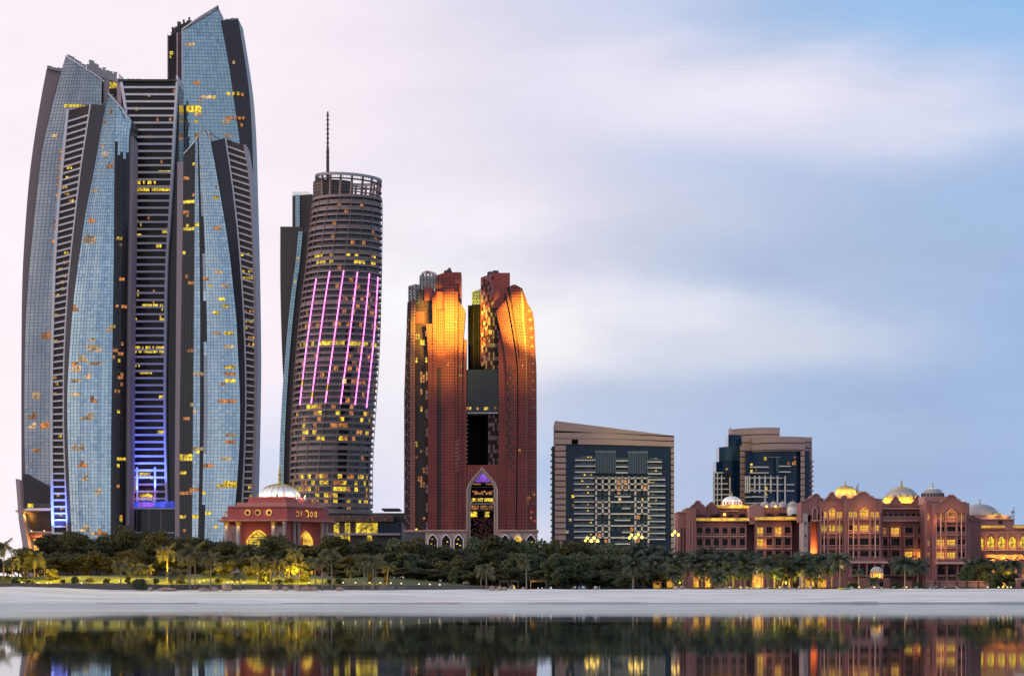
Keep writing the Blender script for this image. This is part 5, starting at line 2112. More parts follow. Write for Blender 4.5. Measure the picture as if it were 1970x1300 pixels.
# ---- left wing
L = Lay(760)
pj = thing('palace_wing', (L.X(1440), L.D, 3.3), 'left palace wing with rows of square windows under two glowing yellow cornices', 'palace', GRP)
mb = MB()
L.box(mb, 1304, 1320, 984, 1137, -1, 16, 'palace')
L.box(mb, 1319.5, 1338, 977, 1137, -2.5, 18, 'palace')
L.box(mb, 1338, 1367, 975.5, 1137, 1.6, 18, 'palace')
L.box(mb, 1302.5, 1320, 984, 986, -1.6, 16, 'palace_light')
mb.build('wall', pj)
for u in (1310.5, 1316.5):
    mb = MB()
    L.box(mb, u - .9, u + .9, 1015, 1062, -1.12, -.8, 'window_dark')
    mb.build('slot_window', pj)
for u in (1325, 1331):
    mb = MB()
    L.box(mb, u - .7, u + .7, 996, 1060, -2.62, -2.3, 'palace_light')
    mb.build('pilaster', pj)
gable(L, pj, step_gable(1343, 16, 976, 963.5, 990), 1.0, 4)
gable(L, pj, step_gable(1370, 13, 976, 966, 990), 2.4, 6)
mb = MB()
L.box(mb, 1362, 1441, 975.7, 1000, 6, 24, 'palace')
L.box(mb, 1466, 1545, 974.5, 1000, 6, 24, 'palace')
mb.build('roof_storey', pj)
ptrim(L, pj, 1368, 1424, 981, 982.2, 5.4, 6.2, 'palace_trim')
mb = MB()
L.extr(mb, [(1440.5, 1008), (1440.5, 976), (1448, 971), (1454, 967.5), (1460, 971), (1468.5, 976), (1468.5, 1008)], -1.2, 12, 'palace_light')
mb.build('gable', pj)
gw = []
ops = []
for u in (1346, 1362, 1378.3, 1394.8, 1411.3, 1428):
    for (a, b) in ((1015, 1030.5), (1037, 1054), (1060, 1076)):
        ops.append((u - 5, u + 5, a, b))
facade(L, pj, 1336, 1437, 1001, 1137, 0, ops, 'palace')
for o in ops:
    window(L, pj, *o, 1.25)
    ptrim(L, pj, o[0] - 2.4, o[0] - .5, o[2] - 2.5, o[3] + 1, -.45, .3, 'palace_light', 'window_surround')
    ptrim(L, pj, o[1] + .5, o[1] + 2.4, o[2] - 2.5, o[3] + 1, -.45, .3, 'palace_light', 'window_surround')
    ptrim(L, pj, o[0] - 2.5, o[1] + 2.5, o[3] + .4, o[3] + 2, -.8, .3, 'palace_trim', 'window_sill')
ops = []
for u in (1461.7, 1479, 1496.4, 1514):
    for (a, b) in ((1014, 1030.5), (1036, 1054), (1060, 1076)):
        ops.append((u - 5.6, u + 5.6, a, b))
facade(L, pj, 1451.5, 1522, 999.7, 1137, -1.5, ops, 'palace')
for i, o in enumerate(ops):
    window(L, pj, *o, -.25, 'lit_gold' if i in (0, 1, 6) else 'window_dark')
    ptrim(L, pj, o[0] - 2.2, o[0] - .5, o[2] - 2.5, o[3] + 1, -1.95, -1.2, 'palace_light', 'window_surround')
    ptrim(L, pj, o[1] + .5, o[1] + 2.2, o[2] - 2.5, o[3] + 1, -1.95, -1.2, 'palace_light', 'window_surround')
    ptrim(L, pj, o[0] - 2.4, o[1] + 2.4, o[3] + .4, o[3] + 2, -2.3, -1.2, 'palace_trim', 'window_sill')
mb = MB()
L.box(mb, 1437, 1451.5, 1001, 1137, 3.5, 16, 'palace')
mb.build('wall', pj)
mb = MB()
L.box(mb, 1522, 1548, 999, 1137, 3.5, 16, 'palace')
mb.build('wall', pj)
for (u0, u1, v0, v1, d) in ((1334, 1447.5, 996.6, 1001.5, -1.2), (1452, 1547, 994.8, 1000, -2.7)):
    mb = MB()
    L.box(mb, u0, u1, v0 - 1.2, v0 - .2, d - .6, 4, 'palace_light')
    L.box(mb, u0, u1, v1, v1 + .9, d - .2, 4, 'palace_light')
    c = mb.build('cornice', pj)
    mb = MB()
    L.box(mb, u0 + .5, u1 - .5, v0 - .2, v1, d + .15, 4, 'lit_gold')  # emission stands in for a cornice face lit by lamps beneath
    mb.build('cornice_glow_band', c)
    mb = MB()
    u = u0 + 1
    while u < u1 - 1:
        L.box(mb, u, u + .5, v0 - .2, v1, d, d + .3, 'palace_light')
        u += 2.4
    mb.build('dentils', c, kind='stuff')
dome(L, pj, 1412.8, 19.5, 968.5, 951.8, 6, 'dome_white', 10, 20, rimlight=(3, 247, (1, .6, .3)))
mb = MB()
cx, cy = L.X(1412.8), L.D + 6 + 19.5 * L.k
for i in range(18):
    a = 2 * math.pi * i / 18
    x, y = cx + 19.8 * L.k * math.cos(a), cy + 19.8 * L.k * math.sin(a)
    mb.box(x - .22, x + .22, y - .22, y + .22, L.Z(968.4), L.Z(963.5), 'palace')
mb.lathe([(21.5 * L.k, L.Z(970.5)), (21.5 * L.k, L.Z(968.3)), (19 * L.k, L.Z(968.2))], cx, cy, 32, 'palace_light')
mb.build('dome_arcade', pj)
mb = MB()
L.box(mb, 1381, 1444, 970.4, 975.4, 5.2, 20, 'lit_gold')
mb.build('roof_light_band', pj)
for u, k in ((1476.5, 0), (1493, 1), (1510.6, 1), (1529, 0)):
    dome(L, pj, u, 10.3, 974.5, 962.8, 5.5 if k or u < 1500 else 4.5, 'dome_grey', 4, 16, rimlight=(1, 114, (1, .65, .1)) if k else None, m_top='palace_trim')
mb = MB()
mb.lathe([(11.3 * L.k, L.Z(990.5)), (11.3 * L.k, L.Z(974)), (0, L.Z(973.5))], L.X(1529.5), L.D + 4.3 + 10.3 * L.k, 24, 'dome_white')
mb.build('drum', pj)
ptrim(L, pj, 1395, 1399, 986, 990, 5.6, 6, 'lamp_gold', 'wall_lamp')

# ---- arched pavilion left of the large dome
L = Lay(738)
pk = thing('palace_wing', (L.X(1630), L.D, 3.3), 'palace tower with arched bays lit yellow and a small golden dome, beside the orange niche', 'palace', GRP)
mb = MB()
L.box(mb, 1546.5, 1555, 987, 1137, 1.0, 12, 'grey_stone')
L.box(mb, 1546.5, 1578, 996, 1003, 3, 14, 'palace')
L.box(mb, 1555, 1561, 990, 1137, 2, 14, 'palace')
L.box(mb, 1574.5, 1578, 990, 1137, 2, 14, 'palace')
mb.build('wall', pk)
gable(L, pk, [(1543, 1003), (1543, 964.6), (1557, 960), (1563, 956), (1567, 951.5), (1572.4, 949.5), (1577, 952), (1580, 957), (1586, 960.5), (1586, 1003)], 2, 14, 'palace')
mb = MB()
L.box(mb, 1561, 1574.5, 1003, 1137, 6, 8, 'palace_light')
mb.build('niche_back', pk)
light('niche_lamp', 'SPOT', (L.X(1567.7), L.D + 3.5, L.Z(1072)), 5200, (1, .32, .06), .3, R(100), (L.X(1567.7), L.D + 6, L.Z(1030)))
arch_frame(L, pk, 'niche_frame', 1569, 5, 974, 982, 998, 1.2, 1.4, 2.2, 'palace_trim')
ptrim(L, pk, 1561, 1578, 999.5, 1001.5, 1.2, 2.4)
for u, v in ((1550, 1006), (1550, 1030), (1550, 1046)):
    ptrim(L, pk, u - 1, u + 1, v - 3, v + 3, .85, 1.1, 'window_dark' if v != 1046 else 'lit_orange', 'slot_window')


def bays(root, groups, rows, d, lit, L=L):
    """openings of an arched tower front: groups (centre, half width, arch), rows (top, bottom)"""
    ops, kinds = [], []
    for gi, (u, hw, ar) in enumerate(groups):
        for ri, (a, b) in enumerate(rows):
            top = a - (6 if ar == 'big' else 0) if ri == 0 else a
            ops.append((u - hw, u + hw, top, b, ('round' if ri == 0 else None)))
            kinds.append(lit(gi, ri))
    return ops, kinds


RK = [(983.5, 997), (1010, 1023), (1035, 1053), (1060.5, 1074)]
gl = [(1583.5, 2.6, 'r'), (1589.6, 2.6, 'r'), (1602.3, 6.0, 'big'), (1613.5, 2.5, 'r'), (1619.6, 2.5, 'r')]
ops, kn = bays(pk, gl, RK, 0, lambda g, r: ('lit_gold' if r == 0 else 'lit_yellow') if r < 2 else 'window_dark')
facade(L, pk, 1577.5, 1625, 962, 1137, 1.5, ops, 'palace')
for o, k in zip(ops, kn):
    window(L, pk, o[0], o[1], o[2], o[3], 2.75, k, cols=2 if o[1] - o[0] > 8 else 1)
gr = [(1637, 3.6, 'r'), (1646.2, 3.4, 'r'), (1662.7, 8.6, 'big'), (1679, 3.4, 'r'), (1688, 3.4, 'r')]
ops, kn = bays(pk, gr, RK, 0, lambda g, r: ('lit_gold' if r == 0 or g in (1, 2, 4) else ('lit_orange' if g == 3 else 'window_dark')) if r < 2 else 'window_dark')
facade(L, pk, 1625, 1697.5, 960, 1137, 0, ops, 'palace')
for o, k in zip(ops, kn):
    window(L, pk, o[0], o[1], o[2], o[3], 1.25, k, cols=3 if o[1] - o[0] > 8 else 2)
for (us, d) in (((1580.4, 1592.8, 1595.6, 1609, 1611, 1622.8), 1.5), ((1632.3, 1650.8, 1653.2, 1672.2, 1674.8, 1692.4), 0)):
    for u in us:
        ptrim(L, pk, u - .7, u + .7, 984, 1073, d - .5, d + .2, 'palace_light', 'pilaster')
for (us, d) in (((1586.6, 1616.6), 1.5), ((1641.6, 1683.5), 0)):
    for u in us:
        mb = MB()
        mb.tube([(L.X(u), L.D + d - .45, L.Z(1073)), (L.X(u), L.D + d - .45, L.Z(984))], .17, 6, 'palace_trim')
        mb.build('colonnette', pk)
for (u0, u1, d) in ((1579, 1624, 1.5), (1631, 1694, 0)):
    for v in (1000, 1026.5, 1056.5):
        ptrim(L, pk, u0, u1, v - 1.6, v, d - .7, d + .2, 'palace_light', 'string_course')
arch_frame(L, pk, 'arch_frame', 1662.7, 11, 973.8, 986, 1010, 1.6, -.5, .2, 'palace_light')
arch_frame(L, pk, 'arch_frame', 1602.3, 8, 974.6, 984, 1010, 1.4, 1.0, 1.7, 'palace_light')
gable(L, pk, step_gable(1602, 14, 962, 947, 972), 1.4, 5)
gable(L, pk, step_gable(1661, 26, 960, 946.5, 972), -.1, 5)
merlons(L, pk, 1577.5, 1697, 960.5, 1.0)
mb = MB()
L.box(mb, 1624.5, 1630, 952, 965, 1.0, 8, 'palace')
L.box(mb, 1619, 1674, 955, 962, 8, 18, 'palace_light')
mb.build('roof_block', pk)
dome(L, pk, 1636.5, 20, 945.5, 930, 9, 'dome_gold', 11, 16, drum=(22, 945.5, 956, 'palace_light'), rimlight=(4, 494, (1, .70, .12)))
dome(L, pk, 1660, 13, 951, 938, 13, 'dome_gold', 5, 16, rimlight=(2, 228, (1, .70, .12)))
for u in (1650.5, 1659, 1661.5):
    mb = MB()
    mb.tube([(L.X(u), L.D + 12, L.Z(947)), (L.X(u), L.D + 12, L.Z(925.5 if u > 1660 else 931))], .12, 5, 'steel_dark')
    mb.build('roof_mast', pk)
ptrim(L, pk, 1629, 1706, 1079.5, 1083, -3, 1, 'palace_trim', 'balcony_slab')
ptrim(L, pk, 1631, 1700, 1073.5, 1079.5, -2.6, -2.3, 'palace', 'balcony_wall')
for i in range(4):
    u = 1643 + i * 15
    arch_fill(L, pk, 'arch_window', u, 5.5, 1086, 1093, 1106, -.3, .6, 'window_dark')
for i in range(5):
    u = 1635.5 + i * 15
    ptrim(L, pk, u - 1.4, u + 1.4, 1084, 1112, -2.8, -1.6, 'palace', 'pillar')
mb = MB()
L.box(mb, 1630, 1700, 1095, 1137, .9, 12, 'palace')
mb.build('base_wall', pk)
ptrim(L, pk, 1632, 1699, 1106, 1108, -3, 1, 'palace_light', 'balcony_slab')

# ---- middle block with the large golden dome
L = Lay(752)
pl = thing('palace_wing', (L.X(1745), L.D, 3.3), 'palace middle block with square windows, a pale balustrade and the largest golden dome', 'palace', GRP)
ops = []
for u, hw in ((1702.5, 3.8), (1722.6, 7.6), (1748.7, 7.6), (1774.2, 7.8)):
    for (a, b, ar) in ((1014.5, 1030, None), (1036, 1054.5, None), (1060.5, 1074, None)):
        ops.append((u - hw, u + hw, a, b, ar))
facade(L, pl, 1697, 1786, 1003, 1137, 0, ops, 'palace')
for i, o in enumerate(ops):
    k = {0: 'lit_orange', 3: 'lit_gold', 8: 'lit_gold', 11: 'lit_gold'}.get(i, 'window_dark')
    window(L, pl, *o[:4], 1.25, k, cols=3 if o[1] - o[0] > 9 else 1)
    for s_ in (o[0] - 2.6, o[1] + .6):
        ptrim(L, pl, s_, s_ + 2, o[2] - 3, o[3] + 1, -.45, .3, 'palace_light', 'window_surround')
    ptrim(L, pl, o[0] - 2.6, o[1] + 2.6, o[3] + .3, o[3] + 2, -.9, .3, 'palace_trim', 'window_sill')
mb = MB()
L.box(mb, 1697, 1790, 978, 1003, 3, 18, 'palace')
L.box(mb, 1700, 1788, 966, 978, 5, 18, 'palace')
mb.build('roof_storey', pl)
ptrim(L, pl, 1698, 1788, 976, 978.4, 2.0, 5, 'palace_trim', 'cornice')
ptrim(L, pl, 1697, 1787, 999.8, 1002.4, -.9, 3, 'palace_trim', 'cornice')
mb = MB()
L.box(mb, 1698, 1786, 992.6, 994, -.5, .3, 'palace_trim')
for i in range(44):
    L.box(mb, 1698.5 + i * 2, 1699.5 + i * 2, 994, 999.8, -.4, .2, 'palace_trim')
mb.build('balustrade', pl)
for i in range(8):
    u = 1705 + i * 11
    arch_fill(L, pl, 'arch_niche', u, 3.2, 986, 989.5, 999, 2.85, 3.4, 'window_dark')
gable(L, pl, step_gable(1728, 11, 967, 953.5, 972), 4.6, 9)
gable(L, pl, step_gable(1770, 11, 967, 952.5, 972), 4.6, 9)
dome(L, pl, 1746.5, 33.5, 963.5, 932.5, 7, 'dome_grey', 16, 28, drum=(36, 963.5, 967, 'palace_light'), rimlight=(6, 798, (1, .72, .10)), base_m='dome_gold', m_top='dome_gold')
mb = MB()
cx, cy = L.X(1746.5), L.D + 7 + 33.5 * L.k
for i in range(28):
    a = 2 * math.pi * i / 28
    x, y = cx + 34.2 * L.k * math.cos(a), cy + 34.2 * L.k * math.sin(a)
    mb.box(x - .3, x + .3, y - .3, y + .3, L.Z(963.4), L.Z(954), 'dome_gold')
mb.build('dome_arcade', pl)
arch_frame(L, pl, 'arch_frame', 1705.5, 9, 1081, 1092, 1130, 1.5, -.6, .3, 'palace_trim')
arch_fill(L, pl, 'arch_window', 1705.5, 7.4, 1084, 1093, 1105, -.2, .4, 'window_dark')
for u in (1728, 1749, 1770):
    arch_fill(L, pl, 'arch_window', u, 7, 1084, 1092, 1105, -.25, .4, 'window_dark')
    arch_frame(L, pl, 'arch_frame', u, 8.6, 1082, 1091, 1130, 1.3, -.5, .3, 'palace_light')
for v in (1077.5, 1106):
    ptrim(L, pl, 1698, 1786, v - 1.2, v + 1.2, -1.6, .4, 'palace_light', 'string_course')

# ---- right tower with the grey dome
L = Lay(736)
pn = thing('palace_wing', (L.X(1825), L.D, 3.3), 'right palace tower with tall orange lit arches below a small grey dome', 'palace', GRP)
RN = [(987, 1000.6), (1012.6, 1026), (1037.5, 1051), (1062, 1075)]
gn = [(1805.4, 3.6, 'r'), (1813.7, 3.4, 'r'), (1830.1, 8.2, 'big'), (1845.5, 3.4, 'r'), (1853.4, 3.2, 'r')]
ops, kn = [], []
for gi, (u, hw, ar) in enumerate(gn):
    for ri, (a, b) in enumerate(RN):
        ops.append((u - hw, u + hw, a - (8 if ar == 'big' and ri == 0 else 0), b, 'round' if ri == 0 else None))
        kn.append('lit_orange' if ri == 0 else ('window_dark' if ri == 1 else ('lit_gold' if gi < 3 else 'window_dark')))
facade(L, pn, 1796, 1865, 967, 1137, 0, ops, 'palace')
for o, k in zip(ops, kn):
    window(L, pn, o[0], o[1], o[2], o[3], 1.25, k, cols=3 if o[1] - o[0] > 8 else 2)
for u in (1800.9, 1818.2, 1820.9, 1839.3, 1841.3, 1857.5):
    ptrim(L, pn, u - .7, u + .7, 988, 1074, -.5, .2, 'palace_light', 'pilaster')
for u in (1809.6, 1849.4):
    mb = MB()
    mb.tube([(L.X(u), L.D - .45, L.Z(1074)), (L.X(u), L.D - .45, L.Z(988))], .17, 6, 'palace_trim')
    mb.build('colonnette', pn)
for v in (1004, 1029.5, 1054.5):
    ptrim(L, pn, 1800, 1858, v - 1.6, v, -.7, .2, 'palace_light', 'string_course')
arch_frame(L, pn, 'arch_frame', 1830.1, 10.6, 976.5, 988, 1010, 1.6, -.5, .2, 'palace_light')
mb = MB()
L.box(mb, 1784.5, 1796, 962, 1132, 2, 14, 'palace')
mb.build('wall', pn)
for v, k in ((993, 'lit_orange'), (1043, 'lit_orange'), (1068, 'lit_orange')):
    ptrim(L, pn, 1786.5, 1790.5, v - 6, v + 6, 1.85, 2.2, k, 'slot_window')
gable(L, pn, step_gable(1830, 24, 967, 952.5, 980), -.1, 5)
merlons(L, pn, 1785, 1864, 966.5, 2.2)
mb = MB()
L.box(mb, 1784, 1826, 953, 968, 5, 16, 'palace_light')
L.box(mb, 1842, 1851, 958.5, 968, 4, 12, 'palace')
mb.build('roof_block', pn)
dome(L, pn, 1803.4, 20.3, 952.6, 935, 5.2, 'dome_grey', 11, 20, m_top='dome_white')
mb = MB()
cx, cy = L.X(1803.4), L.D + 5.2 + 20.3 * L.k
for i in range(20):
    a = 2 * math.pi * i / 20
    x, y = cx + 20.6 * L.k * math.cos(a), cy + 20.6 * L.k * math.sin(a)
    mb.box(x - .25, x + .25, y - .25, y + .25, L.Z(952.6), L.Z(946.5), 'steel_dark')
mb.build('dome_arcade', pn)
ptrim(L, pn, 1800, 1867, 1081, 1084.5, -3, 1, 'palace_trim', 'balcony_slab')
ptrim(L, pn, 1801, 1865, 1075.5, 1081, -2.7, -2.4, 'palace', 'balcony_wall')
for u in (1809.5, 1830, 1850):
    arch_fill(L, pn, 'arch_window', u, 6.6, 1089, 1096, 1105, -.3, .5, 'window_dark')
    ptrim(L, pn, u - 7, u + 7, 1105, 1108, -1.2, .5, 'palace_light', 'window_sill')
for u in (1800, 1820, 1840.5, 1860):
    ptrim(L, pn, u - 1.5, u + 1.5, 1085, 1120, -1.8, .2, 'palace', 'pillar')
light('arch_lamp', 'POINT', (L.X(1792), L.D - 1.5, L.Z(1003)), 250, (1, .4, .12), .3)

# ---- arcade wing at the right edge
L = Lay(775)
po = thing('palace_wing', (L.X(1915), L.D, 3.3), 'palace arcade wing with a row of bright yellow arches under a wide shallow dome', 'palace', GRP)
mb = MB()
L.box(mb, 1862, 1883, 997.5, 1132, -4, 12, 'palace')
mb.build('wall', po)
gable(L, po, [(1862, 1004), (1862, 993), (1868, 992.5), (1872, 997), (1880, 998), (1883, 1000), (1883, 1004)], -4.2, 2)
ops = []
us = [1886 + 20.8 * i for i in range(7)]
for u in us:
    ops.append((u - 7.2, u + 7.2, 1030.5, 1057, 'pointed'))
facade(L, po, 1878, 2025, 1012, 1137, 0, ops, 'palace_light')
for o in ops:
    window(L, po, o[0], o[1], o[2], o[3], 1.25, 'lit_yellow', cols=2)  # glowing panes stand in for the lamplit loggia behind the arches
    arch_frame(L, po, 'arch_frame', (o[0] + o[1]) / 2, 9, 1028, 1039, 1058, 1.3, -.4, .2, 'palace')
    ptrim(L, po, o[0] - 2.4, o[1] + 2.4, 1022, 1023, -.3, .2, 'palace_trim')
for i in range(7):
    u = us[i] + 10.4
    ptrim(L, po, u - .4, u + .4, 1024, 1058, -.3, .2, 'palace_trim', 'pilaster')
mb = MB()
L.box(mb, 1883, 2025, 1057.5, 1059, -1.6, .2, 'palace_trim')
for i in range(70):
    L.box(mb, 1883.5 + i * 2, 1884.5 + i * 2, 1059, 1063.5, -1.5, -1.0, 'palace_light')
L.box(mb, 1883, 2025, 1063.5, 1066, -1.8, .2, 'palace')
mb.build('balustrade', po)
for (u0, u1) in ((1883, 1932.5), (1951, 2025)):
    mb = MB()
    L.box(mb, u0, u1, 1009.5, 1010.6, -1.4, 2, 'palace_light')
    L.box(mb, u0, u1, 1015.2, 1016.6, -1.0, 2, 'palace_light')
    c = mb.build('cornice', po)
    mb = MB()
    L.box(mb, u0, u1, 1010.6, 1015.2, -.7, 2, 'lit_gold')  # emissive band in place of lamplight on the cornice
    mb.build('cornice_glow_band', c)
    mb = MB()
    u = u0
    while u < u1:
        L.box(mb, u, u + .6, 1010.6, 1015.2, -.9, -.6, 'palace_light')
        u += 1.8
    mb.build('dentils', c, kind='stuff')
mb = MB()
L.box(mb, 1866, 1955, 998, 1012, 4, 24, 'palace_light')
L.box(mb, 1866, 1957, 997, 998.6, 3.4, 24, 'palace_trim')
L.box(mb, 1880, 1948, 990, 997, 7, 24, 'palace_light')
L.box(mb, 1944, 1952, 990, 997, 6, 9, 'palace')
mb.build('roof_storey', po)
dome(L, po, 1901, 34.5, 990.5, 966, 8, 'dome_grey', 12, 28, rimlight=None)
dome(L, po, 1929, 9.5, 991, 984.5, 6, 'dome_gold', 8, 12, rimlight=(2, 209, (1, .72, .1)))
mb = MB()
for i in range(26):
    L.box(mb, 1868 + i * 2.6, 1869.6 + i * 2.6, 988.5, 991, 6.8, 7.6, 'palace_light')
mb.build('crenellation', po, kind='stuff')
for u in (1888, 1929.5):
    ptrim(L, po, u - 3.4, u + 3.4, 1001, 1006.5, 3.7, 4.2, 'window_dark', 'window')
for q in range(5):
    u = 1910 + q * 22
    light('wall_washer', 'SPOT', (L.X(u), L.D - 1.6, L.Z(1075)), 1000, (1, .50, .07), .3, R(120), (L.X(u), L.D + .5, L.Z(1066)))
for u in (1909, 1950, 1972):
    arch_fill(L, po, 'arch_window', u, 6, 1085, 1092, 1120, -.25, .5, 'lit_orange')
for u, n_ in ((1958, 'flagpole'), (1961.7, 'flagpole')):
    fp_ = thing('mast', (L.X(u), L.D + 9, L.Z(1012)), ('left of' if u < 1960 else 'right of') + ' the two thin roof masts at the far right of the palace', 'mast')
    mb = MB()
    mb.tube([(L.X(u), L.D + 9, L.Z(1012)), (L.X(u), L.D + 9, L.Z(979 if u < 1960 else 973))], .14, 6, 'steel')
    mb.build('pole', fp_)
    mb = MB()
    L.box(mb, u - .9, u + .9, 981, 984.5, 8.6, 9.4, 'steel_dark')
    mb.build('antenna', fp_)

# ---- walled garden in front of the palace
L = Lay(672)
gw = thing('garden_wall', (L.X(1840), L.D, 3.2), 'low pink garden wall of separate panels at the foot of the right palace tower', 'wall')
for i, (a, b) in enumerate(((1779, 1797), (1800, 1806), (1809, 1820), (1821, 1840), (1842, 1860), (1862, 1881), (1884, 1903))):
    mb = MB()
    L.box(mb, a, b, 1118, 1134, 0, .5, 'palace_light')
    L.box(mb, a, b, 1117, 1118.2, -.2, .7, 'palace_trim')
    mb.build('wall_panel', gw)
for u in (1798.5, 1807.5, 1841, 1861, 1882.5, 1777.5):
    mb = MB()
    L.box(mb, u - 1.2, u + 1.2, 1114, 1134, -.3, .8, 'node_brown')
    mb.build('pier', gw)
gw2 = thing('garden_wall', (L.X(1690), L.D, 3.2), 'low pink terrace wall with a doorway beneath the lattice domed kiosk', 'wall')
for (a, b) in ((1633, 1641), (1652, 1674), (1674, 1692), (1700, 1712), (1745, 1755)):
    mb = MB()
    L.box(mb, a, b, 1111 if 1650 < a < 1712 else 1117, 1134, .2, .8, 'palace')
    mb.build('wall_panel', gw2)
mb = MB()
L.box(mb, 1692.5, 1699.5, 1118, 1134, .5, 1, 'window_dark')
mb.build('door', gw2)
gw3 = thing('garden_kiosk', (L.X(1965), L.D, 3.2), 'square pink beach kiosk with a dark hatch at the right edge', 'kiosk')
mb = MB()
L.box(mb, 1956, 1985, 1114, 1134, 0, 4, 'palace_light')
L.box(mb, 1955, 1986, 1112, 1114.5, -.5, 4.4, 'palace_trim')
mb.build('wall', gw3)
mb = MB()
L.box(mb, 1964, 1976, 1119, 1128, -.1, .2, 'window_dark')
mb.build('hatch', gw3)


def lattice_kiosk(uc, r, vb, vt, D, label, vbot, lit_=True):
    L = Lay(D)
    t = thing('lattice_pavilion', (L.X(uc), L.D, L.Z(vbot)), label, 'pavilion')
    cx, cy = L.X(uc), L.D
    mb = MB()
    rr = r * L.k
    h = (vb - vt) * L.k
    for k in range(16):
        for s_ in (-1, 1):
            pts = []
            for q in range(9):
                e = R(88) * q / 8
                a = 2 * math.pi * k / 16 + s_ * .8 * q / 8
                pts.append((cx + rr * math.cos(e) * math.cos(a), cy + rr * math.cos(e) * math.sin(a), L.Z(vb) + h * math.sin(e)))
            mb.tube(pts, .11, 4, 'plastic_white')
    mb.build('lattice_dome', t)
    mb = MB()
    mb.lathe([(rr * .9 * math.cos(R(e)), L.Z(vb) + h * .92 * math.sin(R(e))) for e in range(0, 90, 11)], cx, cy, 20, 'dome_grey')
    mb.build('dome_lining', t)
    mb = MB()
    mb.lathe([(rr * 1.12, L.Z(vb + 1.8)), (rr * 1.12, L.Z(vb)), (rr * .95, L.Z(vb))], cx, cy, 20, 'palace_trim')
    mb.build('ring_beam', t)
    for k in range(10):
        a = 2 * math.pi * k / 10 + .2
        mb = MB()
        x, y = cx + rr * 1.02 * math.cos(a), cy + rr * 1.02 * math.sin(a)
        mb.tube([(x, y, L.Z(vbot)), (x, y, L.Z(vb + 1.6))], .2, 6, 'palace_trim')
        mb.build('column', t)
    mb = MB()
    mb.lathe([(rr * .55, L.Z(vbot)), (rr * .55, L.Z(vb + 2.5))], cx, cy, 14, 'lit_gold')  # emissive core stands in for the pavilion's lit columns
    mb.build('lit_core', t)
    light('pavilion_lamp', 'POINT', (cx, cy - rr * .8, L.Z((vb + vbot) / 2)), 260, (1, .68, .1), .3)
    light('pavilion_lamp', 'POINT', (cx, cy - rr * 1.7, L.Z(vbot - 1)), 160, (1, .68, .1), .3)


lattice_kiosk(1457.5, 10, 1105, 1090, 688, 'white lattice domed pavilion with glowing columns among the palms', 1131)
lattice_kiosk(1686.5, 11.5, 1100, 1090, 690, 'lattice domed kiosk with yellow lit rim in front of the arched palace tower', 1112)
lattice_kiosk(1927, 8, 1110, 1099, 690, 'glowing lattice domed pavilion in front of the arcade wing at the right', 1131)
# garden shelters glowing between the palm trunks
for i, (u, w, vt, lab) in enumerate(((1289, 5, 1112, 'small glowing garden shelter at the left end of the palm grove'), (1339, 4.5, 1108, 'glowing garden shelter, left one of the pair under the dense palms'),
                               (1362, 5, 1107, 'glowing garden shelter, right one of the pair under the dense palms'), (1555, 5, 1112, 'small lit shelter between palms, just right of the tallest golden palm'),
                               (1581, 7, 1115, 'bright yellow lit shelter under the palms left of the arched palace tower'), (1264, 7, 1120, 'yellow lit hut at the foot of the lone blue green palm'))):
    L = Lay(674 + 3 * (i % 3))
    t = thing('garden_shelter', (L.X(u), L.D, L.Z(1131)), lab, 'shelter')
    mb = MB()
    L.box(mb, u - w * 1.3, u + w * 1.3, vt - 1.8, vt, -1.2, 4, 'thatch')
    mb.build('roof', t)
    for s_ in (-1, 1):
        mb = MB()
        L.box(mb, u + s_ * w - .7, u + s_ * w + .7, vt, 1133, -.8, 0, 'palace_light')
        mb.build('post', t)
    n_ = max(3, int(w * .8))
    for q in range(n_):
        mb = MB()
        a_ = u - w * .8 + 1.6 * w * (q + .5) / n_
        L.box(mb, a_ - .5, a_ + .5, vt + 2 + (q * 5 % 4), 1131, .6 + .3 * (q % 2), 1.4, 'lit_gold')  # emissive strips stand in for lamplit columns between the palms
        mb.build('glow_strip', t)
    mb = MB()
    L.box(mb, u - w, u + w, vt, 1131, 1.5, 1.9, 'node_brown')
    mb.build('back_wall', t)
    light('shelter_lamp', 'POINT', (L.X(u), L.D - 2.5, L.Z(1122)), 110, (1, .62, .08), .3)

for (Lq, u, v, d, e) in ((Lay(738), 1602, 985, -1.0, 260), (Lay(738), 1662, 982, -2.6, 420), (Lay(738), 1602, 1019, -1.0, 160), (Lay(738), 1640, 1020, -2.2, 160), (Lay(738), 1664, 1020, -2.6, 200), (Lay(736), 1830, 992, -2.4, 420),
                         (Lay(736), 1812, 1048, -2.0, 200), (Lay(736), 1812, 1072, -2.0, 200), (Lay(752), 1722, 1024, -1.6, 120), (Lay(752), 1762, 1068, -1.8, 300), (Lay(760), 1470, 1046, -3, 140), (Lay(760), 1497, 1022, -3, 140),
                         (Lay(775), 1896, 1046, -2.2, 260), (Lay(775), 1917, 1046, -2.2, 260), (Lay(775), 1938, 1046, -2.2, 260), (Lay(775), 1959, 1046, -2.2, 260), (Lay(760), 1390, 999, -3, 120), (Lay(760), 1500, 997, -4.4, 120)):
    light('facade_spill_light', 'POINT', (Lq.X(u), Lq.D + d, Lq.Z(v)), e, (1, .50, .12), .3)  # unseen lights added before the facades for warm glow around lit openings

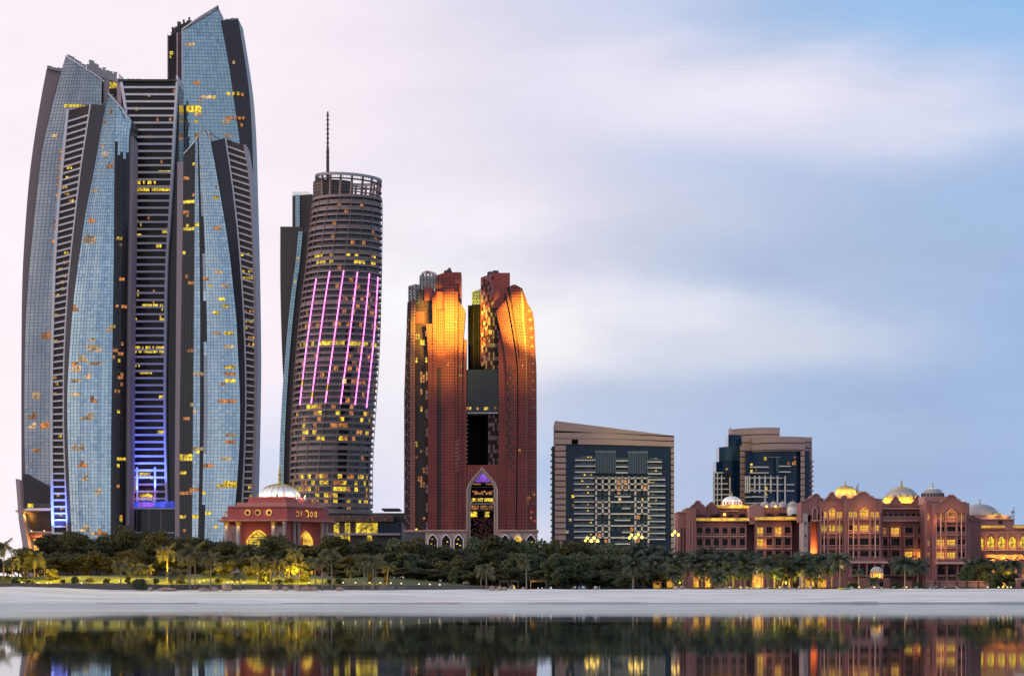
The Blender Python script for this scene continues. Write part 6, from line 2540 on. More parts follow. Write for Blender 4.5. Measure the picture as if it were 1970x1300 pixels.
# ================================================================ vegetation
def crown_mesh(seed, n=8000, lobes=34, leaf=.42, m='leaf_dark', flat=.8):
    """unit crown (about 2 wide, 1.7 tall, standing on z=0): leaf sized faces in clumps, with gaps between the clumps"""
    rn = random.Random(seed)
    L_ = []
    for i in range(lobes):
        a = rn.uniform(0, 6.283)
        rr = .66 * math.sqrt(rn.random())
        z = rn.uniform(.30, 1.30)
        rr *= 1.0 if .35 < z < .95 else .72
        L_.append((rr * math.cos(a), rr * math.sin(a), z, rn.uniform(.15, .31)))
    mb = MB()
    s0 = leaf * .16
    for i in range(n):
        cx, cy, cz, r = L_[rn.randrange(lobes)]
        d = Vector((rn.gauss(0, 1), rn.gauss(0, 1), rn.gauss(.25, 1))).normalized()
        rad = r * (rn.uniform(.62, 1.06) if rn.random() < .85 else rn.uniform(1.0, 1.28))
        p = Vector((cx, cy, cz)) + Vector((d.x, d.y, d.z * flat)) * rad
        nrm = (d + Vector((rn.gauss(0, .6), rn.gauss(0, .6), rn.gauss(.2, .6)))).normalized()
        t = nrm.orthogonal().normalized()
        t.rotate(Matrix.Rotation(rn.uniform(0, 6.28), 3, nrm))
        b = nrm.cross(t)
        s = s0 * rn.uniform(.55, 1.25)
        q = s * rn.uniform(.35, .6)
        mb.poly((tuple(p - t * s), tuple(p - b * q + t * s * .1), tuple(p + t * s), tuple(p + b * q + t * s * .1)), m)
    return mb.mesh('crown')


def trunk_mesh(seed, h=.75):
    rn = random.Random(seed)
    mb = MB()
    for k in range(4 if seed % 2 else 3):
        a = 2 * math.pi * k / 4 + rn.random()
        x1, y1 = .3 * math.cos(a) * rn.random(), .3 * math.sin(a) * rn.random()
        mb.tube([(x1 * .1, y1 * .1, -.5), (x1 * .25, y1 * .25, -.05), (x1, y1, .3), (x1 * 1.8, y1 * 1.8, h)], [.055, .045, .035, .012], 6, 'bark')
    return mb.mesh('trunk')


CR = {'dark': [crown_mesh(100 + i, m='leaf_dark') for i in range(5)],
      'green': [crown_mesh(120 + i, m='leaf_green', lobes=34) for i in range(3)],
      'olive': [crown_mesh(140 + i, n=5000, lobes=20, m='leaf_olive') for i in range(3)]}
TRK = [trunk_mesh(i) for i in range(4)]


def near(u):
    for a, b, t in LANDMARKS:
        if a <= u < b:
            return t
    return 'in front of the palace'


LANDMARKS = [(-60, 60, 'below the flared pavilion'), (60, 150, 'below the white ladder bars'), (150, 245, 'below the front left glass tower'), (245, 345, 'below the blue lit dark tower'),
             (345, 440, 'below the front right glass tower'), (440, 560, 'before the gatehouse left half'), (560, 640, 'before the gatehouse right half'), (640, 775, 'before the low yellow lit building'),
             (775, 897, 'before the left copper tower'), (897, 965, 'before the great pointed arch'), (965, 1050, 'before the right copper tower'), (1050, 1180, 'before the grid hotel left half'),
             (1180, 1300, 'before the grid hotel right half'), (1300, 1450, 'before the left palace wing'), (1450, 1550, 'before the wing of four striped domes'),
             (1550, 1640, 'left of the arched palace tower'), (1640, 1710, 'before the arched palace tower'), (1710, 1790, 'below the largest golden dome'), (1790, 1870, 'before the right palace tower'), (1870, 2010, 'before the yellow arcade')]
ORD = ['leftmost', 'second from left', 'third from left', 'fourth from left', 'fifth from left', 'sixth from left', 'seventh from left', 'eighth from left', 'ninth from left', 'tenth from left', 'eleventh from left', 'twelfth from left', 'thirteenth from left', 'fourteenth from left', 'fifteenth from left', 'sixteenth from left', 'seventeenth from left']
PENDING = []


def pend(o, u, desc, cat):
    PENDING.append((o, u, desc, cat))


def flush(group_of):
    by = {}
    for o, u, desc, cat in PENDING:
        by.setdefault((desc, near(u)), []).append((u, o, cat))
    for (desc, nr), lst in by.items():
        lst.sort(key=lambda t: t[0])
        n = len(lst)
        for i, (u, o, cat) in enumerate(lst):
            lab = desc + ' ' + nr
            if n == 2:
                lab += ', ' + ('left' if i == 0 else 'right') + ' of two'
            elif n > 2:
                lab += ', ' + (ORD[i] if i < len(ORD) else 'rightmost') if i < n - 1 else ', rightmost'
            tag(o, lab, cat, group_of.get(cat))
    PENDING.clear()


rn = random.Random(200)


def tree(u, vtop, wpx, D, kind='dark', vbase=1128, hk=None, desc=None):
    L = Lay(D)
    z0 = max(3.2, lawn_z(L.X(u), D) if D < 700 else 4.0)
    H = L.Z(vtop) - z0
    w = wpx * L.k / 2
    t = thing('bushy_tree', (L.X(u), D, z0 - .2), '', 'tree')
    if kind == 'dark' and rn.random() < (.34 if u > 980 else .14):
        kind = 'green' if u > 700 else 'olive'
    me = rn.choice(CR[kind])
    ch = H * (.86 if vtop < 1075 else .95)
    if u < 645 and D > 678:
        ch = (1101 + 5 * math.sin(u) - vtop) * L.k
    z1 = z0 + H - ch
    rz = rn.uniform(0, 6.28)
    piece('crown', me, t, (L.X(u), D, z1), (0, 0, rz), (w * 1.1, w, ch / 1.5))
    piece('trunk', rn.choice(TRK), t, (L.X(u), D, z0 + .25 * (z1 - z0)), (0, 0, rz), (w * 1.1, w * 1.1, max(z1 - z0 + ch * .3, 2) / .95))
    pend(t, u, desc or {'dark': 'tall dark bushy tree', 'green': 'mid green rounded tree', 'olive': 'pale olive bushy tree'}[kind], 'tree')
    return t


for (u, v, w) in ((64, 1052, 62), (100, 1028, 90), (142, 1023, 88), (180, 1032, 84), (216, 1028, 80), (258, 1014, 92), (296, 1020, 86), (330, 1030, 80), (368, 1034, 78), (402, 1030, 74), (438, 1034, 70), (470, 1046, 60),
                  (530, 1030, 86), (516, 1048, 70), (565, 1036, 70), (602, 1046, 76), (640, 1030, 74), (680, 1036, 84), (722, 1038, 80), (764, 1034, 82), (806, 1036, 84), (846, 1046, 70), (884, 1056, 70),
                  (918, 1032, 84), (956, 1028, 88), (996, 1033, 80), (1030, 1036, 76), (1066, 1040, 66), (1100, 1036, 76), (1136, 1044, 80), (1178, 1042, 84), (1206, 1046, 80), (1240, 1056, 70)):
    tree(u, v, w * 1.22, 722 + rn.uniform(-8, 8), 'dark')
for (u, v, w) in ((80, 1072, 74), (122, 1062, 84), (166, 1060, 86), (208, 1066, 78), (252, 1058, 84), (292, 1066, 70), (330, 1068, 70), (372, 1072, 70), (424, 1066, 76), (470, 1070, 70),
                  (552, 1066, 84), (600, 1070, 80), (642, 1068, 80), (688, 1064, 84), (730, 1062, 86), (776, 1062, 90), (822, 1066, 86), (866, 1072, 84), (906, 1064, 80), (950, 1060, 92), (998, 1062, 84), (1040, 1070, 70),
                  (1154, 1064, 84), (1196, 1066, 80), (1228, 1080, 60)):
    tree(u, v, w * 1.2, 700 + rn.uniform(-6, 6), 'dark', desc='lower dark second row tree')
for (u, v, w) in ((1052, 1096, 70), (1262, 1100, 50), (1284, 1098, 50), (740, 1092, 80), (790, 1090, 86), (838, 1094, 84), (884, 1096, 80), (930, 1092, 84), (976, 1092, 84), (1020, 1096, 76), (1150, 1096, 80), (1190, 1098, 80), (660, 1096, 70), (700, 1096, 60)):
    tree(u, v, w * 1.15, 684 + rn.uniform(-3, 3), 'dark', desc='low dark shrub like tree')
for (u, v, w, k) in ((-14, 1068, 60, 'dark'), (14, 1076, 54, 'dark'), (34, 1070, 56, 'olive'), (1074, 1062, 70, 'green'), (1108, 1060, 82, 'green'), (1092, 1082, 90, 'green'), (1200, 1104, 46, 'green'), (46, 1054, 66, 'olive'), (430, 1078, 54, 'olive'), (402, 1095, 30, 'green'), (482, 1086, 42, 'olive'),
                     (1500, 1062, 60, 'olive'), (1890, 1082, 46, 'olive'), (1932, 1088, 44, 'olive'), (1862, 1086, 38, 'green'), (1905, 1098, 50, 'green'), (1945, 1100, 40, 'olive')):
    tree(u, v, w * 1.15, 676 + rn.uniform(-3, 3), k)

# ---- palms: every frond is a piece of its own
def frond_mesh(seed, ln=1.0, droop=1.0, m='frond_date', nl=17, lw=.075, ll=.34, hang=.5):
    rn = random.Random(seed)
    mb = MB()
    pts = []
    x = z = 0.0
    a = R(58)
    for i in range(nl + 1):
        pts.append(Vector((x, 0, z)))
        a -= R(96) / nl * droop * (.9 + .3 * rn.random())
        x += ln / nl * math.cos(a)
        z += ln / nl * math.sin(a)
    for i in range(nl):
        p, q = pts[i], pts[i + 1]
        w = .018 * (1 - i / nl) + .005
        mb.quad(tuple(p + Vector((0, -w, 0))), tuple(p + Vector((0, w, 0))), tuple(q + Vector((0, w, 0))), tuple(q + Vector((0, -w, 0))), 'palm_bark' if i < 3 else m)
        if i < 2:
            continue
        t = (q - p).normalized()
        k = ll * math.sin(math.pi * min(1, (i + .8) / nl) ** .8) * rn.uniform(.8, 1.1) + .04
        for s_ in (-1, 1):
            o = p + (q - p) * rn.random()
            e = o + t * k * .55 + Vector((0, s_ * k * .75, -k * hang * rn.uniform(.5, 1.2)))
            b = t * lw * rn.uniform(.7, 1.2)
            mb.poly((tuple(o - b * .5), tuple(o + b * .5), tuple(e + b * .12), tuple(e - b * .12)), m)
            o2 = p + (q - p) * rn.random()
            e2 = o2 + t * k * .65 + Vector((0, s_ * k * .6, -k * hang * rn.uniform(.1, .7) + .05))
            mb.poly((tuple(o2 - b * .5), tuple(o2 + b * .5), tuple(e2 + b * .12), tuple(e2 - b * .12)), m)
    return mb.mesh('frond')


FR = {'date': [frond_mesh(300 + i, 1.0, .72 + .16 * i, 'frond_date') for i in range(4)],
      'coconut': [frond_mesh(320 + i, 1.0, .75 + .25 * i, 'frond_coconut', 15, .08, .30, .9) for i in range(4)]}


def palm_trunk(seed, lean, m='palm_bark'):
    rn = random.Random(seed)
    mb = MB()
    n = 10
    pts = [(lean * (t / n) ** 1.6, lean * .3 * (t / n) ** 2, t / n) for t in range(n + 1)]
    rad = [1.5, 1.15] + [1.0 - .03 * t for t in range(n - 1)]
    return pts, rad, mb


def palm(u, vtop, vbase, D, kind='date', nf=None, size=None, lean=0.0, wind=0.0, desc=None, rt=.22, vt=None):
    """vtop: top of the tuft, vbase: foot; wind bends the fronds of coconut palms to the left"""
    L = Lay(D)
    z0 = L.Z(vbase)
    gz = beach_z(L.X(u), D) if D < 652 else lawn_z(L.X(u), D)
    z0 = min(z0, gz) if D < 700 else min(z0, 3.4)
    ztop = L.Z(vtop)
    fl_ = (size or 3.6) * 1.06 if kind == 'date' else (size or 2.9) * 1.22
    h = max(.9, ztop - z0 - fl_ * (.50 if kind == 'date' else .48))
    x0 = L.X(u)
    t = thing('palm_tree', (x0, D, z0 - .15), '', 'palm tree')
    n = 9
    pts = [(x0 + lean * (q / n) ** 1.6, D + .15 * lean * (q / n) ** 2, z0 - .3 + (h + .3) * q / n) for q in range(n + 1)]
    rad = [rt * 1.5, rt * 1.15] + [rt * (1.0 - .035 * q) for q in range(n - 1)]
    if kind == 'date':
        rad[-2:] = [rt * 1.15, rt * 1.35]
    mb = MB()
    mb.tube(pts, rad, 7, 'palm_bark')
    mb.build('trunk', t, smooth=True)
    top = pts[-1]
    nf = nf or (26 if kind == 'date' else 15)
    for i in range(nf):
        a = i * 2.39996 + rn.uniform(-.2, .2)
        q = i / nf
        el_ = R(28) - R(82 if kind == 'date' else 70) * q + R(rn.uniform(-8, 8))
        if wind:
            # wind from the right: fronds sweep to the left
            vx, vy = math.cos(a) - wind, math.sin(a) * (1 - .3 * wind)
            a = math.atan2(vy, vx)
        s = fl_ * rn.uniform(.85, 1.12) * (1 if q > .15 else .85)
        piece('frond', FR[kind][min(3, int(q * 2.2 + rn.random() * 1.9))], t, (top[0], top[1], top[2] + .1), (rn.uniform(-.25, .25), -el_, a), (s, s * .8, s))
    pend(t, u, desc or ('dense date palm' if kind == 'date' else 'slender palm with windblown fronds'), 'palm tree')
    return t


# date palms before the palace
for (u, vt, D, s) in ((1218, 1072, 668, 4.2), (1262, 1070, 690, 4.0), (1282, 1060, 700, 4.4), (1303, 1072, 676, 4.0), (1322, 1060, 702, 4.6), (1341, 1066, 690, 4.6), (1362, 1056, 704, 4.8), (1384, 1068, 690, 4.4), (1402, 1060, 704, 4.6),
                      (1424, 1068, 690, 4.2), (1444, 1060, 706, 4.6), (1434, 1086, 672, 3.6), (1466, 1074, 690, 4.2), (1478, 1072, 674, 4.2), (1500, 1074, 700, 4.2), (1524, 1066, 692, 4.6), (1544, 1070, 684, 4.6), (1560, 1064, 700, 4.6), (1582, 1066, 690, 4.4),
                      (1600, 1076, 684, 4.0), (1295, 1096, 668, 3.2), (1375, 1096, 668, 3.2), (1386, 1100, 664, 3.0), (1238, 1088, 684, 3.4), (1350, 1084, 684, 3.8), (1410, 1084, 684, 3.6), (1518, 1090, 680, 3.6), (1566, 1090, 678, 3.6)):
    palm(u, vt, 1131, D, 'date', 32, s, rn.uniform(-.5, .5))
palm(1490, 1091, 1131, 664, 'date', 20, 3.0, desc='golden palm lit from below')
palm(1411, 1099, 1131, 666, 'date', 14, 2.0, desc='small golden palm lit from below')
palm(1616, 1062, 1133, 655, 'date', 26, 3.9, desc='tall date palm on a bare pale trunk', rt=.2)
palm(1741, 1069, 1133, 656, 'date', 28, 4.2, desc='bushy date palm on the beach')
palm(1766, 1074, 1128, 668, 'date', 26, 3.9, desc='darker date palm')
palm(1652, 1094, 1132, 660, 'date', 14, 2.2, desc='thin small palm lit from below')
palm(1681, 1110, 1132, 662, 'date', 16, 2.2, desc='low spiky palm')
palm(1887, 1072, 1128, 690, 'date', 24, 3.8, desc='date palm')
palm(1925, 1076, 1130, 686, 'date', 22, 3.4, desc='yellow lit palm')
palm(1868, 1078, 1130, 684, 'date', 22, 3.4, desc='date palm')
palm(1906, 1080, 1130, 680, 'date', 22, 3.2, desc='date palm')
palm(1948, 1074, 1130, 690, 'date', 22, 3.6, desc='date palm')
palm(1985, 1070, 1130, 676, 'date', 22, 3.6, desc='date palm')
palm(880, 1055, 1120, 716, 'date', 24, 3.6, desc='pale blue green palm amid dark trees')
palm(1228, 1047, 1120, 716, 'date', 22, 3.6, desc='feathery palm behind dark trees')
palm(1262, 1050, 1120, 716, 'date', 22, 3.8, desc='feathery palm behind dark trees')
palm(480, 1046, 1120, 712, 'date', 24, 3.8, desc='grey green palm before the glowing arch')
# windblown palms on the beach, left
for (u, vt, vb, D, s, wd) in ((6, 1040, 1124, 668, 3.2, .5), (22, 1072, 1126, 662, 2.6, .3), (66, 1060, 1120, 672, 3.6, .3), (232, 1076, 1129, 652, 2.8, .3), (262, 1084, 1124, 660, 2.6, .3), (284, 1084, 1124, 662, 2.4, .3), (322, 1048, 1122, 664, 3.4, .6),
                          (338, 1092, 1131, 650, 3.2, .5), (366, 1052, 1131, 649, 3.4, .7), (375, 1046, 1131, 650, 3.6, .7), (362, 1060, 1130, 654, 3.0, .7), (405, 1058, 1131, 648, 3.4, .8), (497, 1068, 1124, 658, 2.8, .6), (462, 1098, 1134, 646, 2.2, .6),
                          (520, 1080, 1123, 660, 2.6, .6), (536, 1076, 1123, 662, 2.6, .6), (554, 1082, 1122, 664, 2.6, .6), (570, 1054, 1122, 668, 2.8, .6), (576, 1080, 1122, 664, 2.4, .5), (607, 1070, 1124, 658, 2.8, .6), (620, 1072, 1134, 646, 2.6, .4),
                          (639, 1050, 1133, 647, 3.4, .6), (674, 1090, 1124, 658, 1.8, .5), (700, 1068, 1132, 648, 2.6, .4), (704, 1082, 1132, 651, 2.8, .5), (718, 1066, 1133, 647, 3.2, .6), (723, 1068, 1128, 654, 3.0, .3), (744, 1082, 1124, 660, 2.2, .3),
                          (925, 1086, 1130, 652, 2.2, .5), (936, 1084, 1132, 648, 3.0, .3), (1013, 1074, 1133, 648, 2.4, .8)):
    palm(u, vt, vb, D, 'coconut', 15, s, rn.uniform(-.3, .5), wd, rt=.17)

# shrubs
def shrub(u, vt, vb, w, D, kind, desc):
    L = Lay(D)
    gz = beach_z(L.X(u), D) if D < 652 else lawn_z(L.X(u), D)
    z0 = min(L.Z(vb), gz + .2)
    t = thing('shrub', (L.X(u), D, z0), '', 'shrub')
    h = L.Z(vt) - z0
    piece('foliage', rn.choice(CR[kind]), t, (L.X(u), D, z0 - .12 * h), (0, 0, rn.uniform(0, 6)), (w * L.k / 2, w * L.k / 2, h / 1.5))
    mb = MB()
    for k in range(4):
        a = k * 1.57
        mb.tube([(L.X(u), D, z0 - .2), (L.X(u) + .5 * math.cos(a), D + .5 * math.sin(a), z0 + h * .5)], [.06, .02], 4, 'bark')
    mb.build('stem', t)
    pend(t, u, desc, 'shrub')


for (u, vt, vb, w, D, k, d_) in ((268, 1108, 1133, 40, 647, 'green', 'spiky green bush on the sand'), (590, 1094, 1122, 32, 664, 'olive', 'yellow lit bush on the lawn'), (505, 1090, 1124, 24, 664, 'olive', 'yellow lit bush on the lawn'),
                                 (516, 1096, 1124, 22, 662, 'olive', 'yellow lit bush on the lawn'), (96, 1090, 1121, 44, 668, 'olive', 'orange lit bush on the lawn'), (452, 1098, 1122, 30, 668, 'olive', 'orange lit bush on the lawn'),
                                 *[(u_, 1105 + (u_ * 7) % 8, 1122, 15 + (u_ * 5) % 14, 658 + (u_ * 3) % 9, 'olive' if u_ % 2 else 'green', 'small low bush on the lawn') for u_ in (30, 58, 121, 144, 173, 205, 247, 300, 349, 421, 537, 557, 633, 652)],
                                 (872, 1094, 1120, 26, 672, 'green', 'light green bush'), (712, 1098, 1120, 20, 664, 'olive', 'yellow lit bush on the lawn'), (744, 1102, 1122, 16, 662, 'olive', 'orange lit bush'),
                                 (1640, 1116, 1133, 30, 664, 'green', 'clipped dark bush by the terrace wall'), (1724, 1116, 1132, 26, 662, 'green', 'clipped dark bush by the terrace wall'), (1765, 1118, 1132, 24, 664, 'green', 'clipped dark bush by the terrace wall'),
                                 (1850, 1128, 1134, 60, 656, 'green', 'low clipped hedge at the wall foot'), (1910, 1116, 1132, 22, 668, 'green', 'dark bush beside the glowing pavilion'), (1946, 1116, 1132, 20, 668, 'green', 'dark bush beside the glowing pavilion'),
                                 (1354, 986, 996, 26, 762, 'dark', 'roof garden bush on cornice'), (1380, 987, 996, 24, 762, 'dark', 'roof garden bush on cornice'), (1405, 988, 996, 22, 762, 'dark', 'roof garden bush on cornice'),
                                 (1428, 986, 996, 24, 762, 'dark', 'roof garden bush on cornice'), (1482, 986, 995, 26, 761, 'dark', 'roof garden bush on cornice'), (1505, 985, 995, 24, 761, 'dark', 'roof garden bush on cornice'), (1530, 987, 995, 22, 761, 'dark', 'roof garden bush on cornice')):
    if D > 740:
        Lx = Lay(D)
        t = thing('shrub', (Lx.X(u), D, Lx.Z(vb + 1)), '', 'shrub')
        piece('foliage', rn.choice(CR[k]), t, (Lx.X(u), D + .5, Lx.Z(vb + 1)), (0, 0, rn.uniform(0, 6)), (w * Lx.k / 2, 1.2, (vb - vt) * Lx.k / 1.4))
        mb = MB()
        mb.tube([(Lx.X(u), D + .5, Lx.Z(vb + 1)), (Lx.X(u), D + .5, Lx.Z(vb - 4))], .06, 4, 'bark')
        mb.build('stem', t)
        pend(t, u, d_, 'shrub')
    else:
        shrub(u, vt, vb, w, D, k, d_)
flush({'tree': 'trees behind the beach', 'palm tree': 'palms along the beach', 'shrub': 'bushes in the beach gardens'})
# hedge strip at the back of the palace beach
hed = MB()
rn2 = random.Random(5)
for i in range(9000):
    x = Lay(662).X(rn2.uniform(1270, 1990))
    z = 3.2 + .75 * rn2.random() ** .8
    y = 662 + rn2.uniform(0, 1.2)
    d = Vector((rn2.gauss(0, 1), rn2.gauss(-.4, 1), rn2.gauss(.3, 1))).normalized()
    t_ = d.orthogonal().normalized() * .13
    b_ = d.cross(t_).normalized() * .07
    p = Vector((x, y, z))
    hed.poly((tuple(p - t_), tuple(p - b_), tuple(p + t_), tuple(p + b_)), 'leaf_dark')
hed.build('undergrowth', kind='stuff')

# ================================================================ fence along the beach
fe = thing('fence', (Lay(648).X(450), 648, 3.2), 'long grey woven screen fence between the beach and the lawn', 'fence')
prof = lin_pts([(-60, 1121), (60, 1121.5), (230, 1122), (330, 1124), (560, 1124), (640, 1125), (780, 1124.5), (900, 1125.5), (950, 1126)])
bot = lin_pts([(-60, 1126), (20, 1126.5), (70, 1131), (300, 1133), (560, 1133.5), (640, 1130), (760, 1130), (900, 1132), (960, 1133)])
u = -60.0
LF = Lay(650)
i = 0
while u < 935:
    w = 24 + 4 * rn2.random()
    a, b = u, u + w
    mb = MB()
    ta, tb = prof(a) + rn2.uniform(-.4, .4), prof(b) + rn2.uniform(-.4, .4)
    ba, bb = bot(a), bot(b)
    za, zb = min(LF.Z(ba), beach_z(LF.X(a), 650)) - .3, min(LF.Z(bb), beach_z(LF.X(b), 650)) - .3
    n = 12
    for q in range(n):
        t0, t1 = q / n, (q + .93) / n
        x0, x1 = LF.X(a + w * t0), LF.X(a + w * t1)
        zt = LF.Z(ta + (tb - ta) * (t0 + t1) / 2) + rn2.uniform(-.08, .05)
        y = 650 + rn2.uniform(-.05, .05) + .6 * math.sin(u * .02)
        mb.box(x0, x1, y, y + .08, za + (zb - za) * t0, zt, 'fence_weave')
    mb.build('fence_panel', fe)
    mb = MB()
    x = LF.X(a)
    mb.box(x - .08, x + .08, 650.1 + .6 * math.sin(u * .02), 650.3 + .6 * math.sin(u * .02), za, LF.Z(ta) + .15, 'fence_post')
    mb.build('fence_post', fe)
    u += w
    i += 1

# ================================================================ boulders
def boulder(u, v, w, h, lab, seed, D=645):
    L = Lay(D)
    z = beach_z(L.X(u), D)
    mb = MB()
    n, m_ = 14, 9
    rr = random.Random(seed)
    for j in range(m_ + 1):
        e = -R(90) + R(180) * j / m_
        for i in range(n):
            a = 2 * math.pi * i / n
            p = Vector((math.cos(e) * math.cos(a), math.cos(e) * math.sin(a), math.sin(e)))
            k = 1 + .34 * mnoise.noise(p * 1.3 + Vector((seed * 3.1, 0, 0))) + .12 * mnoise.noise(p * 3.4 + Vector((0, seed, 0)))
            mb.v.append((L.X(u) + p.x * k * w * L.k / 2, D + p.y * k * w * L.k / 2.4, z + h * L.k * .32 + p.z * k * h * L.k * .62))
    for j in range(m_):
        for i in range(n):
            i2 = (i + 1) % n
            mb.f.append((j * n + i, j * n + i2, (j + 1) * n + i2, (j + 1) * n + i))
            mb.m.append('boulder')
    o = mb.build('boulder', org=(L.X(u), D, z))
    tag(o, lab, 'boulder', 'boulders on the sand before the fence')


for i, (u, w, h, lab) in enumerate(((390, 15, 6, 'leftmost low flat boulder on the sand, left of the gatehouse'), (400, 9, 4, 'small low boulder between the two leftmost boulders'), (413, 13, 7, 'rounded boulder right of the small low one, left of the gatehouse'),
                               (437, 17, 12, 'largest peaked boulder on the sand, below the gatehouse left corner'), (529, 11, 8, 'boulder alone on the sand below the gatehouse centre'), (549, 12, 6, 'low boulder left of the tall rounded boulder'),
                               (571, 10, 10, 'tall rounded boulder below the gatehouse right half'), (583, 13, 6, 'flat boulder touching the tall rounded boulder'), (592, 11, 8, 'boulder right of the flat boulder below the gatehouse'), (604, 11, 7, 'last boulder of the row below the gatehouse'),
                               (654, 14, 6, 'long low boulder right of the tall bare trunk'), (320, 30, 5, 'long pale low rock beside the spiky bush'), (290, 9, 6, 'small rock at the right foot of the spiky bush'),
                               (946, 10, 7, 'boulder below the great arch, left of the pair'), (961, 9, 7, 'left boulder of the pair by the thatched shelter'), (970, 10, 6, 'right boulder of the pair by the thatched shelter'), (336, 8, 4, 'small rock at the end of the long pale rock'))):
    boulder(u, 1131, w * 1.15, h * 1.3, lab, i + 1)

# ================================================================ loungers on the palace beach
def lounger_meshes():
    fr_, cu, bk, lg = MB(), MB(), MB(), MB()
    fr_.box(-1.0, .35, -.33, .33, .30, .36, 'plastic_white')
    cu.box(-.98, .34, -.30, .30, .362, .45, 'cushion_grey')
    bk.extr([(.35, .34), (1.0, .78), (.97, .86), (.33, .42)], -.33, .33, 'plastic_white')
    bk.extr([(.36, .43), (.96, .85), (.93, .92), (.33, .50)], -.30, .30, 'cushion_grey')
    lg.box(-.04, .04, -.04, .04, 0, .30, 'plastic_white')
    return fr_.mesh('frame'), cu.mesh('cushion'), bk.mesh('backrest'), lg.mesh('leg')


LM = lounger_meshes()
spots = [1306, 1321, 1374, 1391, 1400, 1413, 1431, 1440, 1452, 1458, 1472, 1500, 1510, 1523, 1531, 1556, 1633, 1644, 1672, 1682, 1691, 1699, 1714, 1731, 1758, 1768, 1783, 1795, 1812, 1846]
for i, u in enumerate(spots):
    D = 650 - (i % 3) * 3.2
    L = Lay(D)
    x = L.X(u)
    z = beach_z(x, D)
    o = thing('beach_lounger', (x, D, z), '', 'lounger', 'loungers on the palace beach')
    ref = 'below the left palace wing' if u < 1550 else ('below the arched palace tower' if u < 1705 else 'below the right palace tower')
    lst = [q for q in spots if (q < 1550) == (u < 1550) and (q < 1705) == (u < 1705)]
    k = lst.index(u)
    nm = ['first', 'second', 'third', 'fourth', 'fifth', 'sixth', 'seventh', 'eighth', 'ninth', 'tenth', 'eleventh', 'twelfth', 'thirteenth', 'fourteenth', 'fifteenth', 'sixteenth', 'seventeenth'][k]
    o['label'] = f'white beach lounger with grey cushion {ref}, {nm} from the left'
    o.rotation_euler = (0, 0, (.15 * ((i * 7) % 5 - 2)) + (math.pi if i % 4 == 1 else 0))
    for nme, me in zip(('frame', 'cushion', 'backrest'), LM[:3]):
        piece(nme, me, o, (x, D, z))
    for (dx, dy) in ((-.9, -.28), (-.9, .28), (.3, -.28), (.3, .28)):
        piece('leg', LM[3], o, (x + dx, D + dy, z))

# white chairs under the rounded trees
cm = MB()
cm.box(-.25, .25, -.25, .25, .40, .46, 'plastic_white')
cb = MB()
cb.box(-.25, .25, .21, .26, .46, .95, 'plastic_white')
cl_ = MB()
cl_.box(-.025, .025, -.025, .025, 0, .40, 'plastic_white')
CM = (cm.mesh('seat'), cb.mesh('backrest'), cl_.mesh('leg'))
for i, u in enumerate((1101, 1106, 1115, 1120, 1125, 1143, 1148, 1152)):
    L = Lay(657)
    x = L.X(u)
    z = max(lawn_z(x, 657), 3.2)
    o = thing('beach_chair', (x, 657, z), 'white plastic chair under the rounded green trees, ' + ['first', 'second', 'third', 'fourth', 'fifth', 'sixth', 'seventh', 'eighth'][i] + ' from the left', 'chair', 'white chairs under the trees')
    o.rotation_euler = (0, 0, (i * 1.3) % 3 - 1.5)
    piece('seat', CM[0], o, (x, 657, z))
    piece('backrest', CM[1], o, (x, 657, z))
    for dx in (-.22, .22):
        for dy in (-.22, .22):
            piece('leg', CM[2], o, (x + dx, 657 + dy, z))

# thatched shelters under the trees
for (u, w, lab) in ((970, 10, 'thatched shade shelter beside the pair of boulders'), (1036, 18, 'long thatched shelter with one lit post under the dark trees'), (990, 8, 'small thatched shelter left of the lone thin palm')):
    L = Lay(656)
    x = L.X(u)
    z0 = 3.3
    t = thing('thatched_shelter', (x, 656, z0), lab, 'shelter')
    mb = MB()
    ww = w * L.k
    mb.extr([(x - ww, z0 + 2.0), (x - ww * .75, z0 + 2.45), (x + ww * .75, z0 + 2.45), (x + ww, z0 + 2.0)], 655, 658, 'thatch')
    mb.build('roof', t)
    for s_ in (-.85, .85):
        mb = MB()
        mb.tube([(x + ww * s_, 655.4, z0 - .3), (x + ww * s_, 655.4, z0 + 2.0)], .1, 6, 'palm_bark')
        mb.build('post', t)
    if w == 18:
        light('shelter_lamp', 'POINT', (x - ww * .6, 654.6, z0 + 1.6), 120, (1, .62, .15), .2)

# kayak and toys on the sand
L = Lay(646)
for (u, m_, lab) in ((1620, 'kayak_yellow', 'yellow kayak lying on the sand left of the green one'), (1629, 'kayak_green', 'green kayak beside the yellow one on the sand')):
    x = L.X(u)
    z = beach_z(x, 646)
    k = thing('kayak', (x, 646, z), lab, 'kayak')
    mb = MB()
    for j in range(9):
        s = -1 + 2 * j / 8
        w = .36 * (1 - s * s) ** .6 + .02
        for i in range(10):
            a = 2 * math.pi * i / 10
            mb.v.append((x + s * 1.25, 646 + w * math.cos(a), z + .25 + .24 * math.sin(a) * (1 - s * s) ** .4 + .16 * s * s))
    for j in range(8):
        for i in range(10):
            i2 = (i + 1) % 10
            mb.f.append((j * 10 + i, j * 10 + i2, (j + 1) * 10 + i2, (j + 1) * 10 + i))
            mb.m.append(m_)
    mb.build('hull', k, smooth=True)
    mb = MB()
    mb.lathe([(.26, z + .5), (.22, z + .52), (.2, z + .42)], x, 646, 10, 'cushion_grey')
    mb.build('cockpit', k)
L = Lay(660)
pr = thing('parasol', (L.X(1616), 660, 3.2), 'closed red parasol beside the tall bare trunk date palm', 'parasol')
mb = MB()
mb.lathe([(.02, L.Z(1100)), (.28, L.Z(1108)), (.2, L.Z(1111))], L.X(1613), 660, 8, 'parasol_red')
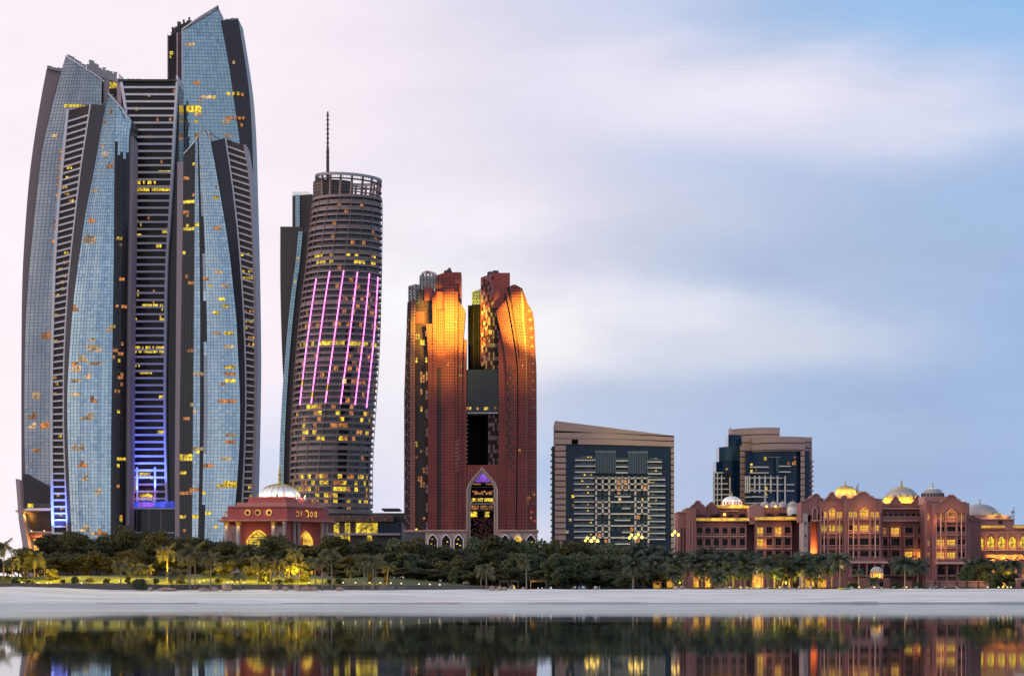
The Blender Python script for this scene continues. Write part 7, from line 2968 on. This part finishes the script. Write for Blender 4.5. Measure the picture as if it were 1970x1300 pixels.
mb.build('canopy', pr)
mb = MB()
mb.tube([(L.X(1613), 660, 3.0), (L.X(1613), 660, L.Z(1101))], .04, 5, 'steel')
mb.build('pole', pr)

# ================================================================ street lamps above the trees
def street_lamp(u, v, D, lab):
    L = Lay(D)
    x = L.X(u)
    t = thing('street_lamp', (x, D, 3.2), lab, 'street lamp', 'golden street lamps behind the trees')
    mb = MB()
    mb.tube([(x, D, 3.0), (x, D, L.Z(v) - .2)], [.16, .1], 6, 'steel_dark')
    mb.build('pole', t)
    for k in range(5):
        a = 2 * math.pi * k / 5 + .5
        gx, gy = x + .95 * math.cos(a), D + .95 * math.sin(a)
        mb = MB()
        mb.tube([(x, D, L.Z(v) - .5), (gx, gy, L.Z(v) - .2)], .05, 4, 'steel_dark')
        mb.build('arm', t)
        mb = MB()
        zz = L.Z(v) + (.5 if k % 2 else -.35)
        mb.lathe([(.02, zz + .5), (.28, zz + .3), (.36, zz), (.26, zz - .3), (.02, zz - .4)], gx, gy, 8, 'lamp_gold')
        mb.build('globe', t, smooth=True)
    light('street_light', 'POINT', (x, D - 1.6, L.Z(v)), 700, (1, .66, .15), .4)


for (u, v, lab) in ((1132, 1038, 'golden globe street lamp, left of the pair before the hotel centre'), (1145, 1038, 'golden globe street lamp, right of the pair before the hotel centre'), (1217, 1032, 'golden globe street lamp, left of the higher pair near the hotel right side'),
                    (1230, 1031, 'golden globe street lamp, right of the higher pair near the hotel right side'), (1300, 1026, 'golden globe street lamp between the hotel and the palace')):
    street_lamp(u, v, 745, lab)

# ================================================================ garden lamps: small bollard lights and their glow on lawn and leaves
def bollard(u, v, D, e, lab, c=(1, .72, .08), up=0.5):
    L = Lay(D)
    x = L.X(u)
    z = (lawn_z(x, D) if D >= 652 else beach_z(x, D))
    t = thing('garden_lamp', (x, D, z), lab, 'garden lamp', 'small lamps in the beach gardens')
    mb = MB()
    mb.tube([(x, D, z - .2), (x, D, z + up)], .06, 5, 'steel_dark')
    mb.build('post', t)
    mb = MB()
    mb.lathe([(.02, z + up + .36), (.2, z + up + .28), (.22, z + up + .08), (.02, z + up)], x, D, 8, 'lamp_white')
    mb.build('lamp_head', t)
    if e:
        light('garden_light', 'POINT', (x, D - .5, z + up + .9), e, c, .25)


GL = [(42, 658, 260), (74, 656, 180), (90, 654, 200), (98, 655, 160), (157, 654, 260), (230, 660, 320), (330, 660, 260), (384, 656, 260), (392, 660, 200), (438, 655, 260), (447, 657, 200), (470, 655, 180), (516, 656, 260), (540, 658, 180),
      (594, 656, 260), (660, 656, 100), (684, 656, 90), (711, 656, 120), (732, 656, 110), (752, 656, 90), (772, 656, 110), (806, 656, 60), (827, 656, 60), (846, 656, 60), (1300, 664, 90), (1404, 660, 120), (1425, 662, 160), (1437, 660, 160),
      (1500, 660, 140), (1515, 664, 140), (1537, 664, 120), (1560, 664, 140), (1653, 658, 90), (1682, 658, 90), (1744, 654, 90), (1900, 656, 40), (1921, 660, 140), (1938, 660, 160), (1945, 660, 120)]
for i, (u, D, e) in enumerate(GL):
    lst = [g[0] for g in GL if near(g[0]) == near(u)]
    k = lst.index(u)
    lab = 'small bright garden lamp ' + near(u) + ((', ' + (ORD[k] if k < len(lst) - 1 or len(lst) == 1 else 'rightmost')) if len(lst) > 1 else '')
    bollard(u, 0, D, e * .5, lab)
for (u, D) in ((1289, 690), (1312, 672), (1338, 684), (1362, 686), (1396, 684), (1440, 668), (1470, 684), (1507, 684), (1530, 686), (1552, 684), (1585, 684), (1600, 680)):
    L = Lay(D)
    light('palm_uplight', 'POINT', (L.X(u), D - 6, 4.8), 1000, (1, .66, .07), .3)
# unseen point lights added above lawn and planting; they light lawn, bushes and golden palms
for (u, v, D, e, c) in (*[(64 + 42 * q, 1098, 661 + 4 * (q % 3), 3000, (1, .66, .02)) for q in range(14)],
                        (96, 1108, 662, 840, (1, .50, .06)), (590, 1112, 661, 1120, (1, .75, .05)), (508, 1112, 661, 1120, (1, .75, .05)), (452, 1112, 664, 600, (1, .5, .06)), (712, 1110, 660, 600, (1, .72, .05)), (744, 1112, 657, 480, (1, .55, .06)),
                        (1492, 1112, 661, 1240, (1, .75, .05)), (1411, 1114, 662, 600, (1, .75, .05)), (1652, 1112, 656, 320, (1, .62, .05)), (1618, 1090, 652, 260, (1, .45, .12)), (1741, 1110, 652, 220, (1, .65, .1)), (1927, 1092, 682, 600, (1, .72, .06)),
                        (1330, 1110, 680, 840, (1, .6, .08)), (1372, 1110, 680, 840, (1, .6, .08)), (1460, 1108, 676, 600, (1, .6, .08)), (1540, 1112, 680, 840, (1, .55, .08)), (1575, 1112, 680, 840, (1, .6, .08)), (1290, 1112, 672, 600, (1, .6, .08)), (1890, 1104, 670, 420, (1, .62, .06)), (1940, 1100, 674, 500, (1, .66, .06)), (1255, 1116, 672, 440, (1, .6, .08))):
    L = Lay(D)
    light('garden_floodlight', 'POINT', (L.X(u), D, (lawn_z(L.X(u), D) + 3.6) if e == 3000 else max(L.Z(v), lawn_z(L.X(u), D) + .8)), e * (1.35 if e == 3000 else 1), c, .5)
